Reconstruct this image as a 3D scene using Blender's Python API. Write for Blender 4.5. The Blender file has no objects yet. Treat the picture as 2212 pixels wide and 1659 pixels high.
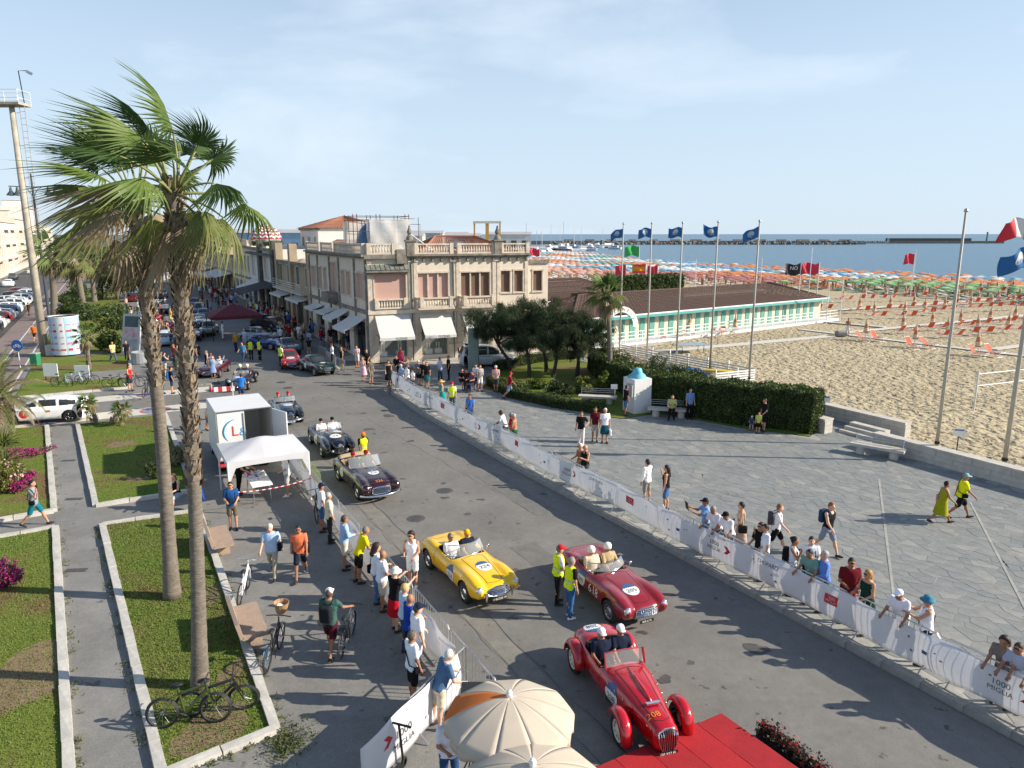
import bpy,bmesh,math,random
import numpy as np
from mathutils import Vector,Matrix,Euler
from mathutils.bvhtree import BVHTree
random.seed(11)
rng=np.random.default_rng(11)
R=math.radians
PI=math.pi
sc=bpy.context.scene
col=sc.collection
# ------------------------------------------------------------------ camera
CAM_H=10.2
PITCH=R(11.795)
FOC=1554.0
cam=bpy.data.cameras.new('camera')
cam.sensor_width=36.0
cam.lens=FOC/2211.0*36.0
cam.clip_start=0.2
cam.clip_end=30000
camo=bpy.data.objects.new('camera',cam)
camo.location=(0,0,CAM_H)
camo.rotation_euler=(PI/2-PITCH,0,0)
col.objects.link(camo)
sc.camera=camo
# ------------------------------------------------------------------ sky and sun
SUN_EL=R(28.0)
SUN_AZ=R(94.5)
w=bpy.data.worlds.new('World')
sc.world=w
w.use_nodes=True
nt=w.node_tree
nt.nodes.clear()
wo=nt.nodes.new('ShaderNodeOutputWorld')
bg=nt.nodes.new('ShaderNodeBackground')
sky=nt.nodes.new('ShaderNodeTexSky')
sky.sky_type='NISHITA'
sky.sun_disc=False
sky.sun_elevation=SUN_EL
sky.sun_rotation=SUN_AZ
sky.altitude=0
sky.air_density=1.0
sky.dust_density=0.3
sky.ozone_density=1.6
tc=nt.nodes.new('ShaderNodeTexCoord')
mp=nt.nodes.new('ShaderNodeMapping')
mp.inputs['Rotation'].default_value=(0,0,R(35))
mp.inputs['Location'].default_value=(4.7,0.4,0.3)
mp.inputs['Scale'].default_value=(1.0,1.9,4.2)
nz=nt.nodes.new('ShaderNodeTexNoise')
nz.inputs['Scale'].default_value=1.35
nz.inputs['Detail'].default_value=7
nz.inputs['Roughness'].default_value=0.56
nz.inputs['Distortion'].default_value=0.5
cr=nt.nodes.new('ShaderNodeValToRGB')
cr.color_ramp.elements[0].position=0.5
cr.color_ramp.elements[0].color=(0,0,0,1)
cr.color_ramp.elements[1].position=0.72
cr.color_ramp.elements[1].color=(0.7,0.7,0.7,1)
mx=nt.nodes.new('ShaderNodeMix')
mx.data_type='RGBA'
mx.inputs[7].default_value=(5.9,6.5,7.2,1)
nt.links.new(tc.outputs['Generated'],mp.inputs['Vector'])
nt.links.new(mp.outputs['Vector'],nz.inputs['Vector'])
nt.links.new(nz.outputs['Fac'],cr.inputs['Fac'])
nt.links.new(cr.outputs['Color'],mx.inputs[0])
sx=nt.nodes.new('ShaderNodeSeparateXYZ')
nt.links.new(tc.outputs['Generated'],sx.inputs[0])
hr=nt.nodes.new('ShaderNodeValToRGB')
hr.color_ramp.interpolation='EASE'
hr.color_ramp.elements[0].position=0.0
hr.color_ramp.elements[0].color=(0.9,0.9,0.9,1)
hr.color_ramp.elements[1].position=0.62
hr.color_ramp.elements[1].color=(0.0,0.0,0.0,1)
nt.links.new(sx.outputs['Z'],hr.inputs['Fac'])
hm=nt.nodes.new('ShaderNodeMix')
hm.data_type='RGBA'
hm.inputs[7].default_value=(4.05,4.95,5.9,1)
nt.links.new(hr.outputs['Color'],hm.inputs[0])
nt.links.new(sky.outputs['Color'],hm.inputs[6])
nt.links.new(hm.outputs[2],mx.inputs[6])
nt.links.new(mx.outputs[2],bg.inputs['Color'])
bg.inputs['Strength'].default_value=0.108
nt.links.new(bg.outputs['Background'],wo.inputs['Surface'])
sd=Vector((math.sin(SUN_AZ)*math.cos(SUN_EL),math.cos(SUN_AZ)*math.cos(SUN_EL),math.sin(SUN_EL)))
sl=bpy.data.lights.new('sun','SUN')
sl.energy=5.0
sl.angle=R(0.55)
sl.color=(1.0,0.9,0.76)
so=bpy.data.objects.new('sun',sl)
so.rotation_euler=sd.to_track_quat('Z','Y').to_euler()
so.location=(60,-20,60)
col.objects.link(so)
sc.render.engine='CYCLES'
sc.view_settings.view_transform='Standard'
sc.view_settings.look='None'
sc.view_settings.exposure=0.6
sc.view_settings.gamma=1.0
sc.cycles.use_denoising=True
sc.cycles.max_bounces=6
sc.cycles.diffuse_bounces=3
sc.cycles.glossy_bounces=3
sc.cycles.transmission_bounces=4
sc.cycles.transparent_max_bounces=12
sc.cycles.caustics_reflective=False
sc.cycles.caustics_refractive=False
# ------------------------------------------------------------------ helpers
def spot(x,y,z=0.0):
 """survey point of the photograph -> where it stands on the level z"""
 u=(x-1105.5)/FOC
 v=(y-829.5)/FOC
 dy=math.cos(PITCH)-v*math.sin(PITCH)
 dz=-math.sin(PITCH)-v*math.cos(PITCH)
 t=(z-CAM_H)/dz
 return Vector((u*t,dy*t,z))
def hgt(x,y,Y):
 """height and x of a surveyed point known to stand at distance Y"""
 u=(x-1105.5)/FOC
 v=(y-829.5)/FOC
 dy=math.cos(PITCH)-v*math.sin(PITCH)
 dz=-math.sin(PITCH)-v*math.cos(PITCH)
 t=Y/dy
 return Vector((u*t,Y,CAM_H+dz*t))
ST=R(29.0)
SV=Vector((-math.sin(ST),math.cos(ST),0))
RV=Vector((math.cos(ST),math.sin(ST),0))
def st(u,v,z=0.0):
 p=SV*u+RV*v
 return Vector((p.x,p.y,z))
def tag(o,label=None,cat=None,group=None,kind=None):
 if label:o['label']=label
 if cat:o['category']=cat
 if group:o['group']=group
 if kind:o['kind']=kind
 return o
def empty(name,loc=(0,0,0),rz=0.0,label=None,cat=None,group=None):
 o=bpy.data.objects.new(name,None)
 o.empty_display_size=0.3
 col.objects.link(o)
 o.location=loc
 o.rotation_euler=(0,0,rz)
 return tag(o,label,cat,group)
_mats={}
def M(name,c=(0.5,0.5,0.5),rough=0.6,var=0.12,scale=4.0,bump=0.0,metal=0.0,bscale=None,c2=None,spec=0.5,coat=0.0,trans=0.0,detail=4.0,alpha=1.0,subs=0.0,thresh=None,stretch=None,emit=0.0,bdist=0.02):
 if name in _mats:return _mats[name]
 m=bpy.data.materials.new(name)
 m.use_nodes=True
 nt=m.node_tree
 b=nt.nodes['Principled BSDF']
 b.inputs['Roughness'].default_value=rough
 b.inputs['Metallic'].default_value=metal
 b.inputs['Specular IOR Level'].default_value=spec
 if coat:b.inputs['Coat Weight'].default_value=coat;b.inputs['Coat Roughness'].default_value=0.06
 if trans:b.inputs['Transmission Weight'].default_value=trans
 if alpha<1:b.inputs['Alpha'].default_value=alpha
 if emit:b.inputs['Emission Color'].default_value=(*c,1);b.inputs['Emission Strength'].default_value=emit
 b.inputs['Base Color'].default_value=(*c,1)
 if var or bump or c2:
  t=nt.nodes.new('ShaderNodeTexCoord')
  src=t.outputs['Object']
  if stretch:
   q=nt.nodes.new('ShaderNodeMapping')
   q.inputs['Scale'].default_value=stretch
   nt.links.new(src,q.inputs['Vector']);src=q.outputs['Vector']
  n=nt.nodes.new('ShaderNodeTexNoise')
  n.inputs['Scale'].default_value=scale
  n.inputs['Detail'].default_value=detail
  n.inputs['Roughness'].default_value=0.62
  nt.links.new(src,n.inputs['Vector'])
  if var or c2:
   r=nt.nodes.new('ShaderNodeValToRGB')
   if c2 is None:
    lo=tuple(max(0,x*(1-var))for x in c);hi=tuple(min(1,x*(1+var))for x in c)
   else:lo,hi=c,c2
   a,z=thresh or(0.3,0.7)
   r.color_ramp.elements[0].position=a;r.color_ramp.elements[0].color=(*lo,1)
   r.color_ramp.elements[1].position=z;r.color_ramp.elements[1].color=(*hi,1)
   nt.links.new(n.outputs['Fac'],r.inputs['Fac'])
   nt.links.new(r.outputs['Color'],b.inputs['Base Color'])
  if bump:
   n2=nt.nodes.new('ShaderNodeTexNoise')
   n2.inputs['Scale'].default_value=bscale or scale*4
   n2.inputs['Detail'].default_value=3
   nt.links.new(src,n2.inputs['Vector'])
   bp=nt.nodes.new('ShaderNodeBump')
   bp.inputs['Strength'].default_value=bump
   bp.inputs['Distance'].default_value=bdist
   nt.links.new(n2.outputs['Fac'],bp.inputs['Height'])
   nt.links.new(bp.outputs['Normal'],b.inputs['Normal'])
 if subs:
  b.inputs['Subsurface Weight'].default_value=subs
 _mats[name]=m
 return m
def srgb(h):
 h=h.lstrip('#')
 out=[]
 for i in(0,2,4):
  x=int(h[i:i+2],16)/255
  out.append(x/12.92 if x<=0.04045 else((x+0.055)/1.055)**2.4)
 return tuple(out)
def cloth(h):
 return M('cloth '+h,srgb(h),0.85,0.10,9.0,0.25,spec=0.2)
def paint(h,rough=0.28,coat=0.6):
 return M('car paint '+h,srgb(h),rough,0.04,2.0,coat=coat)
def leafmat(name,c,c2,trans=0.35,scale=1.5,rough=0.55):
 if name in _mats:return _mats[name]
 m=bpy.data.materials.new(name);m.use_nodes=True
 nt=m.node_tree;b=nt.nodes['Principled BSDF'];out=nt.nodes['Material Output']
 b.inputs['Roughness'].default_value=rough;b.inputs['Specular IOR Level'].default_value=0.35
 t=nt.nodes.new('ShaderNodeTexCoord');n=nt.nodes.new('ShaderNodeTexNoise');n.inputs['Scale'].default_value=scale;n.inputs['Detail'].default_value=5
 r=nt.nodes.new('ShaderNodeValToRGB');r.color_ramp.elements[0].position=.33;r.color_ramp.elements[1].position=.67
 r.color_ramp.elements[0].color=(*c,1);r.color_ramp.elements[1].color=(*c2,1)
 nt.links.new(t.outputs['Object'],n.inputs['Vector']);nt.links.new(n.outputs['Fac'],r.inputs['Fac'])
 nt.links.new(r.outputs['Color'],b.inputs['Base Color'])
 tr=nt.nodes.new('ShaderNodeBsdfTranslucent');nt.links.new(r.outputs['Color'],tr.inputs['Color'])
 ms=nt.nodes.new('ShaderNodeMixShader');ms.inputs[0].default_value=trans
 nt.links.new(b.outputs[0],ms.inputs[1]);nt.links.new(tr.outputs[0],ms.inputs[2]);nt.links.new(ms.outputs[0],out.inputs['Surface'])
 _mats[name]=m;return m
class MB:
 def __init__(s):s.v=[];s.f=[];s.mi=[];s.cur=0;s.smooth=False;s.sm=[]
 def add(s,vs,fs):
  k=len(s.v)
  s.v.extend([tuple(p)for p in vs])
  for f in fs:
   s.f.append(tuple(k+i for i in f));s.mi.append(s.cur);s.sm.append(s.smooth)
  return s
 def box(s,c,d,rot=None,taper=1.0):
  x,y,z=d[0]/2,d[1]/2,d[2]/2
  t=taper
  vs=[Vector(p)for p in((-x,-y,-z),(x,-y,-z),(x,y,-z),(-x,y,-z),(-x*t,-y*t,z),(x*t,-y*t,z),(x*t,y*t,z),(-x*t,y*t,z))]
  if rot is not None:
   rm=rot if isinstance(rot,Matrix)else Euler(rot).to_matrix()
   vs=[rm@p for p in vs]
  c=Vector(c)
  return s.add([p+c for p in vs],[(0,3,2,1),(4,5,6,7),(0,1,5,4),(1,2,6,5),(2,3,7,6),(3,0,4,7)])
 def box2(s,a,b):
  return s.box([(a[i]+b[i])/2 for i in range(3)],[abs(b[i]-a[i])for i in range(3)])
 def tube(s,pts,rs,n=8,cap=True):
  pts=[Vector(p)for p in pts]
  if not hasattr(rs,'__len__'):rs=[rs]*len(pts)
  k=len(pts);vs=[];fs=[]
  up=Vector((0.0,0.0,1.0))
  prev=None
  for i,p in enumerate(pts):
   t=(pts[min(i+1,k-1)]-pts[max(i-1,0)])
   if t.length<1e-9:t=Vector((0,0,1))
   t.normalize()
   if prev is None:
    a=t.orthogonal().normalized()if abs(t.dot(up))>0.95 else t.cross(up).normalized()
   else:
    a=(prev-t*prev.dot(t))
    a=a.normalized()if a.length>1e-6 else t.orthogonal().normalized()
   prev=a
   b=t.cross(a)
   for j in range(n):
    w_=2*PI*j/n
    vs.append(p+(a*math.cos(w_)+b*math.sin(w_))*rs[i])
  for i in range(k-1):
   for j in range(n):
    j2=(j+1)%n
    fs.append((i*n+j,i*n+j2,(i+1)*n+j2,(i+1)*n+j))
  if cap:
   fs.append(tuple(range(n-1,-1,-1)));fs.append(tuple((k-1)*n+j for j in range(n)))
  return s.add(vs,fs)
 def lathe(s,prof,n=16,c=(0,0,0),rot=None,ang=2*PI):
  full=abs(ang-2*PI)<1e-6
  cols=n if full else n+1
  vs=[];fs=[]
  rm=None if rot is None else Euler(rot).to_matrix()
  for r,z in prof:
   for j in range(cols):
    w_=ang*j/n
    p=Vector((r*math.cos(w_),r*math.sin(w_),z))
    if rm is not None:p=rm@p
    vs.append(p+Vector(c))
  for i in range(len(prof)-1):
   for j in range(n):
    j2=(j+1)%cols
    fs.append((i*cols+j,i*cols+j2,(i+1)*cols+j2,(i+1)*cols+j))
  return s.add(vs,fs)
 def prism(s,poly,z0,z1,bottom=False):
  n=len(poly)
  if sum(poly[i][0]*poly[(i+1)%n][1]-poly[(i+1)%n][0]*poly[i][1]for i in range(n))<0:poly=poly[::-1]
  vs=[(p[0],p[1],z0)for p in poly]+[(p[0],p[1],z1)for p in poly]
  fs=[tuple(range(n,2*n))]+[(i,(i+1)%n,n+(i+1)%n,n+i)for i in range(n)]
  if bottom:fs.append(tuple(range(n-1,-1,-1)))
  return s.add(vs,fs)
 def quad(s,a,b,c,d):return s.add([a,b,c,d],[(0,1,2,3)])
 def ball(s,c,r,n=10,m=6):
  if not hasattr(r,'__len__'):r=(r,r,r)
  vs=[];fs=[]
  for i in range(m+1):
   ph=PI*i/m
   for j in range(n):
    w_=2*PI*j/n
    vs.append((c[0]+r[0]*math.sin(ph)*math.cos(w_),c[1]+r[1]*math.sin(ph)*math.sin(w_),c[2]-r[2]*math.cos(ph)))
  for i in range(m):
   for j in range(n):
    j2=(j+1)%n
    fs.append((i*n+j,i*n+j2,(i+1)*n+j2,(i+1)*n+j))
  return s.add(vs,fs)
 def grid(s,fn,nu,nv,closed_u=False):
  vs=[fn(i/nu,j/nv)for i in range(nu+1)for j in range(nv+1)]
  fs=[(i*(nv+1)+j,(i+1)*(nv+1)+j,(i+1)*(nv+1)+j+1,i*(nv+1)+j+1)for i in range(nu)for j in range(nv)]
  return s.add(vs,fs)
 def mesh(s,name):
  me=bpy.data.meshes.new(name)
  me.from_pydata(s.v,[],s.f)
  if any(s.mi):me.polygons.foreach_set('material_index',s.mi)
  if any(s.sm):me.polygons.foreach_set('use_smooth',s.sm)
  me.update()
  return me
 def build(s,name,mat,parent=None,loc=None,rot=None,smooth=False,bevel=0.0):
  me=s.mesh(name)
  for m in(mat if isinstance(mat,(list,tuple))else[mat]):me.materials.append(m)
  if smooth:me.polygons.foreach_set('use_smooth',[True]*len(me.polygons))
  return link(name,me,parent,loc,rot)
def link(name,me,parent=None,loc=None,rot=None):
 o=bpy.data.objects.new(name,me)
 col.objects.link(o)
 if parent:o.parent=parent
 if loc is not None:o.location=loc
 if rot is not None:o.rotation_euler=rot
 return o
def child_map():
 d={}
 for o in bpy.data.objects:
  if o.parent:d.setdefault(o.parent.name,[]).append(o)
 return d
def copy_tree(o,parent=None,kids=None):
 kids=kids if kids is not None else child_map()
 c=o.copy();col.objects.link(c);c.parent=parent
 for ch in kids.get(o.name,[]):copy_tree(ch,c,kids)
 return c
def solid(o,t,offset=0):
 m=o.modifiers.new('thickness','SOLIDIFY');m.thickness=t;m.offset=offset
 return o
def npmesh(name,V,F,mats,mi=None,smooth=True,normals=None):
 me=bpy.data.meshes.new(name)
 V=np.asarray(V,dtype=np.float32);F=np.asarray(F,dtype=np.int32)
 k=F.shape[1]
 me.vertices.add(len(V));me.vertices.foreach_set('co',V.ravel())
 me.loops.add(F.size);me.loops.foreach_set('vertex_index',F.ravel())
 me.polygons.add(len(F))
 me.polygons.foreach_set('loop_start',np.arange(0,F.size,k,dtype=np.int32))
 me.polygons.foreach_set('loop_total',np.full(len(F),k,dtype=np.int32))
 for m in(mats if isinstance(mats,(list,tuple))else[mats]):me.materials.append(m)
 if mi is not None:me.polygons.foreach_set('material_index',np.asarray(mi,dtype=np.int32))
 if smooth:me.polygons.foreach_set('use_smooth',np.ones(len(F),dtype=bool))
 me.update(calc_edges=True)
 if normals is not None:
  me.normals_split_custom_set_from_vertices(normals.astype(np.float32).tolist())
 return me
def text_mesh(s,size=1.0,extrude=0.0,align='CENTER'):
 cu=bpy.data.curves.new('lettering','FONT')
 cu.body=s;cu.size=size;cu.extrude=extrude
 cu.align_x=align;cu.align_y='CENTER'
 cu.resolution_u=2
 ob=bpy.data.objects.new('lettering',cu)
 col.objects.link(ob)
 bpy.context.view_layer.update()
 me=bpy.data.meshes.new_from_object(ob.evaluated_get(bpy.context.evaluated_depsgraph_get()))
 bpy.data.objects.remove(ob);bpy.data.curves.remove(cu)
 return me
def lettering(s,size,mat,parent,loc,rot,name='lettering',extrude=0.002):
 me=text_mesh(s,size,extrude)
 me.materials.clear();me.materials.append(mat)
 return link(name,me,parent,loc,rot)
def surface_nets(fn,lo,hi,h):
 n=[max(4,int(math.ceil((hi[i]-lo[i])/h))+1)for i in range(3)]
 ax=[(lo[i]+h*np.arange(n[i])).astype(np.float32)for i in range(3)]
 V=fn(ax[0][:,None,None],ax[1][None,:,None],ax[2][None,None,:])
 V=np.broadcast_to(V,n)
 S=V<0
 c=np.zeros((n[0]-1,n[1]-1,n[2]-1),np.int8)
 co=[(a,b,d)for a in(0,1)for b in(0,1)for d in(0,1)]
 for a,b,d in co:c+=S[a:n[0]-1+a,b:n[1]-1+b,d:n[2]-1+d]
 act=(c>0)&(c<8)
 idx=np.full(act.shape,-1,np.int32)
 I,J,K=np.nonzero(act)
 N=len(I);idx[I,J,K]=np.arange(N)
 acc=np.zeros((N,3));cnt=np.zeros(N)
 for p in co:
  for axn in range(3):
   if p[axn]:continue
   q=list(p);q[axn]=1
   va=V[I+p[0],J+p[1],K+p[2]];vb=V[I+q[0],J+q[1],K+q[2]]
   m=(va<0)!=(vb<0)
   t=va[m]/(va[m]-vb[m])
   e=np.tile(np.array(p,float),(m.sum(),1));e[:,axn]+=t
   acc[m]+=e;cnt[m]+=1
 P=np.array(lo)+h*(np.stack([I,J,K],1)+acc/cnt[:,None])
 Q=[]
 for axn in range(3):
  s0=[slice(None)]*3;s1=[slice(None)]*3
  s0[axn]=slice(0,n[axn]-1);s1[axn]=slice(1,n[axn])
  d=S[tuple(s0)]!=S[tuple(s1)]
  b,c_=[(1,2),(2,0),(0,1)][axn]
  E=np.nonzero(d)
  E=np.stack(E,1)
  ok=(E[:,b]>0)&(E[:,c_]>0)&(E[:,b]<n[b]-1)&(E[:,c_]<n[c_]-1)
  E=E[ok]
  inside=S[E[:,0],E[:,1],E[:,2]]
  def cell(db,dc):
   T=E.copy();T[:,b]-=db;T[:,c_]-=dc
   return idx[T[:,0],T[:,1],T[:,2]]
  q=np.stack([cell(1,1),cell(0,1),cell(0,0),cell(1,0)],1)
  q[~inside]=q[~inside][:,::-1]
  Q.append(q)
 Q=np.concatenate(Q)
 Q=Q[(Q>=0).all(1)]
 return P,Q
def grad(fn,P,e=0.004):
 g=np.zeros_like(P)
 for i in range(3):
  d=np.zeros(3);d[i]=e
  a=P+d;b=P-d
  g[:,i]=(fn(a[:,0],a[:,1],a[:,2])-fn(b[:,0],b[:,1],b[:,2]))/(2*e)
 return g
def polish(fn,P,steps=2,lim=0.02):
 for _ in range(steps):
  f=fn(P[:,0],P[:,1],P[:,2]);g=grad(fn,P)
  l=np.maximum((g*g).sum(1),0.05)
  d=(f/l)[:,None]*g
  m=np.linalg.norm(d,axis=1,keepdims=True)
  P=P-d*np.minimum(1,lim/np.maximum(m,1e-9))
 g=grad(fn,P)
 return P,g/np.maximum(np.linalg.norm(g,axis=1,keepdims=True),1e-6)
def smin(a,b,k):
 h=np.maximum(k-np.abs(a-b),0)/k
 return np.minimum(a,b)-h*h*k*0.25
def smax(a,b,k):return-smin(-a,-b,k)
def s_cone(x,y,z,a,b,r1,r2):
 bx,by,bz=b[0]-a[0],b[1]-a[1],b[2]-a[2]
 l=bx*bx+by*by+bz*bz+1e-9
 t=np.clip(((x-a[0])*bx+(y-a[1])*by+(z-a[2])*bz)/l,0,1)
 return np.sqrt((x-a[0]-t*bx)**2+(y-a[1]-t*by)**2+(z-a[2]-t*bz)**2)-(r1+(r2-r1)*t)
def s_ell(x,y,z,c,r):
 k0=np.sqrt(((x-c[0])/r[0])**2+((y-c[1])/r[1])**2+((z-c[2])/r[2])**2)
 return(k0-1)*min(r)
def s_box(x,y,z,c,b,r=0.02):
 qx=np.abs(x-c[0])-b[0]+r;qy=np.abs(y-c[1])-b[1]+r;qz=np.abs(z-c[2])-b[2]+r
 return np.sqrt(np.maximum(qx,0)**2+np.maximum(qy,0)**2+np.maximum(qz,0)**2)+np.minimum(np.maximum(qx,np.maximum(qy,qz)),0)-r
def chrome():return M('chrome',(0.75,0.76,0.78),0.12,0.0,metal=1.0)
def steel():return M('galvanised steel',(0.45,0.46,0.47),0.4,0.12,6,metal=0.85)
def black():return M('black rubber',(0.015,0.015,0.016),0.6,0.1)
def glass():return M('clear glass',(0.75,0.8,0.8),0.04,0.0,alpha=0.28,spec=0.8)
# ================================================================== ground, road, paving
def asphalt_mat(name,a,b,spots,sc1=0.35):
 m=bpy.data.materials.new(name);m.use_nodes=True
 nt=m.node_tree;bs=nt.nodes['Principled BSDF']
 bs.inputs['Roughness'].default_value=0.85;bs.inputs['Specular IOR Level'].default_value=0.3
 t=nt.nodes.new('ShaderNodeTexCoord')
 def noise(s,d=5,r=0.6):
  n=nt.nodes.new('ShaderNodeTexNoise');n.inputs['Scale'].default_value=s
  n.inputs['Detail'].default_value=d;n.inputs['Roughness'].default_value=r
  nt.links.new(t.outputs['Object'],n.inputs['Vector']);return n
 def ramp(n,p0,c0,p1,c1):
  r=nt.nodes.new('ShaderNodeValToRGB')
  r.color_ramp.elements[0].position=p0;r.color_ramp.elements[0].color=(*c0,1)
  r.color_ramp.elements[1].position=p1;r.color_ramp.elements[1].color=(*c1,1)
  nt.links.new(n.outputs['Fac'],r.inputs['Fac']);return r
 def mix(kind,f,A,B):
  x=nt.nodes.new('ShaderNodeMix');x.data_type='RGBA';x.blend_type=kind
  x.inputs[0].default_value=f
  nt.links.new(A,x.inputs[6]);nt.links.new(B,x.inputs[7]);return x.outputs[2]
 big=ramp(noise(sc1,6,0.65),0.32,a,0.68,b)
 fine=ramp(noise(45,3,0.7),0.3,(0.72,0.72,0.72),0.7,(1.2,1.2,1.2))
 st1=ramp(noise(2.2,3,0.5),spots,(0.42,0.41,0.40),spots+0.035,(1,1,1))
 mid=ramp(noise(3.5,6,0.75),0.3,(0.86,0.86,0.86),0.7,(1.1,1.1,1.1))
 c=mix('MULTIPLY',1.0,big.outputs['Color'],fine.outputs['Color'])
 c=mix('MULTIPLY',1.0,c,mid.outputs['Color'])
 c=mix('MULTIPLY',0.8,c,st1.outputs['Color'])
 nt.links.new(c,bs.inputs['Base Color'])
 bp=nt.nodes.new('ShaderNodeBump');bp.inputs['Strength'].default_value=0.5;bp.inputs['Distance'].default_value=0.01
 nt.links.new(noise(70,2).outputs['Fac'],bp.inputs['Height']);nt.links.new(bp.outputs['Normal'],bs.inputs['Normal'])
 return m
ROAD=asphalt_mat('worn asphalt',(0.168,0.162,0.149),(0.228,0.219,0.2),0.305)
PAVE=asphalt_mat('promenade asphalt',(0.19,0.185,0.172),(0.255,0.247,0.23),0.285)
PATH=asphalt_mat('path asphalt',(0.19,0.187,0.176),(0.27,0.263,0.246),0.29)
DARKROAD=asphalt_mat('boulevard asphalt',(0.075,0.075,0.078),(0.11,0.11,0.112),0.26)
MARBLE=M('white kerb stone',(0.52,0.50,0.45),0.7,0.2,3.0,0.3,detail=6)
WHITE=M('white paint',(0.78,0.78,0.76),0.5,0.05)
ROADWHITE=M('road paint',(0.6,0.59,0.56),0.7,0.25,6)
def sheet(name,poly,z,mat,kind='structure',depth=0.0):
 mb=MB()
 pts=[(p[0],p[1])for p in poly]
 if depth:mb.prism(pts,z-depth,z)
 else:
  n=len(pts)
  if sum(pts[i][0]*pts[(i+1)%n][1]-pts[(i+1)%n][0]*pts[i][1]for i in range(n))<0:pts=pts[::-1]
  mb.add([(p[0],p[1],z)for p in pts],[tuple(range(n))])
 return tag(mb.build(name,mat),kind=kind)
def strip(u0,u1,v0,v1):return[st(u0,v0),st(u0,v1),st(u1,v1),st(u1,v0)]
sheet('ground',[(-9000,-300),(9000,-300),(9000,9000),(-9000,9000)],-3.0,M('far ground',(0.12,0.11,0.09),0.9,0.2,0.01))
sheet('land',[st(-40,-120),st(-40,40),st(60,60),st(420,60),st(700,100),st(700,-200),st(300,-200)],-0.10,M('town ground',(0.2,0.19,0.17),0.9,0.2,0.1))
sheet('road',[st(-14,6),st(-14,15.6),st(16,15.12),st(27,14.8),st(38,14.85),st(44,15.3),st(48,16.8),st(51,20),st(51.6,44),st(55.4,44),st(56,21),st(58,15.6),st(330,15.2),st(330,6),st(52.5,6),st(52.5,-24),st(44.8,-24),st(44.8,6)],0.0,ROAD)
sheet('boulevard',strip(-20,430,-20.6,-16),0.004,DARKROAD)
sheet('parking_lane',strip(55,430,-16,-10),0.0,DARKROAD)
sheet('sidewalk',strip(50,430,-23,-20.6),0.12,PAVE,depth=0.2)
sheet('sidewalk',[st(58.6,15.6),st(58.6,21.5),st(330,21.5),st(330,15.2)],0.12,PAVE,depth=0.2)
sheet('promenade',[st(-14,5.98),st(44.4,5.98),st(44.8,4.6),st(44.8,-30),st(-14,-30)],0.10,PAVE,depth=0.2)
sheet('promenade',[st(330,5.98),st(53,5.98),st(52.5,4.6),st(52.5,-6.2),st(330,-6.2)],0.10,PAVE,depth=0.2)
bk=sheet('bicycle_path',strip(52.5,330,-10,-6.2),0.1,asphalt_mat('red bicycle path',(0.2,0.155,0.14),(0.25,0.2,0.185),0.2),depth=0.2)
for v_ in(-8.2,-6.5):
 sheet('path_line',strip(53,200,v_,v_+0.12),0.104,ROADWHITE)
sheet('gutter_strip',[st(6,7.55),st(6,8.1),st(30,8.0),st(30,7.45)],0.004,asphalt_mat('gutter concrete',(0.18,0.17,0.148),(0.245,0.23,0.2),0.3,1.5))
for(u0,v0,u1,v1,wd)in((6,8.14,30,8.04,0.035),(31,7.9,44,7.7,0.02),(22,12.9,46,11.4,0.018),(6,7.5,26,7.4,0.015)):
 mb=MB();n=40
 pts=[]
 for i in range(n+1):
  t=i/n;k=0.04*math.sin(i*1.7)+random.uniform(-.02,.02)
  pts.append(st(u0+(u1-u0)*t,v0+(v1-v0)*t+k,0.008))
 for i in range(n):
  o_=RV*wd*random.uniform(.4,1)
  mb.quad(pts[i],pts[i]+o_,pts[i+1]+o_,pts[i+1])
 tag(mb.build('road_crack',M('tar seam',(0.12,0.115,0.105),0.9,0.2)),kind='structure')
MANH=M('manhole iron',(0.10,0.098,0.095),0.6,0.2,14,0.4,metal=0.3)
for i,(x,y)in enumerate(((898,1120),(960,1060),(622,838),(607,826),(705,810))):
 p=spot(x,y)
 mb=MB();mb.lathe([(0.0,0.012),(0.26,0.012),(0.27,0.008),(0.33,0.008),(0.34,0.002)],20)
 for k in range(-2,3):mb.box((0,k*0.09,0.014),(0.4-abs(k)*0.06,0.02,0.006))
 tag(mb.build('manhole_cover',MANH,loc=p),'round iron manhole cover set in the asphalt road','manhole','manhole covers in the road')
wht=M('pale crossing paint',(0.55,0.52,0.45),0.8,0.15,4)
for k,(u0,u1)in enumerate(((45.4,47.2),(50.3,52.0))):
 sheet('crossing_panel',[st(u0,-9),st(u0,5),st(u1,5.2),st(u1,-9)],0.108 if False else 0.008,wht)
 for v_ in(-3.6,1.6):
  c=st((u0+u1)/2,v_)
  for r_,z,mt in((0.85,0.013,M('faded red paint',(0.42,0.16,0.13),0.8,0.2,5)),(0.68,0.018,M('faded blue paint',(0.16,0.24,0.36),0.8,0.2,5))):
   sheet('crossing_disc',[(c.x+r_*math.cos(a*PI/12),c.y+r_*math.sin(a*PI/12))for a in range(24)],z,mt)
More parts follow.
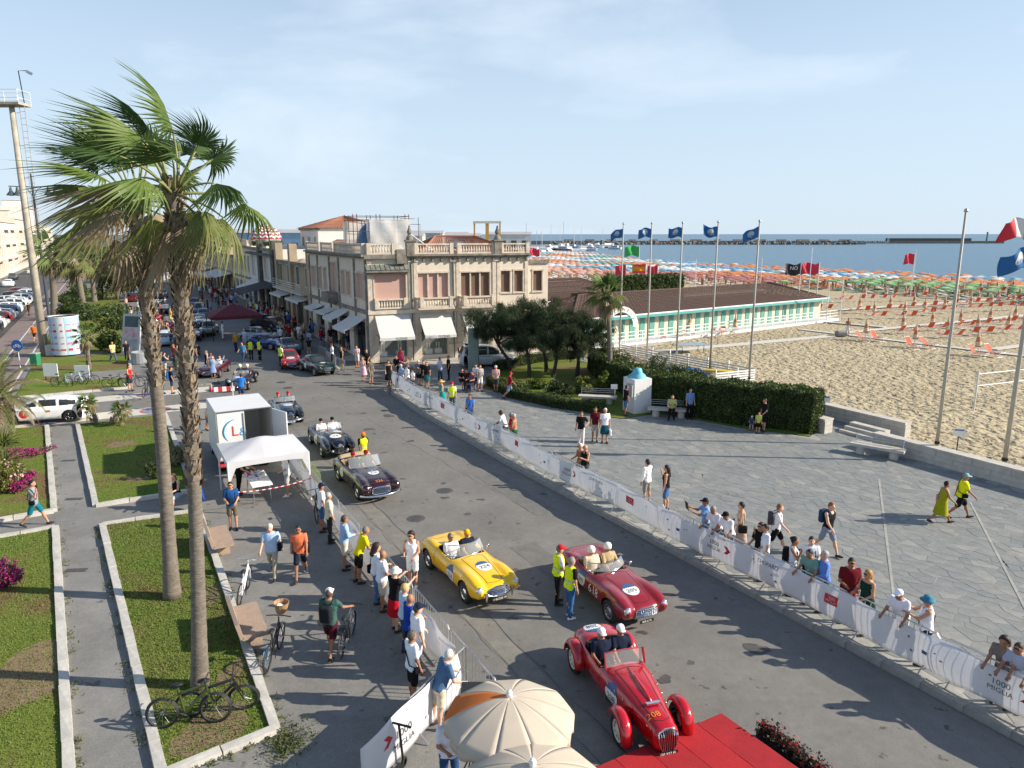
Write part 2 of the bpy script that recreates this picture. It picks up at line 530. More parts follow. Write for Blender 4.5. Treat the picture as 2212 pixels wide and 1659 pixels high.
def lawn_mat(name,brown):
 m=bpy.data.materials.new(name);m.use_nodes=True
 nt=m.node_tree;b=nt.nodes['Principled BSDF']
 b.inputs['Roughness'].default_value=0.95;b.inputs['Specular IOR Level'].default_value=0.15
 t=nt.nodes.new('ShaderNodeTexCoord')
 def nse(s,d,r):
  n=nt.nodes.new('ShaderNodeTexNoise');n.inputs['Scale'].default_value=s;n.inputs['Detail'].default_value=d;n.inputs['Roughness'].default_value=r
  nt.links.new(t.outputs['Object'],n.inputs['Vector']);return n
 a=nse(0.3,6,0.6);c=nse(22,4,0.7)
 r=nt.nodes.new('ShaderNodeValToRGB');e=r.color_ramp.elements
 e[0].position=brown;e[0].color=(0.17,0.115,0.06,1)
 e[1].position=0.66;e[1].color=(0.10,0.165,0.022,1)
 k=e.new(brown+0.07);k.color=(0.15,0.18,0.036,1)
 nt.links.new(a.outputs['Fac'],r.inputs['Fac'])
 r2=nt.nodes.new('ShaderNodeValToRGB')
 r2.color_ramp.elements[0].position=0.3;r2.color_ramp.elements[0].color=(0.72,0.72,0.68,1)
 r2.color_ramp.elements[1].position=0.7;r2.color_ramp.elements[1].color=(1.22,1.22,1.15,1)
 nt.links.new(c.outputs['Fac'],r2.inputs['Fac'])
 x=nt.nodes.new('ShaderNodeMix');x.data_type='RGBA';x.blend_type='MULTIPLY';x.inputs[0].default_value=1
 nt.links.new(r.outputs['Color'],x.inputs[6]);nt.links.new(r2.outputs['Color'],x.inputs[7])
 nt.links.new(x.outputs[2],b.inputs['Base Color'])
 bp=nt.nodes.new('ShaderNodeBump');bp.inputs['Strength'].default_value=0.5;bp.inputs['Distance'].default_value=0.03
 nt.links.new(c.outputs['Fac'],bp.inputs['Height']);nt.links.new(bp.outputs['Normal'],b.inputs['Normal'])
 return m
LAWN=lawn_mat('lawn grass',0.40)
BLADE=M('grass blades',(0.13,0.13,0.04),0.8,0.4,.3,c2=(0.11,0.18,0.028))
_kst=None
def inpoly(x,y,poly):
 c=False;n=len(poly);j=n-1
 for i in range(n):
  a,b=poly[i],poly[j]
  if(a[1]>y)!=(b[1]>y)and x<(b[0]-a[0])*(y-a[1])/(b[1]-a[1])+a[0]:c=not c
  j=i
 return c
def lawn(poly,edges,tufts,z=0.155):
 """poly: ground points; edges: which polygon sides carry a stone kerb"""
 o=sheet('lawn',poly,z,LAWN,depth=0.12)
 global _kst
 if _kst is None:
  _kst=[]
  for k in range(4):
   mb=MB();L=0.5
   e=[random.uniform(-.012,.012)for _ in range(8)]
   mb.add([(-L,-.11+e[0],0),(L,-.11+e[1],0),(L,.11+e[2],0),(-L,.11+e[3],0),(-L+.01,-.10+e[0],.2+e[4]),(L-.01,-.10+e[1],.2+e[5]),(L-.01,.10+e[2],.2+e[6]),(-L+.01,.10+e[3],.2+e[7])],[(4,5,6,7),(0,1,5,4),(1,2,6,5),(2,3,7,6),(3,0,4,7)])
   me=mb.mesh('kerb_stone');me.materials.append(MARBLE);_kst.append(me)
 n=len(poly)
 for i in edges:
  a=Vector(poly[i][:2]);b=Vector(poly[(i+1)%n][:2]);d=b-a
  cnt=max(1,int(d.length/1.0));L=d.length/cnt
  for k in range(cnt):
   q=a+d*((k+.5)/cnt)
   s=link('kerb_stone',_kst[random.randrange(4)],o,(q.x,q.y,0.03+random.uniform(-.008,.008)),(random.uniform(-.015,.015),random.uniform(-.01,.01),math.atan2(d.y,d.x)+random.uniform(-.008,.008)))
   s.scale=(L*0.992,1,1)
 if tufts:
  xs=[p[0]for p in poly];ys=[p[1]for p in poly]
  P2=[(p[0],p[1])for p in poly]
  V=[];F=[]
  c=0
  while c<tufts:
   x=random.uniform(min(xs),max(xs));y=random.uniform(min(ys),max(ys))
   if not inpoly(x,y,P2):continue
   c+=1
   a=random.uniform(0,PI);w_=random.uniform(.01,.022);h_=random.uniform(.015,.045)
   dx,dy=math.cos(a)*w_,math.sin(a)*w_
   k=len(V)
   V+=[(x-dx,y-dy,z-.005),(x+dx,y+dy,z-.005),(x+random.uniform(-.03,.03),y+random.uniform(-.03,.03),z+h_)]
   F.append((k,k+1,k+2))
  me=npmesh('grass',np.array(V),np.array(F),BLADE,smooth=False)
  tag(link('grass',me),'short green grass growing over the kerbed lawns','grass',kind='stuff')
 return o
S=spot
bedA=[S(352,1690),S(596,1590),S(430,1112),S(222,1142)]
lawn(bedA,(0,1,2,3),42000)
bedB=[S(208,1100),S(418,1068),S(357,900),S(168,922)]
lawn(bedB,(0,1,3),20000)
bedC=[S(-160,1160),S(118,1112),S(102,926),S(-160,945)]
lawn(bedC,(0,1),12000)
bedD=[S(-200,1700),S(152,1690),S(121,1148),S(-200,1205)]
lawn(bedD,(1,2),26000)
lawn([st(53.4,-5.9),st(53.4,0.4),st(68,0.9),st(150,1.3),st(150,-5.9)],(0,1),12000)
for(u0,u1)in((57.5,61),(70,71.5)):
 sheet('path',[st(u0,-3.5),st(u0,0.8),st(u1,0.8),st(u1,-3.5)],0.162,PATH)
sheet('path',[S(165,922,.1),S(208,1100,.1),S(222,1142,.1),S(350,1690,.1),S(152,1690,.1),S(121,1148,.1),S(118,1112,.1),S(104,926,.1)],0.104,PATH)
for(x,y)in((148,995),(160,1078),(165,1232)):
 p=S(x,y,.1);mb=MB();mb.box((0,0,.008),(.62,.24,.012))
 for k in range(-4,5):mb.box((k*.065,0,.018),(.02,.2,.008))
 tag(mb.build('drain_grate',MANH,loc=p,rot=(0,0,.1)),'small rectangular iron drain grate in the garden path','drain','drain grates in the path')
p=S(868,1560,.1)
mb=MB();mb.box((0,0,.008),(.62,.62,.012));mb.box((0,0,.016),(.5,.5,.006))
tag(mb.build('drain_cover',MANH,loc=p,rot=(0,0,.5)),'square dark iron drain cover in the promenade beside the banner','drain')
def blotch(name,c,rx,ry,z,mat,seed,n=26,rough=.25):
 g=random.Random(seed);ph=[g.uniform(0,6.3)for _ in range(4)]
 pts=[]
 for k in range(n):
  a=2*PI*k/n;q=1+rough*(math.sin(2*a+ph[0])*.5+math.sin(3*a+ph[1])*.4+math.sin(7*a+ph[2])*.3+g.uniform(-.25,.25))
  pts.append((c.x+rx*q*math.cos(a),c.y+ry*q*math.sin(a)))
 return sheet(name,pts,z,mat)
SOIL=M('bare trodden soil',(.17,.115,.065),.95,.3,3,.6,detail=7,c2=(.24,.175,.10))
for i,(x,y,rx,ry)in enumerate(((48,1465,.85,1.5),(470,1565,.55,.8),(420,1600,.5,.4),(450,1290,.35,.8),(262,960,.7,.5),(300,1035,.5,.35),(500,1450,.25,.5),(80,975,.5,.6))):
 blotch('bare_soil',S(x,y,.155),rx,ry,.1585+.0009*i,SOIL,50+i)
WEED=leafmat('weeds',(.07,.10,.025),(.15,.16,.06),.3,3,.8)
OIL=M('old oil stain',(.075,.072,.066),.7,.25,4);PATCH=asphalt_mat('asphalt patch',(.15,.146,.136),(.195,.188,.174),.25,1.5)
g_=random.Random(21)
for i in range(34):
 u,v=g_.uniform(9,44),g_.uniform(8.4,14.4);q=g_.uniform(.05,.16)if i%5 else g_.uniform(.2,.34)
 blotch('oil_stain',st(u,v),q,q*g_.uniform(.5,1.2),.0055+.00012*i,OIL,100+i,14,.4)
for(u,v,du_,dv_)in((24,13.4,2.6,.5),(36,9.2,3.4,.7),(18,11.2,1.5,.45)):
 ep=[(a*du_+g_.uniform(-.05,.05),b*dv_+g_.uniform(-.03,.03))for a,b in((-1,-1),(-.4,-1),(.3,-1),(1,-1),(1,0),(1,1),(.4,1),(-.3,1),(-1,1),(-1,0))]
 sheet('asphalt_patch',[st(u+a,v+b)for a,b in ep],.0045,PATCH)
PZ=0.14
SLAB=[M('flagstone %d'%i,c,0.75,0.16,2.5,0.3,detail=6)for i,c in enumerate(((0.208,0.218,0.211),(0.22,0.227,0.217),(0.195,0.206,0.202),(0.232,0.234,0.22),(0.208,0.219,0.214),(0.262,0.26,0.24)))]
MORT=M('pale mortar',(0.33,0.325,0.295),0.9,0.2,3,0.3)
plaza_poly=[st(-14,15.9),st(16,15.42),st(27,15.1),st(38,15.15),st(43.8,15.6),st(47.6,17.1),st(50.4,20.3),st(51,33),st(34.5,38),st(24.5,34.5),st(20.5,34.2),st(20.5,31.2),st(-14,31.6)]
plaza=sheet('plaza',plaza_poly,PZ-0.005,MORT,depth=0.3)
garden_poly=[S(1040,838,PZ),S(1150,868,PZ),S(1290,898,PZ),S(1345,905,PZ),S(1420,893,PZ),S(1600,925,PZ),S(1752,944,PZ),st(26.5,33),st(36,36.5),st(52,31),st(51.5,24),S(1075,795,PZ)]
gp2=[(p.x,p.y)for p in garden_poly];pp2=[(p.x,p.y)for p in plaza_poly]
cells=[]
du,dv=0.50,0.44
def jit(i,j,s):
 r_=random.Random((i*7919+j*104729+s*31)&0xffffff)
 return r_.uniform(-.24,.24),r_.uniform(-.22,.22)
def hexv(i,j):
 """corner lattice of a distorted hexagon tiling"""
 a,b=jit(i,j,1)
 return a,b
for i in range(-10,118):
 for j in range(0,52):
  cu=i*du;cv=15.3+(j+(0.5 if i%2 else 0))*dv
  pts=[]
  for k in range(6):
   a=PI/3*k
   hu=cu+du*0.667*math.cos(a);hv=cv+dv*0.5773*math.sin(a)
   qi=round(hu*40/du);qj=round(hv*40/dv)
   r_=random.Random((qi//4)*100003+(qj//4)*917)
   pts.append((hu+r_.uniform(-.15,.15),hv+r_.uniform(-.145,.145)))
  mu=sum(p[0]for p in pts)/6;mv=sum(p[1]for p in pts)/6
  c=st(mu,mv)
  ws=[st(*p)for p in pts]
  if not all(inpoly(p.x,p.y,pp2)for p in ws)or any(inpoly(p.x,p.y,gp2)for p in ws):continue
  cells.append((c,[c+(p-c)*(1-0.011/max(.1,(p-c).length))for p in ws]))
cells.sort(key=lambda q:q[0].length)
vis=[q for q in cells if-0.2<q[0].x and q[0].y>12 and q[0].x/(q[0].y*.979+2)<0.73]
hid=set(id(q)for q in vis[:290])
for q in vis[:290]:
 c,ws=q;h_=random.uniform(-.003,.004)
 mb=MB();mb.prism([(p.x-c.x,p.y-c.y)for p in ws],-0.03,h_)
 mb.build('flagstone',SLAB[random.choice((0,0,1,1,2,3,4,4,5))],plaza,(c.x,c.y,PZ))
mb=MB()
for q in cells:
 if id(q)in hid:continue
 c,ws=q;h_=random.uniform(-.003,.004);mb.cur=random.choice((0,0,1,1,2,3,4,4,5))
 mb.prism([(p.x,p.y)for p in ws],PZ-0.03,PZ+h_)
tag(mb.build('flagstones',SLAB,plaza),kind='stuff')
kl=[st(-6,15.78),st(16,15.27),st(27,14.95),st(38,15.0),st(43.9,15.45),st(47.8,16.95),st(50.6,20.2),st(51.2,30)]
KERB=M('grey kerb stone',(0.29,0.275,0.245),0.85,0.25,3,0.4,detail=6)
kmesh=[]
for k in range(3):
 mb=MB();e=[random.uniform(-.012,.012)for _ in range(4)]
 mb.add([(-.5,-.16,-.2),(.5,-.16,-.2),(.5,.15,-.2),(-.5,.15,-.2),(-.495,-.13+e[0],0),(.495,-.13+e[1],0),(.495,.15,.0),(-.495,.15,.0)],[(4,5,6,7),(0,1,5,4),(1,2,6,5),(2,3,7,6),(3,0,4,7)])
 me=mb.mesh('kerb_stone');me.materials.append(KERB);kmesh.append(me)
for a,b in zip(kl[:-1],kl[1:]):
 d=b-a;cnt=max(1,round(d.length/0.95));L=d.length/cnt
 for k in range(cnt):
  q=a+d*((k+.5)/cnt)
  s=link('kerb_stone',random.choice(kmesh),plaza,(q.x,q.y,PZ+.012+random.uniform(-.006,.006)),(0,random.uniform(-.01,.01),math.atan2(d.y,d.x)+PI+random.uniform(-.01,.01)))
  s.scale=(L,1,1)
for(a,b)in(((1898,1035),(1930,1290)),((2095,1085),(2230,1345))):
 p,q=S(*a,PZ),S(*b,PZ);n_=(q-p).cross(Vector((0,0,1))).normalized()*.04
 mb=MB();mb.quad(*[Vector((v_.x,v_.y,PZ+.009))for v_ in(p-n_,p+n_,q+n_,q-n_)])
 tag(mb.build('expansion_joint',MORT),kind='structure')
shopwalk=[st(51.3,20.2),st(51.0,33),st(51.5,45),st(60,45),st(60,18.6),st(58.4,15.7),st(57.5,16.2),st(56.4,18.4)]
sheet('sidewalk',shopwalk,0.125,M('shop pavement',(0.42,0.40,0.355),0.85,0.12,1.5,0.2),depth=0.25)
# ------------------------------------------------------------------ sand and sea
def sand_mat():
 m=bpy.data.materials.new('trodden sand');m.use_nodes=True
 nt=m.node_tree;b=nt.nodes['Principled BSDF']
 b.inputs['Roughness'].default_value=0.95;b.inputs['Specular IOR Level'].default_value=0.1
 t=nt.nodes.new('ShaderNodeTexCoord')
 n1=nt.nodes.new('ShaderNodeTexNoise');n1.inputs['Scale'].default_value=0.12;n1.inputs['Detail'].default_value=6
 r=nt.nodes.new('ShaderNodeValToRGB')
 r.color_ramp.elements[0].position=.3;r.color_ramp.elements[0].color=(0.385,0.325,0.215,1)
 r.color_ramp.elements[1].position=.7;r.color_ramp.elements[1].color=(0.465,0.395,0.265,1)
 nt.links.new(t.outputs['Object'],n1.inputs['Vector']);nt.links.new(n1.outputs['Fac'],r.inputs['Fac'])
 nt.links.new(r.outputs['Color'],b.inputs['Base Color'])
 vo=nt.nodes.new('ShaderNodeTexNoise');vo.inputs['Scale'].default_value=2.1;vo.inputs['Detail'].default_value=2;vo.inputs['Roughness'].default_value=.5
 nt.links.new(t.outputs['Object'],vo.inputs['Vector'])
 bp=nt.nodes.new('ShaderNodeBump');bp.inputs['Strength'].default_value=1.0;bp.inputs['Distance'].default_value=0.34
 nt.links.new(vo.outputs['Fac'],bp.inputs['Height']);nt.links.new(bp.outputs['Normal'],b.inputs['Normal'])
 return m
SAND=sand_mat()
SHORE=186.0
def sand_z(v):return 0.05 if v<60 else max(-1.28,0.05-1.4*(v-60)/(SHORE-60))
mb=MB()
us=np.linspace(-14,56,230);vs_=np.concatenate([np.linspace(31.6,62,110)])
rr=rng.random((len(us),len(vs_)))
base=[]
for i,u in enumerate(us):
 for j,v in enumerate(vs_):
  edge=1 if 0<i<len(us)-1 and 0<j<len(vs_)-1 else 0
  p=st(u+edge*(rr[i,j]-.5)*.2,v+edge*(rr[i,j-1]-.5)*.2)
  base.append((p.x,p.y,0.05+edge*0.11*(rr[i,j]-.5)))
nv=len(vs_)
mb.add(base,[(i*nv+j,i*nv+j+1,(i+1)*nv+j+1,(i+1)*nv+j)for i in range(len(us)-1)for j in range(nv-1)])
o=mb.build('sand',SAND,smooth=True);tag(o,kind='structure')
mb=MB()
mb.add([st(-14,62,.05),st(-14,SHORE+8,sand_z(SHORE+8)),st(226,SHORE+8,-1.36),st(326,240,-1.30),st(480,285,-1.30),st(480,62,.05),st(56,62,.05)],[(6,5,4,3,2,1,0)])
mb.add([st(56,31.6,.03),st(56,62,.03),st(300,62,.03),st(300,31.6,.03)],[(0,3,2,1)])
mb.add([st(-60,31.6,.03),st(-60,SHORE+8,sand_z(SHORE+8)),st(-14,SHORE+8,sand_z(SHORE+8)),st(-14,62,.05),st(-14,31.6,.03)],[(4,3,2,1,0)][::1])
o=mb.build('beach',SAND);tag(o,kind='structure')
sm=bpy.data.materials.new('sea water');sm.use_nodes=True
nt=sm.node_tree;b=nt.nodes['Principled BSDF']
b.inputs['Base Color'].default_value=(0.042,0.115,0.165,1);b.inputs['Roughness'].default_value=0.3;b.inputs['Specular IOR Level'].default_value=0.28
t=nt.nodes.new('ShaderNodeTexCoord');q=nt.nodes.new('ShaderNodeMapping');q.inputs['Rotation'].default_value=(0,0,ST);q.inputs['Scale'].default_value=(0.35,0.14,1)
n1=nt.nodes.new('ShaderNodeTexNoise');n1.inputs['Scale'].default_value=1.0;n1.inputs['Detail'].default_value=6;n1.inputs['Roughness'].default_value=.65
bp=nt.nodes.new('ShaderNodeBump');bp.inputs['Strength'].default_value=0.8;bp.inputs['Distance'].default_value=0.7
nt.links.new(t.outputs['Object'],q.inputs['Vector']);nt.links.new(q.outputs['Vector'],n1.inputs['Vector'])
nt.links.new(n1.outputs['Fac'],bp.inputs['Height']);nt.links.new(bp.outputs['Normal'],b.inputs['Normal'])
r=nt.nodes.new('ShaderNodeValToRGB')
r.color_ramp.elements[0].position=.35;r.color_ramp.elements[0].color=(0.03,0.11,0.18,1)
r.color_ramp.elements[1].position=.65;r.color_ramp.elements[1].color=(0.05,0.15,0.23,1)
nt.links.new(n1.outputs['Fac'],r.inputs['Fac']);nt.links.new(r.outputs['Color'],b.inputs['Base Color'])
sheet('sea',[st(-6000,SHORE),st(230,SHORE),st(330,235),st(700,330),st(2500,900),st(14000,4000),st(14000,25000),st(-6000,25000)],-1.32,sm)
# ================================================================== buildings
STUCCO=M('weathered cream stucco',(0.66,0.575,0.465),0.9,0.09,0.9,0.2,detail=7)
STONE=M('weathered stone trim',(0.58,0.50,0.405),0.9,0.22,2.2,0.3,detail=8)
GRIME=M('grimy old cornice',(0.20,0.18,0.15),0.95,0.55,1.8,0.4,detail=8)
PINKSH=M('pink roller shutter',(0.50,0.315,0.26),0.7,0.05,2,0.6,bscale=60,stretch=(0.02,0.02,1),bdist=.01)
BROWNSH=M('brown roller shutter',(0.15,0.085,0.055),0.6,0.06,2,0.6,bscale=60,stretch=(0.02,0.02,1),bdist=.01)
GREENSH=M('green louvre shutter',(0.10,0.22,0.17),0.6,0.1,3)
WHITESH=M('white shutter',(0.55,0.55,0.53),0.6,0.05,3)
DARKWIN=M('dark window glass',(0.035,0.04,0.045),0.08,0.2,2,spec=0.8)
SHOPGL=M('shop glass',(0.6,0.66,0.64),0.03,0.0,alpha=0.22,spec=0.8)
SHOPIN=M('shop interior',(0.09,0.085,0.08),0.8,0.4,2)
CANVAS=leafmat('white awning canvas',(.74,.73,.70),(.78,.77,.74),.25,2,.8)
TILE=M('terracotta roof tiles',(0.36,0.135,0.07),0.85,0.4,2.6,0.3,c2=(0.24,0.11,0.065),detail=6)
TILE2=M('pale terracotta tiles',(0.46,0.24,0.15),0.85,0.3,2.6,0.3)
BROWNROOF=M('brown beach hut tiles',(0.10,0.056,0.04),0.9,0.35,3.2,0.4,c2=(0.06,0.036,0.028))
IRON=M('dark iron',(0.03,0.03,0.032),0.5,0.1,metal=0.6)
def facade(parent,org,ang,L,z0,z1,holes,mat,depth=0.22,name='wall'):
 """wall sheet with real openings; holes: (s0, s1, za, zb)"""
 d=Vector((math.cos(ang),math.sin(ang),0));n=Vector((d.y,-d.x,0));o=Vector((org[0],org[1],0))
 P=lambda s,z,k=0.0:o+d*s+Vector((0,0,z))-n*k
 xs=sorted(set([0,L]+[h[0]for h in holes]+[h[1]for h in holes]))
 zs=sorted(set([z0,z1]+[h[2]for h in holes]+[h[3]for h in holes]))
 mb=MB()
 for a,b in zip(xs[:-1],xs[1:]):
  for c,e in zip(zs[:-1],zs[1:]):
   m,q=(a+b)/2,(c+e)/2
   if any(h[0]<m<h[1]and h[2]<q<h[3]for h in holes):continue
   mb.quad(P(a,c),P(b,c),P(b,e),P(a,e))
 for h in holes:
  a,b,c,e=h[:4]
  mb.quad(P(a,c),P(a,c,depth),P(b,c,depth),P(b,c));mb.quad(P(a,e),P(b,e),P(b,e,depth),P(a,e,depth))
  mb.quad(P(a,c),P(a,e),P(a,e,depth),P(a,c,depth));mb.quad(P(b,c),P(b,c,depth),P(b,e,depth),P(b,e))
 mb.build(name,mat,parent)
 return P,d,n
def obox(mb,P,d,n,s0,s1,za,zb,out,back=0.0):
 """box on the facade from -back behind the wall plane to out in front"""
 c=P((s0+s1)/2,(za+zb)/2)+n*((out-back)/2)
 mb.box(c,(abs(s1-s0),out+back,zb-za),Matrix.Rotation(math.atan2(d.y,d.x),3,'Z'))
def window(parent,P,d,n,h,mat,depth=0.22,frame=None,mull=0,fw=0.09,sill=True,proud=0.05):
 a,b,c,e=h[:4]
 mb=MB()
 if frame:
  obox(mb,P,d,n,a-fw,a-.002,c-.02,e+.02,proud);obox(mb,P,d,n,b+.002,b+fw,c-.02,e+.02,proud)
  obox(mb,P,d,n,a-fw-.04,b+fw+.04,e+.022,e+.16,proud+.03)
  if sill:obox(mb,P,d,n,a-fw-.05,b+fw+.05,c-.13,c-.022,proud+.06)
 for k in range(mull):
  s=a+(b-a)*(k+1)/(mull+1)
  obox(mb,P,d,n,s-.055,s+.055,c+.002,e-.002,-.02,depth-.02)
 if not mb.v:obox(mb,P,d,n,a+.01,b-.01,e-.06,e-.005,-.02,depth-.03)
 w_=mb.build('window',frame or STONE,parent)
 s=MB();s.quad(P(a,c,depth-.01),P(b,c,depth-.01),P(b,e,depth-.01),P(a,e,depth-.01))
 s.build('shutter' if mat in(PINKSH,BROWNSH,GREENSH,WHITESH)else 'pane',mat,w_)
 return w_
def balustrade(parent,a,b,z,h=0.8,mat=None,name='balustrade',step=0.21,posts=True):
 a=Vector((a[0],a[1],0));b=Vector((b[0],b[1],0));d=b-a;L=d.length;d.normalize()
 rz=Matrix.Rotation(math.atan2(d.y,d.x),3,'Z');m=(a+b)/2
 mb=MB()
 mb.box((m.x,m.y,z+.06),(L,.2,.12),rz);mb.box((m.x,m.y,z+h-.06),(L,.22,.12),rz)
 cnt=max(2,int(L/step))
 for k in range(cnt):
  if posts and k in(0,cnt-1):continue
  p=a+d*((k+.5)*L/cnt)
  mb.lathe([(.045,.12),(.05,.16),(.085,.28),(.05,h*.6),(.04,h*.72),(.06,h-.12)],6,(p.x,p.y,z))
 if posts:
  for p in(a+d*.14,b-d*.14):mb.box((p.x,p.y,z+h/2+.02),(.3,.28,h+.04),rz)
 return mb.build(name,mat or STONE,parent)
def tiled(mb,A,B,C,D_,across,rows,amp=0.05):
 """corrugated tile field; A-B eave, D-C ridge"""
 A,B,C,D_=map(Vector,(A,B,C,D_))
 nrm=(B-A).cross(D_-A).normalized()
 def fn(u,v):
  e=A.lerp(B,u);r=D_.lerp(C,u)
  k=round(u*across*2)
  return e.lerp(r,v)+nrm*(amp if k%2 else 0)
 for i in range(rows):
  v0,v1=i/rows,(i+1)/rows
  lift=nrm*0.025
  vs=[];nu=across*2
  for k in range(nu+1):vs.append(fn(k/nu,v0)+lift)
  for k in range(nu+1):vs.append(fn(k/nu,v1))
  mb.add(vs,[(k,k+1,nu+2+k,nu+1+k)for k in range(nu)])
def awning(parent,P,d,n,s0,s1,ztop,drop,out,mat=CANVAS,val=0.22,text=None,tsize=.2,name='awning'):
 mb=MB();seg=6
 T=lambda t,s:P(s,ztop-drop*t-.06*math.sin(t*PI))+n*(.03+out*t)
 for i in range(seg):
  mb.quad(T(i/seg,s0),T((i+1)/seg,s0+0.1*0),T((i+1)/seg,s1),T(i/seg,s1))
 c=9
 for i in range(c):
  a,b=s0+(s1-s0)*i/c,s0+(s1-s0)*(i+1)/c
  mb.quad(T(1,a),T(1,a)-Vector((0,0,val)),T(1,b)-Vector((0,0,val)),T(1,b))
 o=mb.build(name,mat,parent);solid(o,.012)
 for s in(s0+.03,s1-.03):
  f=MB();f.tube([P(s,ztop-drop*.95)+n*.04,T(1,s)-Vector((0,0,.03))],.018,6);f.build('awning_arm',IRON,o)
 if text:
  lettering(text,tsize,M('dark print',(.05,.05,.055),.8,0),o,T(1,(s0+s1)/2+(s1-s0)*.1)-Vector((0,0,val/2))+n*.012,(PI/2,0,math.atan2(d.y,d.x)))
 return o
C0=spot(800,784,.12)
CA=R(22.0)
cb=empty('corner_building',(C0.x,C0.y,0.1),CA,'two storey cream corner building with balustraded roof and white shop awnings','building')
LF=15.6;ZB=4.05
fh=[(0.75,3.05,.35,3.3,'shop'),(4.25,6.45,.35,3.3,'shop'),(7.85,10.05,.35,3.3,'shop'),(11.2,13.2,.1,2.9,'shop'),(0.55,3.05,5.05,6.98,PINKSH),(4.05,6.55,5.05,6.98,PINKSH),(7.65,10.15,5.05,6.98,BROWNSH),(11.15,11.98,5.3,7.05,BROWNSH),(12.35,13.15,5.3,7.05,BROWNSH),(14.2,15.05,5.3,7.0,BROWNSH)]
P,d,n=facade(cb,(0,0),0,13.6,0,8.35,[h for h in fh if h[1]<13.6],STUCCO)
P2,d2,n2=facade(cb,(13.6,.25),0,2.0,0,7.75,[tuple([h[0]-13.6,h[1]-13.6,h[2],h[3]])for h in fh if h[0]>13.6],STUCCO)
for h in fh:
 if h[4]=='shop':
  w_=window(cb,P,d,n,h,SHOPGL,.2,frame=None)
  b=MB();obox(b,P,d,n,h[0]-.02,h[1]+.02,h[2]-.03,h[2],-.21,1.5);b.build('display_floor',M('display floor',(.5,.49,.46),.7,.1),w_)
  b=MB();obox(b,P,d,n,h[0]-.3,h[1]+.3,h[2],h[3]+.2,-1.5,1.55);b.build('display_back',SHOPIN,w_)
  for q in(h[0]-.26,h[1]+.22):b=MB();obox(b,P,d,n,q,q+.04,h[2],h[3],-.24,1.4);b.build('display_panel',M('pale green panel',(.3,.45,.38),.6,.05),w_)
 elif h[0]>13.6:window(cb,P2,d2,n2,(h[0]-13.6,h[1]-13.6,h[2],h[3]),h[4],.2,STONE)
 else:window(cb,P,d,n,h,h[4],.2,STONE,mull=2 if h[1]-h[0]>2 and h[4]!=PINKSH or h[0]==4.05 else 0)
t=MB()
obox(t,P,d,n,-.05,13.62,ZB-.18,ZB+.12,.16);obox(t,P,d,n,-.02,13.61,ZB+.12,ZB+.2,.09);obox(t,P2,d2,n2,.03,2.02,ZB-.18,ZB+.1,.12)
t.build('string_course',STONE,cb)
for s in(.02,3.3,3.72,6.85,7.25,10.4,10.8,13.3):
 t=MB()
 obox(t,P,d,n,s,s+.32,0,ZB-.2,.08)
 for k in range(5):obox(t,P,d,n,s-.02,s+.34,.25+k*.35,.5+k*.35,.1)
 obox(t,P,d,n,s,s+.3,ZB-.2,7.9,.07);obox(t,P,d,n,s-.05,s+.35,7.9,8.05,.13)
 t.build('pilaster',STONE,cb)
for a,b in((0,.72),(3.08,4.2),(6.5,7.8),(10.1,11.15)):t=MB();obox(t,P,d,n,a,b,0,1.2,.115);t.build('plinth',STONE,cb)
t=MB()
obox(t,P,d,n,3.2,13.65,8.22,8.36,.26);obox(t,P,d,n,3.1,13.7,8.362,8.52,.45)
for k in range(14):obox(t,P,d,n,3.7+k*.74,3.85+k*.74,7.92,8.218,.24)
obox(t,P2,d2,n2,-.1,2.06,7.62,7.9,.14)
t.build('cornice',GRIME,cb)
for a,b in((3.75,6.95),(7.3,10.6),(11.0,13.6)):balustrade(cb,(a,-.2),(b,-.2),8.522,.82)
for s in(3.42,10.78):
 t=MB();t.box((s,-.2,9.0),(.62,.5,1.0));t.box((s,-.2,9.56),(.78,.66,.12))
 t.lathe([(.3,9.62),(.3,9.72),(.22,9.9),(.12,10.05),(.2,10.12),(.22,10.25),(.14,10.45),(.07,10.6),(.1,10.66),(0,10.8)],10,(s,-.2,0));t.build('roof_pinnacle',GRIME,cb)
for a,b in((3.95,6.65),(7.55,10.25)):
 mb=MB()
 mb.box(((a+b)/2,-.5,ZB+.2),(b-a+.3,1.0,.16))
 for s in(a+.3,b-.3):mb.box((s,-.35,ZB+.0),(.2,.6,.24),taper=1.0)
 mb.build('balcony_slab',STONE,cb)
 bo=balustrade(cb,(a,-.88),(b,-.88),ZB+.282,.8)
 for s in(a-.05,b+.05):balustrade(cb,(s,-.72),(s,-.02),ZB+.282,.8,posts=False)
balustrade(cb,(.5,-.13),(3.1,-.13),ZB+.22,.8)
for k,(a,b)in enumerate(((.5,3.25),(4.05,6.65),(7.65,10.2))):
 awning(cb,P,d,n,a,b,3.75,1.55,1.75,text='TEZENIS',tsize=.26)
mb=MB();mb.smooth=False
for k in range(9):
 a=k/9*3.4;b=(k+1)/9*3.4
 mb.quad((a-.1,-.55,7.35),(b-.1,-.55,7.35),(b-.05,.0,7.75),(a-.05,.0,7.75))
 mb.box((a-.1,-.28,7.57),(.05,.66,.04),(math.atan2(.4,.55),0,0))
mb.build('bay_roof',M('lead sheet',(.16,.17,.145),.7,.4,3,.3),cb)
t=MB();obox(t,P,d,n,-.15,3.3,7.15,7.33,.5);obox(t,P,d,n,-.1,3.25,7.0,7.15,.3)
obox(t,P,d,n,-.25,3.05,8.2,8.52,.35);obox(t,P,d,n,2.3,3.1,7.8,8.9,.42)
t.build('bay_cornice',GRIME,cb)
balustrade(cb,(.0,-.2),(2.25,-.2),8.522,.82)
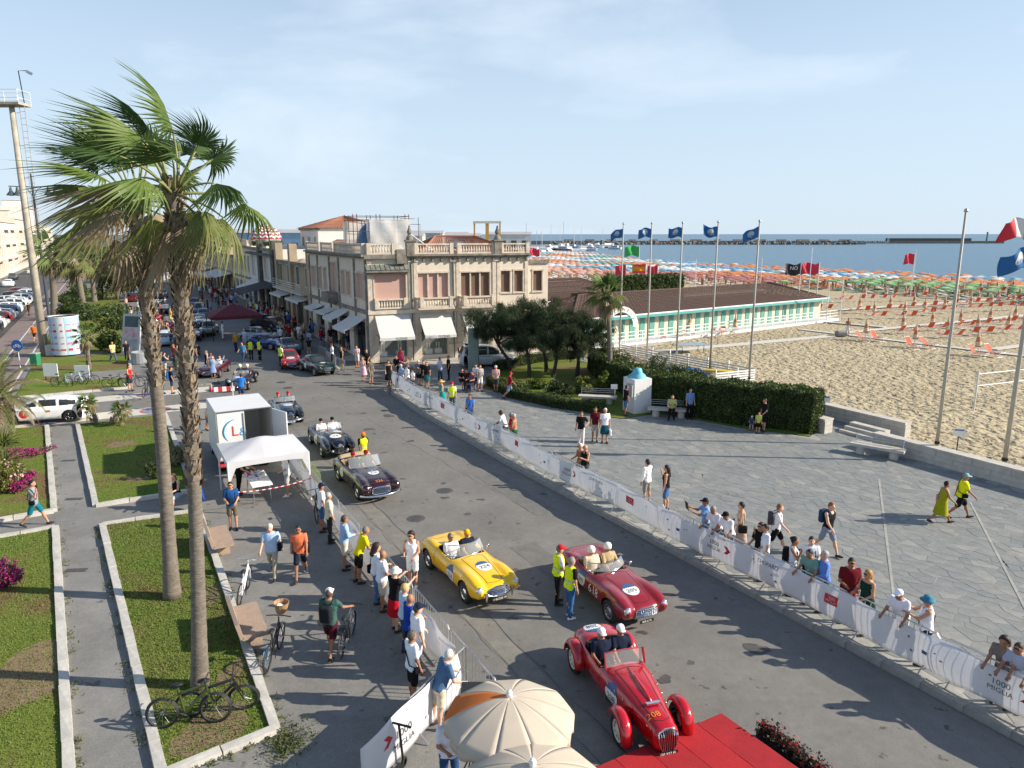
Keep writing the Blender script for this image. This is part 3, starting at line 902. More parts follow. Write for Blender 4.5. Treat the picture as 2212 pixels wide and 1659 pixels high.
LS=18.5;SA=PI/2+(ST-CA)
q0=Vector((math.cos(SA),math.sin(SA),0))*LS
sh=[(LS-4.2,LS-1.0,.2,3.2),(LS-8.2,LS-5.4,.2,3.2),(LS-12.2,LS-9.2,.2,3.2),(LS-16.6,LS-13.6,.2,3.2),(LS-2.9,LS-.9,5.05,6.98),(LS-5.6,LS-4.5,5.05,7.0),(LS-7.2,LS-6.1,5.05,7.0),(LS-10.4,LS-8.6,4.6,7.6),(LS-13,LS-12,5.05,7),(LS-14.8,LS-13.8,5.05,7),(LS-17.6,LS-15.8,5.05,7)]
P3,d3,n3=facade(cb,(q0.x,q0.y),SA+PI,LS,0,8.35,sh,STUCCO)
for k,h in enumerate(sh):window(cb,P3,d3,n3,h,DARKWIN if k<4 else PINKSH,.2,None if k<4 else STONE)
t=MB();obox(t,P3,d3,n3,0,LS+.05,ZB-.18,ZB+.12,.16);obox(t,P3,d3,n3,0,LS+.2,8.2,8.36,.3);obox(t,P3,d3,n3,0,LS+.3,8.362,8.52,.5)
for s in(LS-.4,LS-3.4,LS-8,LS-11,LS-15.2,.1):obox(t,P3,d3,n3,s,s+.35,0,8.1,.09)
obox(t,P3,d3,n3,LS-10.6,LS-8.4,ZB+.12,ZB+.3,.9);obox(t,P3,d3,n3,LS-10.6,LS-8.4,ZB+.3,ZB+.95,.92)
t.build('cornice',GRIME,cb)
for a,b in((0.3,5.5),(6,10),(10.5,LS)):
 A,B=P3(a,0)+n3*.2,P3(b,0)+n3*.2
 balustrade(cb,A,B,8.522,.82)
awning(cb,P3,d3,n3,LS-4.4,LS-.8,3.5,.9,1.7);awning(cb,P3,d3,n3,LS-8.3,LS-5.3,3.7,.7,1.5)
awning(cb,P3,d3,n3,LS-12.3,LS-9.2,3.5,.35,1.1);awning(cb,P3,d3,n3,LS-16.8,LS-13.4,3.5,.35,1.1)
mb=MB();B=q0
mb.quad((13.6,0,0),(13.6,14,0),(13.6,14,8.35),(13.6,0,8.35));mb.quad((13.6,14,0),(B.x,B.y,0),(B.x,B.y,8.35),(13.6,14,8.35))
mb.quad((15.6,.25,0),(15.6,10,0),(15.6,10,7.75),(15.6,.25,7.75));mb.quad((13.6,.25,7.7),(15.6,.25,7.7),(15.6,10,7.7),(13.6,10,7.7))
mb.build('wall',STUCCO,cb)
mb=MB();mb.add([(0,.02,8.4),(13.6,.02,8.4),(13.6,14,8.4),(B.x,B.y,8.4)],[(0,1,2,3)]);mb.build('flat_roof',M('roof felt',(.2,.18,.16),.9,.2),cb)
mb=MB()
tiled(mb,(4.6,1.0,8.5),(13.2,1.0,8.5),(10.5,5.0,9.85),(7.0,5.0,9.85),30,14)
tiled(mb,(13.2,1.0,8.5),(13.2,9,8.5),(10.5,5.0,9.85),(10.5,5.0,9.85),26,14)
tiled(mb,(4.6,9,8.5),(4.6,1.0,8.5),(7.0,5.0,9.85),(7.0,5.0,9.85),26,14)
ro=mb.build('roof',TILE,cb)
mb=MB();mb.tube([(7,5,9.9),(10.5,5,9.9)],.1,6);mb.tube([(4.6,1,8.6),(7,5,9.9)],.09,6);mb.tube([(13.2,1,8.6),(10.5,5,9.9)],.09,6);mb.build('ridge_tiles',TILE,ro)
mb=MB();mb.box((8.3,2.6,9.2),(1.3,1.5,.08),(math.atan2(1.35,4),0,0));mb.build('skylight',M('skylight lead',(.09,.095,.1),.4,.1),ro)
mb=MB()
for s in(3.5,6.98):mb.tube([P(s,0)+n*.1,P(s,8.2)+n*.1],.05,6)
mb.build('drain_pipe',M('green copper',(.08,.12,.1),.6,.2),cb)
tu=empty('domed_turret',cb.matrix_basis@Vector((1.6,3.0,8.4)),CA,'round blue dome of the roof turret half hidden behind scaffold netting','turret')
tu.location=Matrix.Translation(cb.location)@Matrix.Rotation(CA,4,'Z')@Vector((1.6,4.2,8.4));tu.location.z=8.5
tu.scale=(.82,.82,.78)
mb=MB();mb.lathe([(2.0,0),(2.0,1.0),(2.15,1.05),(2.15,1.2),(1.95,1.22)],20);mb.build('drum',STONE,tu)
mb=MB();mb.lathe([(1.9*math.cos(a*PI/20),1.2+2.3*math.sin(a*PI/20))for a in range(11)],20);mb.build('dome',M('blue glazed tiles',(.03,.11,.22),.35,.2,6),tu,smooth=True)
sf=empty('scaffold',tu.location,CA,'rusty pole scaffold wrapped in white netting on the corner building roof','scaffold')
sf.scale=(.84,.84,.82)
RUST=M('rusty scaffold pole',(.12,.05,.035),.8,.3,6)
xs=(-2.4,-.2,2.6)
for i,x in enumerate(xs):
 for y in(-2.4,2.3):
  for k,o_ in enumerate((-.12,.25)):
   mb=MB();mb.tube([(x+o_,y,0),(x+o_,y,3.95)],.035,6);mb.build('pole',RUST,sf)
for z in(1.0,2.3,3.4,3.75):
 mb=MB();mb.tube([(-2.6,-2.45,z),(2.9,-2.45,z)],.03,6);mb.tube([(-2.6,2.3,z),(2.9,2.3,z)],.03,6);mb.tube([(-2.5,-2.4,z),(-2.5,2.4,z)],.03,6);mb.tube([(2.85,-2.4,z),(2.85,2.4,z)],.03,6);mb.build('ledger',RUST,sf)
mb=MB()
for y,z in((-1.2,1.1),(-1.2,3.0),(1,3.6)):mb.tube([(2.8,y,z),(4.3,y,z)],.028,6)
mb.tube([(4.1,-1.2,.2),(4.1,-1.2,3.7)],.03,6);mb.build('pole',RUST,sf)
NET=M('scaffold netting',(.66,.64,.6),.9,.12,1.2,alpha=0.7)
def netf(a,b,z0,z1,ph):
 mb=MB();a=Vector(a);b=Vector(b);dd=(b-a);nn=Vector((dd.y,-dd.x,0)).normalized()
 mb.grid(lambda u,v:a+dd*u+Vector((0,0,z0+(z1-z0)*v))+nn*(.05+.1*math.sin(u*9+ph)*math.sin(v*5+u*4)),20,12)
 return mb.build('netting',NET,sf,smooth=True)
netf((-1.0,-2.55,0),(2.9,-2.55,0),.1,3.45,.3);netf((2.95,-2.5,0),(2.95,2.4,0),.1,3.4,1.5);netf((-2.6,2.4,0),(-2.6,.1,0),1.2,3.2,2.2);netf((-1.0,-1.1,0),(-1.0,-2.55,0),.1,3.4,.9);netf((2.9,2.45,0),(-2.6,2.45,0),.6,3.3,2.9)
mb=MB();mb.tube([(2.7,-2.6,2.2),(5.2,-3.6,.2)],.06,6);mb.build('chute',WHITE,sf)
# ------------------------------------------------------------------ houses along the street
def house(name,label,t0,t1,H,wall,rows,depth=8,v0=18.25,cornice=GRIME,roof=None,shops=None,extra=None,u0=56.5,side=1):
 """street house between distances t0..t1 beyond the corner; rows: (za, zb, count, width, material)"""
 L=t1-t0
 if side>0:org=st(u0+t1,v0);ang=math.atan2(-SV.y,-SV.x)
 else:org=st(u0+t0,v0);ang=math.atan2(SV.y,SV.x)
 o=empty(name,(org.x,org.y,0.1),ang,label,'building')
 holes=[];mats=[]
 if shops:
  for k in range(shops):
   a=L*(k+.5)/shops;w_=L/shops*.34
   holes.append((a-w_,a+w_,.1,3.0));mats.append(DARKWIN)
 for(za,zb,cnt,wd,mt)in rows:
  for k in range(cnt):
   a=L*(k+.5)/cnt
   holes.append((a-wd/2,a+wd/2,za,zb));mats.append(mt)
 P,d,n=facade(o,(0,0),0,L,0,H,holes,wall)
 for h,m_ in zip(holes,mats):window(o,P,d,n,h,m_,.2,STONE if m_ is not DARKWIN or h[2]>1 else None)
 mb=MB();mb.quad((L,0,0),(L,depth,0),(L,depth,H),(L,0,H));mb.quad((0,depth,0),(0,0,0),(0,0,H),(0,depth,H));mb.quad((L,depth,0),(0,depth,0),(0,depth,H),(L,depth,H))
 mb.quad((0,0,H-.35),(L,0,H-.35),(L,depth,H-.35),(0,depth,H-.35))
 mb.build('wall',wall,o)
 t=MB();obox(t,P,d,n,-.003,L+.003,H-.3,H+.06,.28,.25);obox(t,P,d,n,-.002,L+.002,3.5,3.75,.14)
 t.build('cornice',cornice,o)
 if roof:
  mb=MB();h_=roof[1];ins=roof[2]
  A,B,C,D_=(ins,ins,H),(L-ins,ins,H),(L-ins,depth-ins,H),(ins,depth-ins,H)
  m=depth/2;k=min(m,L/2)-ins
  E,F=(ins+k,m,H+h_),(L-ins-k,m,H+h_)
  nn=max(4,int((L-2*ins)/.5));md=max(4,int((depth-2*ins)/.5))
  tiled(mb,A,B,F,E,nn,8);tiled(mb,B,C,F,F,md,8);tiled(mb,C,D_,E,F,nn,8);tiled(mb,D_,A,E,E,md,8)
  mb.build('roof',roof[0],o)
 if extra:extra(o,P,d,n,L,H)
 return o
BEIGE=M('beige plaster',(0.36,0.29,0.20),0.9,0.12,1,.2);OCHRE=M('ochre plaster',(0.45,0.36,0.23),0.9,0.1,1,.2)
PALE=M('pale plaster',(0.58,0.54,0.46),0.9,0.1,1,.2);PINKW=M('pink plaster',(0.44,0.31,0.25),0.9,0.1,1,.2);WHITEW=M('white plaster',(0.62,0.60,0.56),0.9,0.08,1,.2)
DARKST=M('dark stained render',(0.10,0.095,0.085),0.9,0.4,1.5,.2)
def ex_beige(o,P,d,n,L,H):
 mb=MB()
 for s in(.3,L*.45,L-1.2):
  obox(mb,P,d,n,s,s+1.0,0,H+2.0,.35,.5)
 mb.build('pillar',BEIGE,o)
 mb=MB();obox(mb,P,d,n,1.4,L-1.4,3.75,3.9,1.0)
 mb.build('balcony_slab',STONE,o)
 mb=MB()
 for k in range(4):mb.tube([P(1.4,4.1+k*.25)+n*.98,P(L-1.4,4.1+k*.25)+n*.98],.02,5)
 mb.build('balcony_rail',WHITE,o)
 awning(o,P,d,n,1.0,L*.42,3.4,.3,1.3);awning(o,P,d,n,L*.55,L-1.5,3.4,.3,1.3)
 mb=MB();tiled(mb,(2,3.0,H+.3),(L-1,3.0,H+.3),(L-1,7,H+2.4),(2,7,H+2.4),22,8);mb.build('roof',TILE2,o)
house('narrow_house','beige two storey house with green shutters and tall square pillars beside the corner building',18.6,36.2,7.0,BEIGE,[(4.6,6.5,4,1.5,GREENSH)],shops=4,extra=ex_beige)
def ex_deco(o,P,d,n,L,H):
 mb=MB()
 for s in(L*.42,L*.9):obox(mb,P,d,n,s,s+1.6,0,H+1.1,.45,.6)
 obox(mb,P,d,n,0,L,7.3,7.6,.7)
 mb.build('dark_pier',DARKST,o)
 awning(o,P,d,n,L*.05,L*.5,3.8,1.2,2.4)
 awning(o,P,d,n,L*.52,L*.98,3.9,1.0,4.2,mat=M('black awning canvas',(.015,.015,.016),.8,.1),name='black_awning')
 mb=MB()
 for k in range(14):
  a=L*(.08+.065*k);q=P(a,H+.3)
  for j in range(10):mb.ball((q.x+random.uniform(-.4,.4),q.y+.3,q.z+random.uniform(0,.5)),random.uniform(.1,.2),5,3)
 mb.build('roof_plants',M('dark foliage',(.03,.05,.02),.9,.3,4),o)
house('art_deco_house','white two storey house with tall dark piers and a black awning over the pavement',36.3,55.3,8.2,WHITEW,[(4.4,7.0,4,2.2,WHITESH)],shops=4,extra=ex_deco)
def ex_dome(o,P,d,n,L,H):
 c=(L*.62,3.5,H)
 mb=MB();mb.lathe([(2.5,0),(2.5,.7),(2.65,.75),(2.65,.9),(2.4,.95)],8,c);mb.build('drum',PALE,o)
 mb=MB();nb=32;rows=9
 prof=[(2.35*math.cos(a/rows*1.25),.95+2.0*math.sin(a/rows*1.25))for a in range(rows+1)]
 for i in range(rows):
  for j in range(nb):
   def pt(ii,jj):
    w_=2*PI*jj/nb;z=.15*(1 if jj%2 else-1)*(1-ii/rows*.6)if 0<ii<rows else 0
    r_,zz=prof[ii];return(c[0]+r_*math.cos(w_),c[1]+r_*math.sin(w_),c[2]+zz+z)
   mb.cur=i%2
   mb.quad(pt(i,j),pt(i,j+1),pt(i+1,j+1),pt(i+1,j))
 mb.build('dome',[M('crimson dome tiles',(.32,.03,.055),.4,.1),M('white dome tiles',(.66,.62,.6),.4,.1)],o)
 mb=MB();r_,zz=prof[-1];mb.lathe([(r_,zz),(r_+.1,zz+.1),(r_+.1,zz+.25),(0,zz+.3)],16,c)
 for k in range(12):
  a=k*PI/6;mb.tube([(c[0]+r_*math.cos(a),c[1]+r_*math.sin(a),c[2]+zz),(c[0]+r_*math.cos(a),c[1]+r_*math.sin(a),c[2]+zz+.9)],.03,4)
 mb.build('lantern_rail',STONE,o)
 balustrade(o,(L*.1,-.1),(L*.95,-.1),H+.07,.8)
house('domed_house','old beige house crowned by a dome with red and white zigzag tiles',55.4,71,8.3,STUCCO,[(4.6,6.8,5,1.0,BROWNSH)],shops=4,extra=ex_dome)
def ex_aw(o,P,d,n,L,H):
 awning(o,P,d,n,L*.1,L*.9,3.6,.6,2.6)
house('pink_house','low pink plaster house between the domed house and an ochre one',71.1,95,6.6,PINKW,[(4.3,5.8,6,1.0,WHITESH)],shops=5,extra=ex_aw)
house('ochre_house','ochre two storey house with white shutters past the pink house',95.1,127,8.2,OCHRE,[(4.6,6.6,7,1.1,WHITESH)],shops=6,roof=(TILE,1.6,.5),extra=ex_aw)
house('cream_house','pale cream house with a terracotta roof far down the street',127.1,165,8.8,PALE,[(4.6,6.8,8,1.1,BROWNSH)],shops=7,roof=(TILE,1.8,.5))
house('grey_house','beige three bay house at the far end of the street',165.1,230,9.5,BEIGE,[(4.6,6.8,10,1.2,GREENSH)],shops=8,roof=(TILE,1.8,.5))
house('orange_roof_house','pale house with a hipped terracotta roof standing behind the street houses',50,61,10.9,WHITEW,[(8.0,9.6,3,1.1,DARKWIN)],v0=27,depth=11,roof=(TILE,1.9,-.5))
house('terrace_house','plain pale house with a flat roof behind the domed house',66,84,9.8,PALE,[(6.6,8.4,4,1.1,DARKWIN)],v0=33,depth=12,roof=(TILE2,1.2,-.3))
LB=[('cream_apartment_block','tall cream apartment block with rows of windows along the boulevard',185,216,16.5,PALE,4),('white_apartment_block','white apartment block with a roof cabin past the tall cream block',216.2,252,13.2,WHITEW,3),('ochre_apartment_block','pale ochre apartment block farther along the boulevard',252.2,292,14.5,PALE,3),('tower_block','tall white block with a flat roof at the end of the boulevard',292.2,330,19,WHITEW,4),('far_apartment_block','low pale apartment block past the tall white one',330.2,420,13,PALE,3)]
for(nm,lb,t0,t1,H,mt,fl)in LB:
 rows=[(1.2+3.6*k,3.2+3.6*k,int((t1-t0)/3.6),1.2,DARKWIN if k%2==0 else GREENSH)for k in range(fl)]
 def ex(o,P,d,n,L,H):
  mb=MB();mb.box((L*.4,5,H+1.1),(6,5,2.6));mb.box((L*.4,5,H+2.5),(6.6,5.6,.2));mb.box((L*.7,4,H+.6),(.8,.8,2.0));mb.build('roof_cabin',mt,o)
  mb=MB()
  for k in range(1,4):
   obox(mb,P,d,n,L*.2,L*.45,3.6*k+.2,3.6*k+.35,1.1);obox(mb,P,d,n,L*.6,L*.85,3.6*k+.2,3.6*k+.35,1.1)
  mb.build('balcony_slab',STONE,o)
 house(nm,lb,t0,t1,H,mt,rows,v0=-22,side=-1,u0=0,extra=ex,cornice=STONE)
# ================================================================== vegetation
FG=[leafmat('palm leaf green',(.09,.155,.028),(.18,.25,.055)),leafmat('palm leaf deep green',(.035,.075,.018),(.07,.12,.026)),leafmat('palm leaf yellowing',(.11,.15,.035),(.2,.21,.06))]
FD=[leafmat('dead palm leaf',(.20,.15,.09),(.33,.26,.16),.2),leafmat('brown palm leaf',(.12,.09,.055),(.22,.165,.10),.2)]
BARK=M('palm bark',(.17,.145,.115),.95,.35,5,.6,bscale=14,stretch=(1,1,3),bdist=.03)
BOOT=M('palm leaf bases',(.25,.20,.14),.95,.4,4,.4)
STALK=M('palm stalk',(.20,.22,.07),.6,.2,2)
def fan_frond(seed,az,el,Lp,Rf,droop,wind,spread=2.2,nseg=34,fold=0.0):
 """one fan leaf in tree space, rooted at the origin"""
 r_=random.Random(seed)
 mb=MB();mb.smooth=True
 dirv=Vector((math.cos(az)*math.cos(el),math.sin(az)*math.cos(el),math.sin(el)))
 pts=[];p=Vector((math.cos(az),math.sin(az),0))*.12;dcur=dirv.copy();n=6
 for i in range(n+1):
  pts.append(p.copy());p=p+dcur*(Lp/n);dcur=(dcur+Vector((0,0,-.05-.05*droop))+wind*.05).normalized()
 mb.cur=1;mb.tube(pts,[.035-.02*i/n for i in range(n+1)],5)
 mb.cur=0;mb.smooth=False
 e=pts[-1];f=dcur;up=Vector((0,0,1))
 s=f.cross(up);s=s.normalized()if s.length>.05 else Vector((1,0,0))
 nr=s.cross(f).normalized();tw=r_.uniform(-.5,.5)
 s,nr=s*math.cos(tw)+nr*math.sin(tw),nr*math.cos(tw)-s*math.sin(tw)
 dt=2*spread/nseg
 for k in range(nseg):
  th=-spread+dt*(k+.5)
  R_=Rf*(1-.25*abs(th)/spread)*r_.uniform(.88,1.08)
  tipd=droop*r_.uniform(.6,1.4);sway=Vector((r_.uniform(-.1,.1),r_.uniform(-.1,.1),0))
  def P(r,a):
   q=r/Rf
   cu=fold*abs(math.sin(a))*.8
   dd=f*math.cos(a)+s*math.sin(a)*(1-.35*fold)-nr*cu
   return e+dd*r+up*(-tipd*Rf*.55*max(0,q-.35)**1.6)+(wind*.75+sway)*Rf*max(0,q-.3)**1.5
  pl=nr*.022*(1 if k%2 else-1)
  rows=[(.05,dt/2),(.3*R_,dt/2),(.56*R_,dt/2*.98)]
  L=[P(r,th-a)-pl*(r/Rf)for r,a in rows];Rr=[P(r,th+a)+pl*(r/Rf)for r,a in rows]
  m1=P(.8*R_,th);wv=(Rr[-1]-L[-1])*.26
  tip=P(R_*1.12,th+r_.uniform(-.03,.03))
  mb.add(L+Rr+[m1-wv,m1+wv,tip],[(0,3,4,1),(1,4,5,2),(2,5,7,6),(6,7,8)])
 return mb
def feather_frond(seed,az,el,L,droop,wind,nl=26,ll=.5):
 r_=random.Random(seed);mb=MB();up=Vector((0,0,1))
 dcur=Vector((math.cos(az)*math.cos(el),math.sin(az)*math.cos(el),math.sin(el)));p=dcur*.1;pts=[];dirs=[];n=12
 for i in range(n+1):
  pts.append(p.copy());dirs.append(dcur.copy());p=p+dcur*(L/n);dcur=(dcur+up*(-.16*droop*(.4+i/n))+wind*.04).normalized()
 mb.cur=1;mb.tube(pts,[.04-.034*i/n for i in range(n+1)],5);mb.cur=0
 for k in range(nl):
  t=.14+.86*k/nl;i=min(n-1,int(t*n));q=pts[i].lerp(pts[i+1],t*n-i);dd=dirs[i]
  s=dd.cross(up);s=s.normalized()if s.length>.05 else Vector((1,0,0))
  l_=ll*(math.sin(PI*min(1,.18+t*.85))*.8+.2)
  for sg in(-1,1):
   dr=(s*sg+dd*.75+up*r_.uniform(-.15,.3)+wind*.5).normalized()
   m=q+dr*l_*.5+up*.03;tip=q+dr*l_-up*l_*.3*droop
   wv=dd*.022
   mb.add([q-wv,q+wv,m+wv,m-wv,tip],[(0,1,2,3),(3,2,4)])
 return mb
def palm_trunk(parent,base,top,r0,r1,seed,boots=(0.5,1.0),nb=260,flare=1.35):
 r_=random.Random(seed);base=Vector(base);top=Vector(top);H=(top-base).length
 mb=MB();n=max(14,int(H*5));pts=[];rs=[]
 for i in range(n+1):
  t=i/n;k=math.sin(t*PI)*.10
  pts.append(base.lerp(top,t)+Vector((k,k*.4,0)))
  rs.append((r0+(r1-r0)*t)*(1+(flare-1)*math.exp(-t*14))*(1+(.02 if i%2 else-.02)))
 mb.tube(pts,rs,14);mb.build('trunk',BARK,parent,smooth=True)
 if nb:
  mb=MB()
  for k in range(nb):
   t=boots[0]+(boots[1]-boots[0])*(r_.random()**.8);i=min(n-1,int(t*n));c=pts[i].lerp(pts[i+1],t*n-i);rr=rs[i]
   a=r_.uniform(0,2*PI);o_=Vector((math.cos(a),math.sin(a),0));s_=Vector((-math.sin(a),math.cos(a),0))
   wd=r_.uniform(.04,.10);h_=r_.uniform(.12,.30);out=r_.uniform(.04,.13)*(.5+t)
   b0=c+o_*rr*.97;tp=b0+o_*out*.7+Vector((0,0,h_*.8))+s_*r_.uniform(-.06,.06)
   mb.add([b0-s_*wd,b0+s_*wd,tp+s_*wd*.5,tp-s_*wd*.5,b0+o_*.02+Vector((0,0,h_*.4))],[(0,1,4),(1,2,4),(2,3,4),(3,0,4)])
  o=mb.build('leaf_bases',BOOT,parent);tag(o,kind='stuff')
 return pts[-1]
WIND=Vector((-.55,-.05,.05))
def fan_palm(name,label,base,top,r0,r1,live,dead,Lp,Rf,seed,boots=(.45,1.0),nb=260,wind=WIND,group=None,lod=34,spread=2.0):
 o=empty(name,base,0,label,'palm tree',group)
 b=Vector((0,0,0));tp=Vector(top)-Vector(base)
 palm_trunk(o,b,tp,r0,r1,seed,boots,nb)
 r_=random.Random(seed)
 for k in range(live):
  az=k*2.39996+r_.uniform(-.25,.25);q=k/max(1,live-1)
  el=R(80-98*q+r_.uniform(-12,12))
  mb=fan_frond(seed*97+k,az,el,Lp*r_.uniform(.8,1.15),Rf*r_.uniform(.85,1.1),.3+.5*q+r_.uniform(0,.2),wind*(1.5-.3*q),spread*r_.uniform(.6,1),lod,fold=r_.uniform(.1,.9))
  m_=FG[0 if r_.random()<.5 else 1]if q<.5 or r_.random()<.35 else(FG[2]if r_.random()<.75 else FD[0])
  mb.build('frond',[m_,STALK],o,loc=tp+Vector((0,0,-.25*q)))
 for k in range(dead):
  az=k*2.39996+r_.uniform(-.3,.3);q=k/max(1,dead-1)
  el=R(-22-45*q+r_.uniform(-10,10))
  mb=fan_frond(seed*131+k,az,el,Lp*r_.uniform(.45,.8),Rf*r_.uniform(.6,.85),1.2,wind*1.0,spread*.72,max(12,lod-8),fold=.95)
  mb.build('dead_frond',[FD[k%2],FD[1]],o,loc=tp+Vector((0,0,-.3-.5*q)))
 return o
bA=spot(372,1290,.15);bB=spot(432,1482,.15)
fan_palm('fan_palm','tall fan palm with bicycles leaning on its trunk and a wind blown crown',bB,hgt(372,398,bB.y+.1),.16,.115,23,6,1.05,1.12,5,boots=(.42,1.0),nb=620,lod=38)
fan_palm('fan_palm','tall fan palm with a ragged brown skirt rising behind the bicycle palm',bA,hgt(288,425,bA.y+.1),.19,.138,22,10,1.15,1.2,8,boots=(.55,1.0),nb=420,lod=36)
for i,(bx,by,tx,ty,r0,lab)in enumerate(((118,692,108,545,.42,'thick trunked fan palm behind the round poster hoarding'),(182,688,160,560,.40,'fan palm with a straw skirt beside the rounded topiary bush'),(204,652,192,562,.36,'slim palm just behind the skirted fan palm'),(216,648,214,566,.42,'leaning palm with long arching leaves over the lawn shrubs'))):
 b=spot(bx,by,.12)
 fan_palm('fan_palm',lab,b,hgt(tx,ty,b.y),r0,r0*.78,18,18,1.5,1.6,20+i,nb=0,lod=18,group=None)
p=spot(192,800,.15)
fan_palm('young_fan_palm','short young fan palm with a shaggy trunk on the far lawn',p,hgt(180,722,p.y),.14,.13,14,12,.45,.55,31,nb=120,boots=(.1,1),lod=16,wind=WIND*.3)
for i,(bx,by,tx,ty,lab)in enumerate(((207,916,186,866,'small leaning palm beside the white estate car'),(235,918,262,880,'small twin headed palm curving over the lawn corner'))):
 b=spot(bx,by,.15)
 fan_palm('dwarf_palm',lab,b,hgt(tx,ty,b.y),.11,.08,20,4,.18,.38,41+i,nb=80,boots=(.1,1),lod=12,wind=WIND*.2)
b=spot(1316,832,.14)
fan_palm('beach_palm','slender palm standing between the flagpoles and the garden trees',b,hgt(1310,632,b.y),.19,.14,22,18,.75,.85,51,nb=160,boots=(.75,1),lod=20,wind=WIND*.5)
b=spot(5,935,.15)
fp=empty('feather_palm',b,0,'bushy feather palm with long arching dry fronds beside the white estate car','palm tree')
palm_trunk(fp,(0,0,0),(0,0,1.9),.5,.55,61,(.1,1),300,1.1)
for k in range(42):
 q=k/41;mb=feather_frond(600+k,k*2.39996,R(80-105*q),2.6-.3*q,.7+.7*q,Vector((.25,0,.1)),30,.42)
 mb.build('frond',[(FG[2],FD[0],leafmat('dusty palm leaf',(.15,.16,.08),(.24,.22,.12)))[k%3],STALK],fp,loc=(0,0,1.95-.2*q))
for i,(bx,by)in enumerate(((10,1010),(8,965))):
 b=spot(bx,by,.15);sp=empty('spiky_shrub',b,0,('grey green spiky shrub below the feather palm' if i else 'low spiky shrub between the feather palm and the pink oleander'),'shrub')
 for k in range(46):feather_frond(700+i*50+k,k*2.4,R(80-75*k/46),1.0,.6,Vector((0,0,0)),2,.1).build('leaf',[FG[k%3],FG[2]],sp,loc=(0,0,.05))
def leaf_mesh(name,C,size,mat,seed=0,aspect=.5,up=None,vary=.5):
 g=np.random.default_rng(seed);N=len(C)
 a=g.normal(size=(N,3));
 if up is not None:a=a*(1-up)+np.array([0,0,1.0])*up*g.uniform(.3,2,(N,1))
 a/=np.linalg.norm(a,axis=1,keepdims=True)
 b=np.cross(a,g.normal(size=(N,3)));b/=np.linalg.norm(b,axis=1,keepdims=True)
 s=size*g.uniform(1-vary,1+vary,(N,1))
 V=np.empty((N,4,3));V[:,0]=C-a*s;V[:,1]=C+b*s*aspect;V[:,2]=C+a*s;V[:,3]=C-b*s*aspect
 return npmesh(name,V.reshape(-1,3),np.arange(4*N).reshape(N,4),mat,smooth=False)
def blob_points(g,n,c,r,shell=.55):
 d=g.normal(size=(n,3));d/=np.linalg.norm(d,axis=1,keepdims=True)
 return np.array(c)+d*(shell+(1-shell)*g.random((n,1)))*np.array(r)
TAM=leafmat('tamarisk foliage',(.022,.038,.018),(.065,.09,.038),.25,1.2,.8)
def tamarisk(label,base,H,rad,seed,lean=(0,0)):
 g=np.random.default_rng(seed);r_=random.Random(seed)
 o=empty('tamarisk_tree',base,0,label,'tree')
 mb=MB();hf=H*.33;rad*=1.1
 fork=Vector((lean[0],lean[1],hf))
 mb.tube([(0,0,0),(lean[0]*.4+.05,lean[1]*.4,hf*.5),fork],[.17,.12,.11],8)
 tips=[]
 for k in range(9):
  a=k*2.4;e=fork+Vector((math.cos(a)*rad*r_.uniform(.4,.75),math.sin(a)*rad*r_.uniform(.4,.75),(H-hf)*r_.uniform(.12,.72)))
  m=fork.lerp(e,.5)+Vector((0,0,.25));mb.tube([fork,m,e],[.08,.05,.02],6);tips.append(e)
 mb.build('trunk',M('tamarisk bark',(.06,.05,.04),.95,.3,8,.5),o)
 Cs=[]
 for e in tips:
  for _ in range(11):
   c=np.array(e)+g.normal(size=3)*np.array((rad*.27,rad*.27,H*.09))
   Cs.append(blob_points(g,330,c,np.array((.5,.5,.42))*g.uniform(.7,1.3),.2))
 C=np.concatenate(Cs)
 link('crown',leaf_mesh('crown',C,.12,TAM,seed,.09,.55),o)
 return o
for i,(bx,by,H,rad,ln,lab)in enumerate(((1104,799,5.7,2.3,(-1.0,.2),'dark feathery tamarisk with a leaning trunk beside the parked silver car'),(1143,812,5.7,2.2,(-.2,.2),'dark feathery tamarisk with a straight trunk second from the parked car'),(1180,803,5.5,2.2,(-.3,0),'dark feathery tamarisk rising behind the straight one'),(1194,814,5.2,2.0,(.3,0),'bushy tamarisk in the middle of the garden lawn'),(1246,810,5.4,2.4,(.1,.2),'broad grey green tamarisk next to the slender beach palm'))):
 tamarisk(lab,spot(bx,by,.2),H,rad,300+i,ln)
HEDGE=leafmat('clipped hedge leaves',(.03,.055,.014),(.10,.135,.032),.25,2.2,.6)
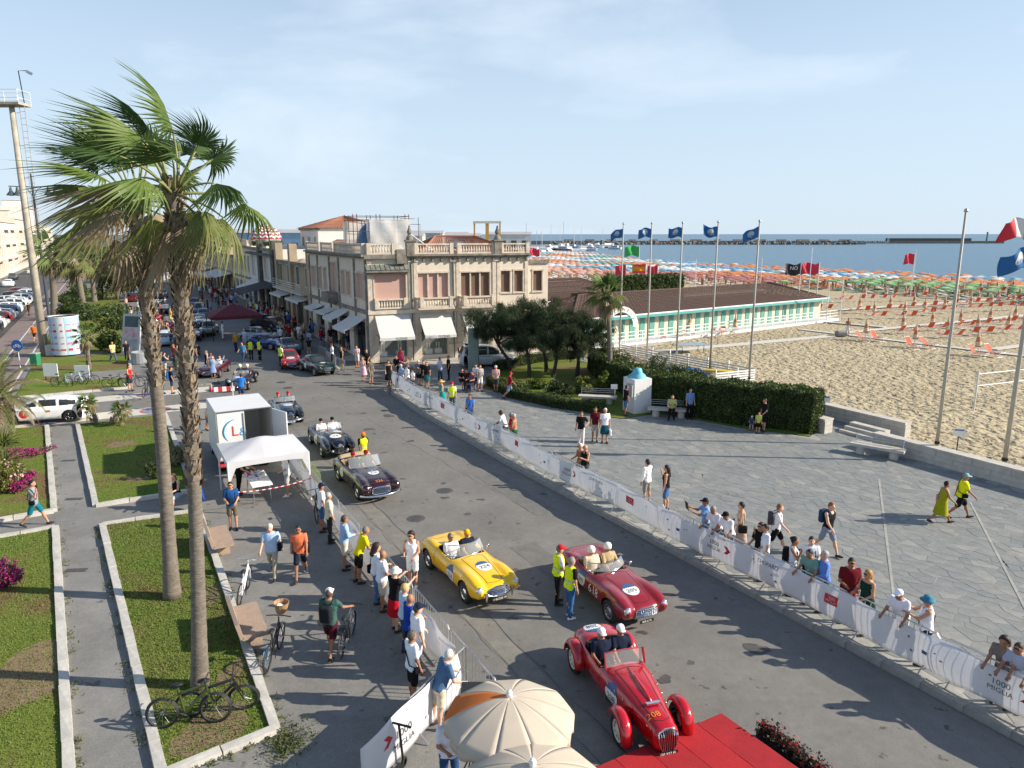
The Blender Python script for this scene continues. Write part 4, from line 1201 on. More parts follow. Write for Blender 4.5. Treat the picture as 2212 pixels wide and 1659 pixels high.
def hedge(name,label,line,w_,h_,dens,size=.045,seed=1,core=None):
 """clipped hedge following a line of ground points"""
 g=np.random.default_rng(seed)
 o=empty(name,line[0],0,label,'hedge');org=np.array(line[0])
 mb=MB();C=[]
 for a,b in zip(line[:-1],line[1:]):
  a=Vector((a[0],a[1],a[2]));b=Vector((b[0],b[1],b[2]));d=b-a;L=d.length;d.normalize();s=Vector((-d.y,d.x,0))
  m=(a+b)/2-line[0]
  mb.box((m.x,m.y,h_/2-.02),(L+.1,w_-.1,h_-.08),Matrix.Rotation(math.atan2(d.y,d.x),3,'Z'))
  area=L*(2*h_+w_);k=int(area*dens)
  t=g.random(k)*(L+.2)-.1;q=g.random(k)*(2*h_+w_)
  off=np.where(q<h_,-w_/2,np.where(q<h_+w_,q-h_-w_/2,w_/2));z=np.where(q<h_,q,np.where(q<h_+w_,h_,2*h_+w_-q))
  wob=.07*np.sin(t*2.1+z*3)+.05*np.sin(t*5.3+z*7)+g.normal(size=k)*.06
  off=off*(1+wob/w_);z=z+np.where((q>=h_)&(q<h_+w_),wob,0)
  pos=np.array(a)[None]-org[None]+t[:,None]*np.array(d)[None]+off[:,None]*np.array(s)[None];pos[:,2]+=z
  C.append(pos)
 for e,(a,b)in((0,line[:2]),(1,line[:-3:-1])):
  a=Vector(a);d=(a-Vector(b)).normalized();s=Vector((-d.y,d.x,0));k=int(w_*h_*dens*1.3);pos=(np.array(a)-org)[None]+np.array(d)[None]*(.08+g.normal(size=(k,1))*.06)+np.array(s)[None]*g.uniform(-.5,.5,(k,1))*w_;pos[:,2]+=g.uniform(0,h_,k);C.append(pos)
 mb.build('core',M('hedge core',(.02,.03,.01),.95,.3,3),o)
 link('foliage',leaf_mesh('foliage',np.concatenate(C),size,HEDGE,seed,.55,vary=.7),o)
 return o
hl=[spot(1752,941,PZ),spot(1690,930,PZ),spot(1600,922,PZ),spot(1500,905,PZ),spot(1420,890,PZ)]
off=Vector((.45,.75,0))
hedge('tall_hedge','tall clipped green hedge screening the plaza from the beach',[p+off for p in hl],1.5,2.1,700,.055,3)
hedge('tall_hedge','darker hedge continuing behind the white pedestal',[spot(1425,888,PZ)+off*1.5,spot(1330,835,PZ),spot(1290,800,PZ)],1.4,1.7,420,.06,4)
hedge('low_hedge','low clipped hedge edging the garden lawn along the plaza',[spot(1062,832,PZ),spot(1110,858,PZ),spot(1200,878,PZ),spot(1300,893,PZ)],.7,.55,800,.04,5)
hedge('low_hedge','low clipped hedge along the parked silver car',[spot(1075,800,PZ),spot(1150,783,PZ),spot(1250,772,PZ)],.8,.6,500,.045,6)
glawn=sheet('lawn',garden_poly,PZ+.03,LAWN)
GS=leafmat('yellow green shrub',(.09,.13,.02),(.2,.22,.04),.3,2)
DSH=leafmat('dark garden shrub',(.03,.05,.018),(.08,.11,.035),.25,1.5)
def bush(name,label,base,r,n,mat,seed,size=.07,stems=True,group=None,flower=None,nf=0,zc=None):
 g=np.random.default_rng(seed);o=empty(name,base,0,label,'shrub',group)
 zc=zc if zc is not None else r[2]*.85
 C=np.concatenate([blob_points(g,n//14,np.array((0,0,zc))+g.normal(size=3)*np.array(r)*.42,np.array(r)*g.uniform(.35,.62),.55)for _ in range(14)])
 C=C[C[:,2]>.02]
 link('foliage',leaf_mesh('foliage',C,size,mat,seed,.5),o)
 if stems:
  mb=MB()
  for k in range(4):mb.tube([(.05*math.cos(k*1.6),.05*math.sin(k*1.6),0),(r[0]*.3*math.cos(k*1.6),r[1]*.3*math.sin(k*1.6),zc)],[.06,.03],6)
  mb.build('stem',M('shrub stem',(.07,.055,.04),.95,.3,8),o)
 if flower:
  D_=C[g.choice(len(C),nf)]+g.normal(size=(nf,3))*.04
  tag(link('flowers',leaf_mesh('flowers',D_,size*.85,flower,seed+1,.8),o),kind='stuff')
 return o
for i,(x,y,rx,rz,m_,lab)in enumerate(((1090,838,.7,.4,GS,'yellow green shrub near the leaning tamarisk'),(1205,850,.8,.45,DSH,'dark round shrub on the garden lawn'),(1165,836,.6,.35,GS,'small yellow green shrub under the tamarisks'),(1262,850,.55,.6,GS,'upright yellow green shrub below the broad tamarisk'),(1300,850,.5,.7,GS,'leafy shrub at the foot of the slender palm'),(1120,848,.6,.35,DSH,'low dark shrub behind the low hedge'))):
 bush('garden_shrub',lab,spot(x,y,.2),(rx,rx,rz),2600,m_,800+i)
for i,(x,y,lab)in enumerate(((1350,790,'tangled green shrub beside the white fence'),(1405,795,'grey green shrub behind the white pedestal'),(1455,800,'loose shrub between two flagpoles'),(1490,812,'loose shrub along the white slatted fence'),(1420,815,'wild shrub below the flagpoles'),(1330,770,'flowering shrub by the arched sign'))):
 bush('beach_shrub',lab,spot(x,y+30,.1),(1.2,.9,.8),2600,DSH,830+i,.07)
MAG=leafmat('magenta petals',(.35,.015,.14),(.5,.04,.25),.3,6);PNK=leafmat('pale pink petals',(.65,.33,.34),(.75,.5,.48),.3,6)
bush('oleander_bush','oleander bush with pale pink blooms beside the magenta flowers',spot(12,1060,.15),(.75,.75,.65),3600,GS,860,.06,True,None,PNK,700)
for i,(x,y,rx,rz,nf,lab)in enumerate(((38,1055,.75,.3,2600,'bed of magenta flowers under the pink oleander'),(2,1272,.6,.45,2600,'magenta flowering shrub on the near lawn'),(50,985,.8,.14,1500,'thin strip of magenta flowers behind the oleander'))):
 bush('magenta_flowers',lab,spot(x,y,.15),(rx,rx,rz),1400,DSH,870+i,.04,False,None,MAG,nf)
TOP=leafmat('glossy topiary leaves',(.035,.06,.015),(.10,.14,.035),.3,1.2,.45)
for i,(x,y,rx,rz,zc,lab)in enumerate(((230,745,2.6,1.2,2.6,'wide flat topped topiary tree behind the tilted photo panel'),(242,762,1.3,.9,.9,'round topiary bush in front of the tilted photo panel'),(155,690,2.0,1.3,1.3,'square clipped shrub between the fan palm trunks'),(160,660,2.2,1.4,1.4,'dark clipped shrub farther back between the palms'),(255,648,4.0,2.2,3.4,'broad dark evergreen at the edge of the street'),(262,610,5,2.6,3.8,'large dark evergreen farther along the street'),(245,585,6,3,4.5,'far evergreen crown above the street crowd'))):
 bush('topiary_bush',lab,spot(x,y,.12),(rx,rx,rz),5200,TOP,890+i,.11 if i<4 else.2,True,zc=zc)
g=np.random.default_rng(41);W_=[]
for(a,b,n_)in((bedA[1],bedA[2],900),(bedA[0],bedA[1],500),(bedB[0],bedB[3],500),(bedC[1],bedC[2],500),(bedD[1],bedD[2],700),(bedA[3],bedA[0],900)):
 t=g.random(n_)**1.0;keep=np.sin(t*37)+np.sin(t*91+1)>.1;t=t[keep];q=np.array(a)[None]+t[:,None]*(np.array(b)-np.array(a))[None];d_=np.array(b)-np.array(a);nn=np.array([d_[1],-d_[0],0])/np.linalg.norm(d_)
 q=q+nn[None]*(.12+np.abs(g.normal(0,.09,len(t))))[:,None];q[:,2]=.12+np.abs(g.normal(0,.03,len(t)));W_.append(q)
c_=np.array(S(620,1605,.1));q=c_[None]+g.normal(size=(900,3))*np.array([.22,.3,.02]);q[:,2]=.12+np.abs(g.normal(0,.03,900));W_.append(q)
tag(link('weeds',leaf_mesh('weeds',np.concatenate(W_),.035,WEED,4,.35,.4)),'ragged weeds growing along the white kerbs','weeds',kind='stuff')
b=spot(378,1003,.15)
bush('yucca_tuft','small grassy tuft growing on the lawn beside the truck shadow',b,(.5,.5,.35),900,leafmat('straw tuft',(.2,.19,.08),(.3,.27,.13),.3),905,.1,False)
bush('young_bush','small dark bush on the lawn between the two tall palms',spot(335,1030,.15),(.45,.45,.35),1200,DSH,906,.06)
# ================================================================== cars
def smooth_rows(rows,n=90):
 a=np.array(rows,float);x=a[:,0];o=np.argsort(x);a=a[o];x=a[:,0]
 xs=np.linspace(x[0],x[-1],n);out=[xs]
 for k in range(1,a.shape[1]):
  y=a[:,k];m=np.gradient(y,x)
  i=np.clip(np.searchsorted(x,xs)-1,0,len(x)-2);h=x[i+1]-x[i];t=(xs-x[i])/h
  out.append((2*t**3-3*t**2+1)*y[i]+(t**3-2*t**2+t)*h*m[i]+(-2*t**3+3*t**2)*y[i+1]+(t**3-t**2)*h*m[i+1])
 return out
class Loft:
 def __init__(s,rows,p=2.6,yc=0.0,cap=.03):s.x,s.w,s.b,s.t=smooth_rows(rows);s.p=p;s.yc=yc;s.cap=cap
 def __call__(s,x,y,z):
  w=np.maximum(np.interp(x,s.x,s.w),.015);b=np.interp(x,s.x,s.b);t=np.interp(x,s.x,s.t)
  h=np.maximum((t-b)/2,.015);c=(t+b)/2
  ya=np.abs(y)-s.yc if s.yc else y
  q=(np.abs(ya/w)**s.p+np.abs((z-c)/h)**s.p)**(1/s.p)
  f=(q-1)*np.minimum(w,h)
  return np.maximum(f,np.maximum(x-s.x[-1],s.x[0]-x))
class CarShape:
 def __init__(s,sp):
  s.sp=sp;s.hull=Loft(sp['hull'],sp.get('p',3.0));s.fend=[Loft(r,2.4,yc)for yc,r in sp.get('fend',[])]
  s.green=Loft(sp['green'],sp.get('pg',3.2))if 'green' in sp else None
 def lower(s,x,y,z):
  f=s.hull(x,y,z)
  for l in s.fend:f=smin(f,l(x,y,z),s.sp.get('k',.10))
  return f
 def skin(s,x,y,z):
  f=s.lower(x,y,z)
  if s.green:f=smin(f,s.green(x,y,z),.05)
  for(c,r)in s.sp.get('add',[]):f=smin(f,s_ell(x,np.abs(y),z,c,r),.06)
  return f
 def arch(s,x,y,z):
  a=None
  for wx in s.sp['axles']:
   R_=s.sp['wr']+s.sp.get('gap',.045)
   q=np.maximum(np.sqrt((x-wx)**2+(z-s.sp['wr'])**2)-R_,s.sp['tin']-np.abs(y))
   a=q if a is None else np.minimum(a,q)
  return a
 def cock(s,x,y,z):
  a=None
  for(c,b,r)in s.sp.get('cock',[]):
   q=s_box(x,y,z,c,b,r);a=q if a is None else np.minimum(a,q)
  return a
 def total(s,x,y,z):
  f=s.skin(x,y,z)
  if not s.sp.get('noarch'):f=smax(f,-s.arch(x,y,z),.012)
  c=s.cock(x,y,z)
  if c is not None:f=smax(f,-c,.03)
  return f
def car_body(sp,h=.032):
 sh=CarShape(sp)
 hl=np.array(sp['hull'])
 fx=[hl[:,0].min(),hl[:,0].max()]
 for yc,r in sp.get('fend',[]):fx+=[min(q[0]for q in r),max(q[0]for q in r)]
 W=max([hl[:,1].max()]+[yc+max(q[1]for q in r)for yc,r in sp.get('fend',[])])+.08
 zt=max([hl[:,3].max()]+[max(q[3]for q in r)for yc,r in sp.get('fend',[])]+([max(q[3]for q in sp['green'])]if 'green' in sp else[]))+.06
 P,Q=surface_nets(sh.total,(min(fx)-.08,-W,.08),(max(fx)+.08,W,zt),h)
 P,N=polish(sh.total,P,2,h*.5)
 c=P[Q].mean(1);nn=N[Q].mean(1)
 x,y,z=c.T
 mi=np.zeros(len(Q),int);f=sh.skin(x,y,z)
 if not sp.get('noarch'):mi[-sh.arch(x,y,z)>f-.006]=1
 ck=sh.cock(x,y,z)
 if ck is not None:mi[-ck>f-.004]=3
 if sh.green:
  g=sh.green(x,y,z)<sh.lower(x,y,z)-.004
  zb,zr=sp['belt'],sp['roofz']
  side=np.abs(nn[:,1])>.55
  pill=np.zeros(len(Q),bool)
  for(a,b)in sp['pillars']:pill|=(x>a)&(x<b)
  wy=np.interp(x,sh.green.x,sh.green.w)
  front=(~side)&(nn[:,2]<.86)&(np.abs(y)<wy-.09)
  win=g&(z>zb+.03)&(z<zr-.05)&((side&~pill)|front)
  mi[win&(mi==0)]=2
 return P,Q,N,mi,sh
_wheels={}
def wheel_meshes(r,wd,style):
 k=(r,wd,style)
 if k in _wheels:return _wheels[k]
 t=MB();t.smooth=True;ri=r*.66
 t.lathe([(ri,-wd/2+.01),(r-.03,-wd/2),(r,-wd/2+.03),(r,wd/2-.03),(r-.03,wd/2),(ri,wd/2-.01)],22,rot=(PI/2,0,0))
 tm=t.mesh('tyre');tm.materials.append(black())
 m=MB();m.smooth=True
 if style=='alloy':
  m.cur=1;m.lathe([(ri,wd*.1),(0,wd*.1)],20,rot=(-PI/2,0,0));m.cur=0
  m.lathe([(ri+.012,wd/2-.02),(ri-.02,wd/2-.005),(ri-.035,wd*.3)],22,rot=(-PI/2,0,0))
  for q in range(5):
   a=q*2*PI/5
   m.box((math.cos(a)*ri*.55,wd*.38,math.sin(a)*ri*.55),(ri*.95,.03,.05),(0,-a,0))
   m.tube([(math.cos(a)*ri*.72+.001,wd*.38,math.sin(a)*ri*.72),(math.cos(a)*ri*.72,wd*.43,math.sin(a)*ri*.72)],.05,8)
  mats=[M('alloy rim',(.12,.12,.125),.3,.05,metal=.8),black()]
 else:
  m.lathe([(ri+.012,wd/2-.015),(ri-.015,wd/2-.005),(ri-.03,wd*.28),(ri*.55,wd*.30),(ri*.5,wd*.42),(ri*.3,wd*.47),(0,wd*.5)],22,rot=(-PI/2,0,0))
  for q in range(10):
   a=q*2*PI/10;m.cur=1
   m.box((math.cos(a)*ri*.74,wd*.295,math.sin(a)*ri*.74),(.05,.012,.03),(0,-a,0))
  mats=[{'chrome':chrome(),'white':M('cream wheel',(.62,.6,.52),.5,.05),'red':paint('#7d1418'),'grey':M('wire wheel',(.35,.35,.36),.3,.2,metal=.7)}[style],black()]
 rm=m.mesh('rim')
 for q in mats:rm.materials.append(q)
 _wheels[k]=(tm,rm);return _wheels[k]
def proj(o,bvh,vs,fs,direc,mat,name,off=.006,mi=None):
 """lay a flat figure on the car skin along a direction"""
 direc=Vector(direc);out=[];ok=[]
 for v in vs:
  v=Vector(v);hit=bvh.ray_cast(v-direc*2.0,direc)
  good=hit[0]is not None and abs(hit[1].dot(direc))>.16
  out.append((hit[0]-direc*off)if hit[0]is not None else v);ok.append(good)
 keep=[]
 for i,f in enumerate(fs):
  if not all(ok[k]for k in f):continue
  if any(abs((out[f[k]]-out[f[k-1]]).dot(direc))>.06+1.6*(Vector(vs[f[k]])-Vector(vs[f[k-1]])).length for k in range(len(f))):continue
  keep.append(i)
 mb=MB();mb.add(out,[fs[i]for i in keep])
 if mi:mb.mi=[mi[i]for i in keep]
 return mb.build(name,mat,o)
def roundel(o,bvh,c,right,up,direc,r,num,side=True):
 right,up,c=Vector(right),Vector(up),Vector(c)
 n=40;rings=9;vs=[];fs=[];mi=[]
 for i in range(rings+1):
  for j in range(n):
   a=2*PI*j/n;q=r*i/rings
   vs.append(c+right*q*math.cos(a)*.86+up*q*math.sin(a))
 for i in range(rings):
  for j in range(n):
   j2=(j+1)%n;fs.append((i*n+j,i*n+j2,(i+1)*n+j2,(i+1)*n+j))
   s=math.sin(2*PI*(j+.5)/n)*(i+.5)/rings
   mi.append(1 if s>.36 else 0)
 d=proj(o,bvh,vs,fs,direc,[M('decal white',(.78,.78,.76),.4,0),M('decal blue',(.03,.10,.26),.4,0)],'race_number_disc',.006,mi)
 number(o,bvh,c-up*r*.2,right,up,direc,num,r*.78,M('decal black',(.012,.012,.014),.4,0),d)
 return d
def number(o,bvh,c,right,up,direc,num,size,mat,parent=None,off=.011):
 me=text_mesh(num,size);right,up,c=Vector(right),Vector(up),Vector(c)
 vs=[c+right*v.co.x+up*v.co.y for v in me.vertices];fs=[tuple(p.vertices)for p in me.polygons]
 bpy.data.meshes.remove(me)
 w_=proj(o,bvh,vs,fs,direc,mat,'race_number',off)
 if parent:w_.parent=parent
 return w_
SEAM=None
def seam(o,bvh,pts,direc,w_=.007):
 direc=Vector(direc);out=[]
 for a,b in zip(pts[:-1],pts[1:]):
  for k in range(8):out.append(Vector(a).lerp(Vector(b),k/8))
 out.append(Vector(pts[-1]));vs=[];fs=[]
 for i,p in enumerate(out):
  t=(out[min(i+1,len(out)-1)]-out[max(i-1,0)]).normalized();s=t.cross(direc).normalized()*w_;vs+=[p-s,p+s]
  if i:fs.append((2*i-2,2*i-1,2*i+1,2*i))
 proj(o,bvh,vs,fs,direc,M('panel gap',(.012,.012,.012),.9,0),'panel_gap',.004)
def seams(o,bv,xd=(-.72,.12),zd=(.28,.86),xb=(.35,1.75),yb=(.34,.24)):
 for s in(-1,1):seam(o,bv,[(xd[0],s,zd[1]),(xd[0]+.03,s,zd[0]+.1),(xd[0]+.1,s,zd[0]),(xd[1],s,zd[0]),(xd[1]+.03,s,zd[1])],(0,-s,0))
 seam(o,bv,[(xb[0],-yb[0],1),(xb[1],-yb[1],1),(xb[1]+.05,0,1),(xb[1],yb[1],1),(xb[0],yb[0],1),(xb[0]-.05,0,1),(xb[0],-yb[0],1)],(0,0,-1))
def grille(o,bvh,cx,cz,ry,rz,bars,vertical=False,shape='oval',mat=None,cross=False):
 cells=14;vs=[];fs=[]
 def edge(t):
  if shape=='oval':return ry*math.sqrt(max(0,1-t*t))
  if shape=='box':return ry*(1-abs(t)**5)**.3 if abs(t)<1 else 0
  if shape=='shield':return ry*(1-.55*max(0,-t)**1.3)*(1 if t<.55 else math.sqrt(max(0,1-((t-.55)/.45)**2)))
 for i in range(cells+1):
  t=-1+2*i/cells;e=max(edge(t),.01)
  for j in range(9):vs.append((cx+1,e*(-1+2*j/8),cz+rz*t))
 fs=[(i*9+j,i*9+j+1,(i+1)*9+j+1,(i+1)*9+j)for i in range(cells)for j in range(8)]
 g=proj(o,bvh,vs,fs,(-1,0,0),M('grille dark',(.012,.012,.013),.5,0),'grille',.004)
 m=mat or chrome()
 def ray(y,z,off=.016):
  h=bvh.ray_cast(Vector((4,y,z)),Vector((-1,0,0)))
  return(h[0]+Vector((off,0,0)))if h[0]is not None else Vector((cx,y,z))
 rim=[ray(s*edge(t)*1.0,cz+rz*t)for s,ts in((1,[-.98+1.96*k/10 for k in range(11)]),(-1,[.98-1.96*k/10 for k in range(11)]))for t in ts]
 mb=MB();mb.tube(rim+[rim[0]],.014,5,False);mb.build('grille_surround',m,g)
 def barset(vertical):
  for k in range(bars):
   q=-1+2*(k+1)/(bars+1)
   if vertical:
    zs=[z for z in[-.92+1.84*i/9 for i in range(10)]if abs(q*ry)<=edge(z)]
    pts=[ray(q*ry,cz+rz*z)for z in zs]
   else:
    e=edge(q)*.97;pts=[ray(e*(-1+2*i/6),cz+rz*q)for i in range(7)]
   if len(pts)>1:
    b=MB();b.tube(pts,.009,4);b.build('grille_bar',m,g)
 barset(vertical)
 if cross:barset(not vertical)
 return g
def lamp(o,x,y,z,r,mat=None,name='headlight',ring=True,bullet=0.0):
 mb=MB();mb.smooth=True;L=.02
 if ring:mb.lathe([(r*.8,.0),(r,.01),(r*1.08,-.03),(r*1.0,-.07-bullet),(0,-.08-bullet*1.4)],16,(x,y,z),(0,PI/2,0))
 h=mb.build(name,mat or chrome(),o)
 mb=MB();mb.smooth=True;mb.lathe([(r*.86,.0),(r*.7,.022),(r*.35,.035),(0,.04)],14,(x,y,z),(0,PI/2,0))
 mb.build('lens',M('lamp lens',(.62,.66,.68),.08,.1,30,spec=.9,metal=.35),h)
 return h
def plate(o,x,z,text,wd=.46,ht=.11,bg=(.02,.02,.022),fg=(.8,.8,.78),tilt=0.0,blue=False):
 mb=MB();mb.box((0,0,0),(.012,wd,ht));mb_o=mb.build('number_plate',M('plate %.2f'%bg[0],bg,.4,0),o,(x,0,z),(0,tilt,0))
 lettering(text,ht*.82,M('plate text %.2f'%fg[0],fg,.5,0),mb_o,(.009,.02 if blue else 0,0),(PI/2,0,PI/2))
 return mb_o
def windscreen(o,x,y,z,h,rake,curve=.12,split=False,frame=None,glassm=None):
 """curved or flat screen from -y to y at cowl x, z"""
 S=lambda u,v:Vector((x-curve*(2*u-1)**2-rake*v*h,y*(2*u-1)*(1-.06*v),z+h*v*(1-.12*(2*u-1)**2)))
 mb=MB();mb.smooth=True;mb.grid(S,12,3);w_=mb.build('windscreen',glassm or glass(),o)
 mb=MB();pts=[S(k/12,1)for k in range(13)]
 mb.tube([S(0,0)]+pts+[S(1,0)],.013,5);mb.tube([S(k/12,0)for k in range(13)],.013,5)
 if split:mb.tube([S(.5,0),S(.5,1)],.013,5)
 mb.build('windscreen_frame',frame or chrome(),w_)
 return w_
def make_car(name,label,sp,h=.032,full=True,group=None):
 o=empty(name,(0,0,0),0,label,'car',group)
 P,Q,N,mi,sh=car_body(sp,h)
 pm=sp['paint']
 me=npmesh('body',P,Q,[pm,M('underbody',(.012,.012,.012),.8,.1),DARKWIN,sp.get('trim',M('dark trim',(.02,.018,.017),.7,.2))],mi,True,N)
 link('body',me,o)
 bv=BVHTree.FromPolygons([tuple(v)for v in P],[tuple(int(i)for i in q)for q in Q])
 tm,rm=wheel_meshes(sp['wr'],sp.get('ww',.17),sp.get('wheel','chrome'))
 for wx in sp['axles']:
  for s in(-1,1):
   w_=empty('wheel',(wx,s*sp['track'],sp['wr']),0 if s>0 else PI);w_.parent=o
   link('tyre',tm,w_);link('rim',rm,w_)
 if full:
  for(x,y,z,r)in sp.get('lamps',[]):
   for s in(-1,1):lamp(o,x,s*y,z,r,bullet=sp.get('bullet',0))
  for(x,y,z,r)in sp.get('spots',[]):
   for s in(-1,1):lamp(o,x,s*y,z,r,name='fog_lamp')
  if 'screen' in sp:windscreen(o,*sp['screen'][:5],**(sp['screen'][5]if len(sp['screen'])>5 else{}))
  if 'grille' in sp:grille(o,bv,*sp['grille'][:5],**(sp['grille'][5]if len(sp['grille'])>5 else{}))
  for(x,y0,z,r)in sp.get('bumper',[]):
   mb=MB();mb.tube([(x-.25*(k/6-1)**2*1.2,y0*(k/6-1),z)for k in range(13)],r,6)
   mb.build('bumper',chrome(),o,smooth=True)
  if sp.get('seats'):
   for s in(-1,1):
    mb=MB();x0,y0,z0=sp['seats']
    mb.box((x0,s*y0,z0),(.5,.44,.14));mb.box((x0-.27,s*y0,z0+.28),(.13,.44,.5),(0,-.2,0))
    mb.build('seat',sp.get('trim'),o)
   mb=MB();x0,y0,z0=sp['seats']
   mb.lathe([(.17,-.01),(.185,0),(.17,.01),(.17,-.01)],16,(x0+.42,-y0,z0+.42),(0,-1.1,0));mb.tube([(x0+.42,-y0,z0+.42),(x0+.75,-y0,z0+.28)],.015,5)
   mb.build('steering_wheel',black(),o)
  if sp.get('mirrors'):
   x,y,z=sp['mirrors']
   for s in(-1,1):
    mb=MB();mb.tube([(x,s*(y-.06),z-.1),(x,s*y,z)],.01,4);mb.ball((x,s*y,z),(.03,.06,.05),8,5);mb.build('mirror',chrome(),o,smooth=True)
 o['_']=1
 return o,bv,sh
def place(o,c,heading,z=0.0):
 o.location=(c[0],c[1],z);o.rotation_euler=(0,0,heading)
 if '_' in o:del o['_']
 return o
def head(ax,ay):return math.atan2(ay,ax)
HX,HY=.40,-.917
BARQ=dict(hull=[(-1.98,.2,.46,.60),(-1.86,.5,.34,.74),(-1.4,.66,.22,.86),(-.7,.72,.18,.88),(0,.73,.17,.88),(.6,.70,.17,.87),(1.2,.62,.2,.82),(1.7,.52,.26,.73),(1.93,.38,.36,.64),(2.0,.2,.44,.56)],fend=[(.54,[(.1,.06,.3,.5),(.6,.15,.22,.74),(1.0,.21,.2,.84),(1.35,.22,.24,.84),(1.75,.18,.32,.77),(1.95,.11,.42,.68),(2.01,.04,.5,.6)]),(.54,[(-1.97,.05,.5,.62),(-1.7,.17,.3,.80),(-1.3,.22,.2,.91),(-.9,.2,.2,.88),(-.4,.12,.25,.74),(0,.05,.3,.5)])],axles=(-1.22,1.24),wr=.315,tin=.52,track=.66,cock=[((-.33,0,.95),(.52,.56,.55),.2)],seats=(-.45,.28,.38))
# --- yellow open car 224
Y=dict(BARQ,paint=paint('#f3c00a',.22,.8),wheel='chrome',trim=M('black leather',(.02,.018,.018),.5,.1),lamps=[(1.95,.57,.62,.105)],mirrors=(.1,.68,.98),screen=(.2,.62,.86,.30,.55,dict(curve=.28)),grille=(1.9,.52,.36,.135,6,dict(shape='oval')))
car,bv,sh=make_car('open_sports_car','yellow open sports car numbered 224 with a chrome oval grille',Y)
roundel(car,bv,(1.0,.05,0),(0,1,0),(-1,0,0),(0,0,-1),.27,'224')
roundel(car,bv,(.35,-1,.52),(1,0,0),(0,0,1),(0,1,0),.25,'224')
plate(car,2.0,.30,'W 81243 W',.5,.11,(.03,.03,.03))
for s in(-1,1):
 mb=MB();mb.box((2.02,s*.42,.44),(.05,.06,.26));mb.build('bumper',chrome(),car)
seams(car,bv);seam(car,bv,[(.95,-.22,1),(.95,.22,1)],(0,0,-1));fw=spot(998,1297);rw=spot(930,1232)
def from_wheels(F,Rr,track):
 h=(F-Rr).normalized();l=Vector((-h.y,h.x,0));c=(F+Rr)/2+l*track
 return c,head(h.x,h.y)
cY,hY=from_wheels(fw,rw,.7);place(car,cY,hY);carY=car
# --- dark red 205 / 618
D2=dict(BARQ,paint=paint('#8c1620',.25,.8),wheel='grey',trim=M('tan leather',(.22,.13,.07),.6,.1),lamps=[(1.95,.56,.60,.11)],mirrors=(.1,.68,.95),screen=(.18,.6,.86,.2,.6,dict(curve=.3)),grille=(1.9,.46,.33,.17,9,dict(shape='box',cross=True)))
car,bv,sh=make_car('open_race_car','dark red open race car numbered 205 and 618 with a wide mesh grille',D2)
roundel(car,bv,(1.25,-.05,0),(0,1,0),(-1,0,0),(0,0,-1),.26,'205')
roundel(car,bv,(-.25,-1,.6),(1,0,0),(0,0,1),(0,1,0),.23,'205')
number(car,bv,(.42,-1,.52),(1,0,0),(0,0,1),(0,1,0),'618',.36,M('decal white',(.78,.78,.76),.4,0))
number(car,bv,(3,.5,.36),(0,1,0),(0,0,1),(-1,0,0),'205',.15,M('decal orange',(.85,.25,.02),.5,0))
plate(car,1.98,.26,'BSB 6175',.42,.09)
seams(car,bv);fw=spot(1316,1343);c205=fw+Vector((-HX,-HY,0))*1.24+Vector((-HY,HX,0))*.68
place(car,c205,head(HX,HY));h205=head(HX,HY)
# --- red cycle-winged 208
S8=dict(hull=[(-2.0,.14,.5,.6),(-1.85,.4,.34,.78),(-1.4,.56,.24,.92),(-.8,.59,.22,.92),(-.2,.59,.22,.90),(.2,.56,.22,.93),(.8,.48,.22,.92),(1.4,.38,.24,.86),(1.9,.29,.27,.82),(2.08,.25,.29,.77),(2.15,.18,.34,.7)],p=2.8,axles=(-1.25,1.35),wr=.34,tin=.5,track=.66,noarch=True,paint=paint('#b00d18',.2,.9),wheel='white',ww=.15,trim=M('black leather',(.02,.018,.018),.5,.1),cock=[((-.55,0,1.0),(.55,.5,.6),.18)],seats=(-.65,.24,.38),add=[],screen=(.1,.47,.9,.34,.25,dict(curve=.02,frame=paint('#b00d18',.2,.9))),grille=(2.05,.54,.2,.24,8,dict(shape='shield',vertical=True)))
car,bv,sh=make_car('cycle_wing_car','bright red open car numbered 208 with separate mudguards over each wheel',S8)
car['label']='bright red open car numbered 208 with separate mudguards over each wheel'
def mudguard(o,wx,wy,wr,a0,a1,wd,mat):
 mb=MB();mb.smooth=True;n=16
 def fn(u,v):
  a=a0+(a1-a0)*u;q=2*v-1;e=1-.12*(2*u-1)**4
  r=wr*(1+.26*(1-abs(q)**3)-.0)
  return Vector((wx+r*math.cos(a),wy+q*wd/2*e,wr+r*math.sin(a)))
 mb.grid(fn,n,8);g=mb.build('mudguard',mat,o);solid(g,.02)
 return g
for s in(-1,1):
 g=mudguard(car,1.35,s*.68,.36,R(-15),R(165),.27,S8['paint']);mb=MB();mb.ball((1.66,s*.68,.66),.035,8,5);mb.build('side_lamp',chrome(),g)
 mb=MB();mb.tube([(1.35,s*.25,.45),(1.35,s*.6,.55)],.03,6);mb.tube([(1.2,s*.25,.34),(1.35,s*.6,.34)],.025,6);mb.build('suspension_arm',IRON,car)
 mudguard(car,-1.25,s*.66,.36,R(-5),R(180),.3,S8['paint'])
 lamp(car,2.0,s*.3,.55,.07)if False else None
 for k in range(4):
  h_=bv.ray_cast(Vector((.35+k*.3,s*2,.72)),Vector((0,-s,0)))
  if h_[0]:mb=MB();mb.lathe([(.035,0),(.05,.008),(.035,.014)],10,h_[0],(s*-PI/2,0,0));mb.build('vent_ring',chrome(),car)
mb=MB();mb.lathe([(.33,-.02),(.345,.0),(.33,.02)],18,(0,0,0));bpy.data.meshes.remove(mb.mesh('x'))
roundel(car,bv,(.55,-1,.56),(1,0,0),(0,0,1),(0,1,0),.27,'208')
roundel(car,bv,(-1.55,-.1,0),(0,-1,0),(1,0,0),(0,0,-1),.25,'208')
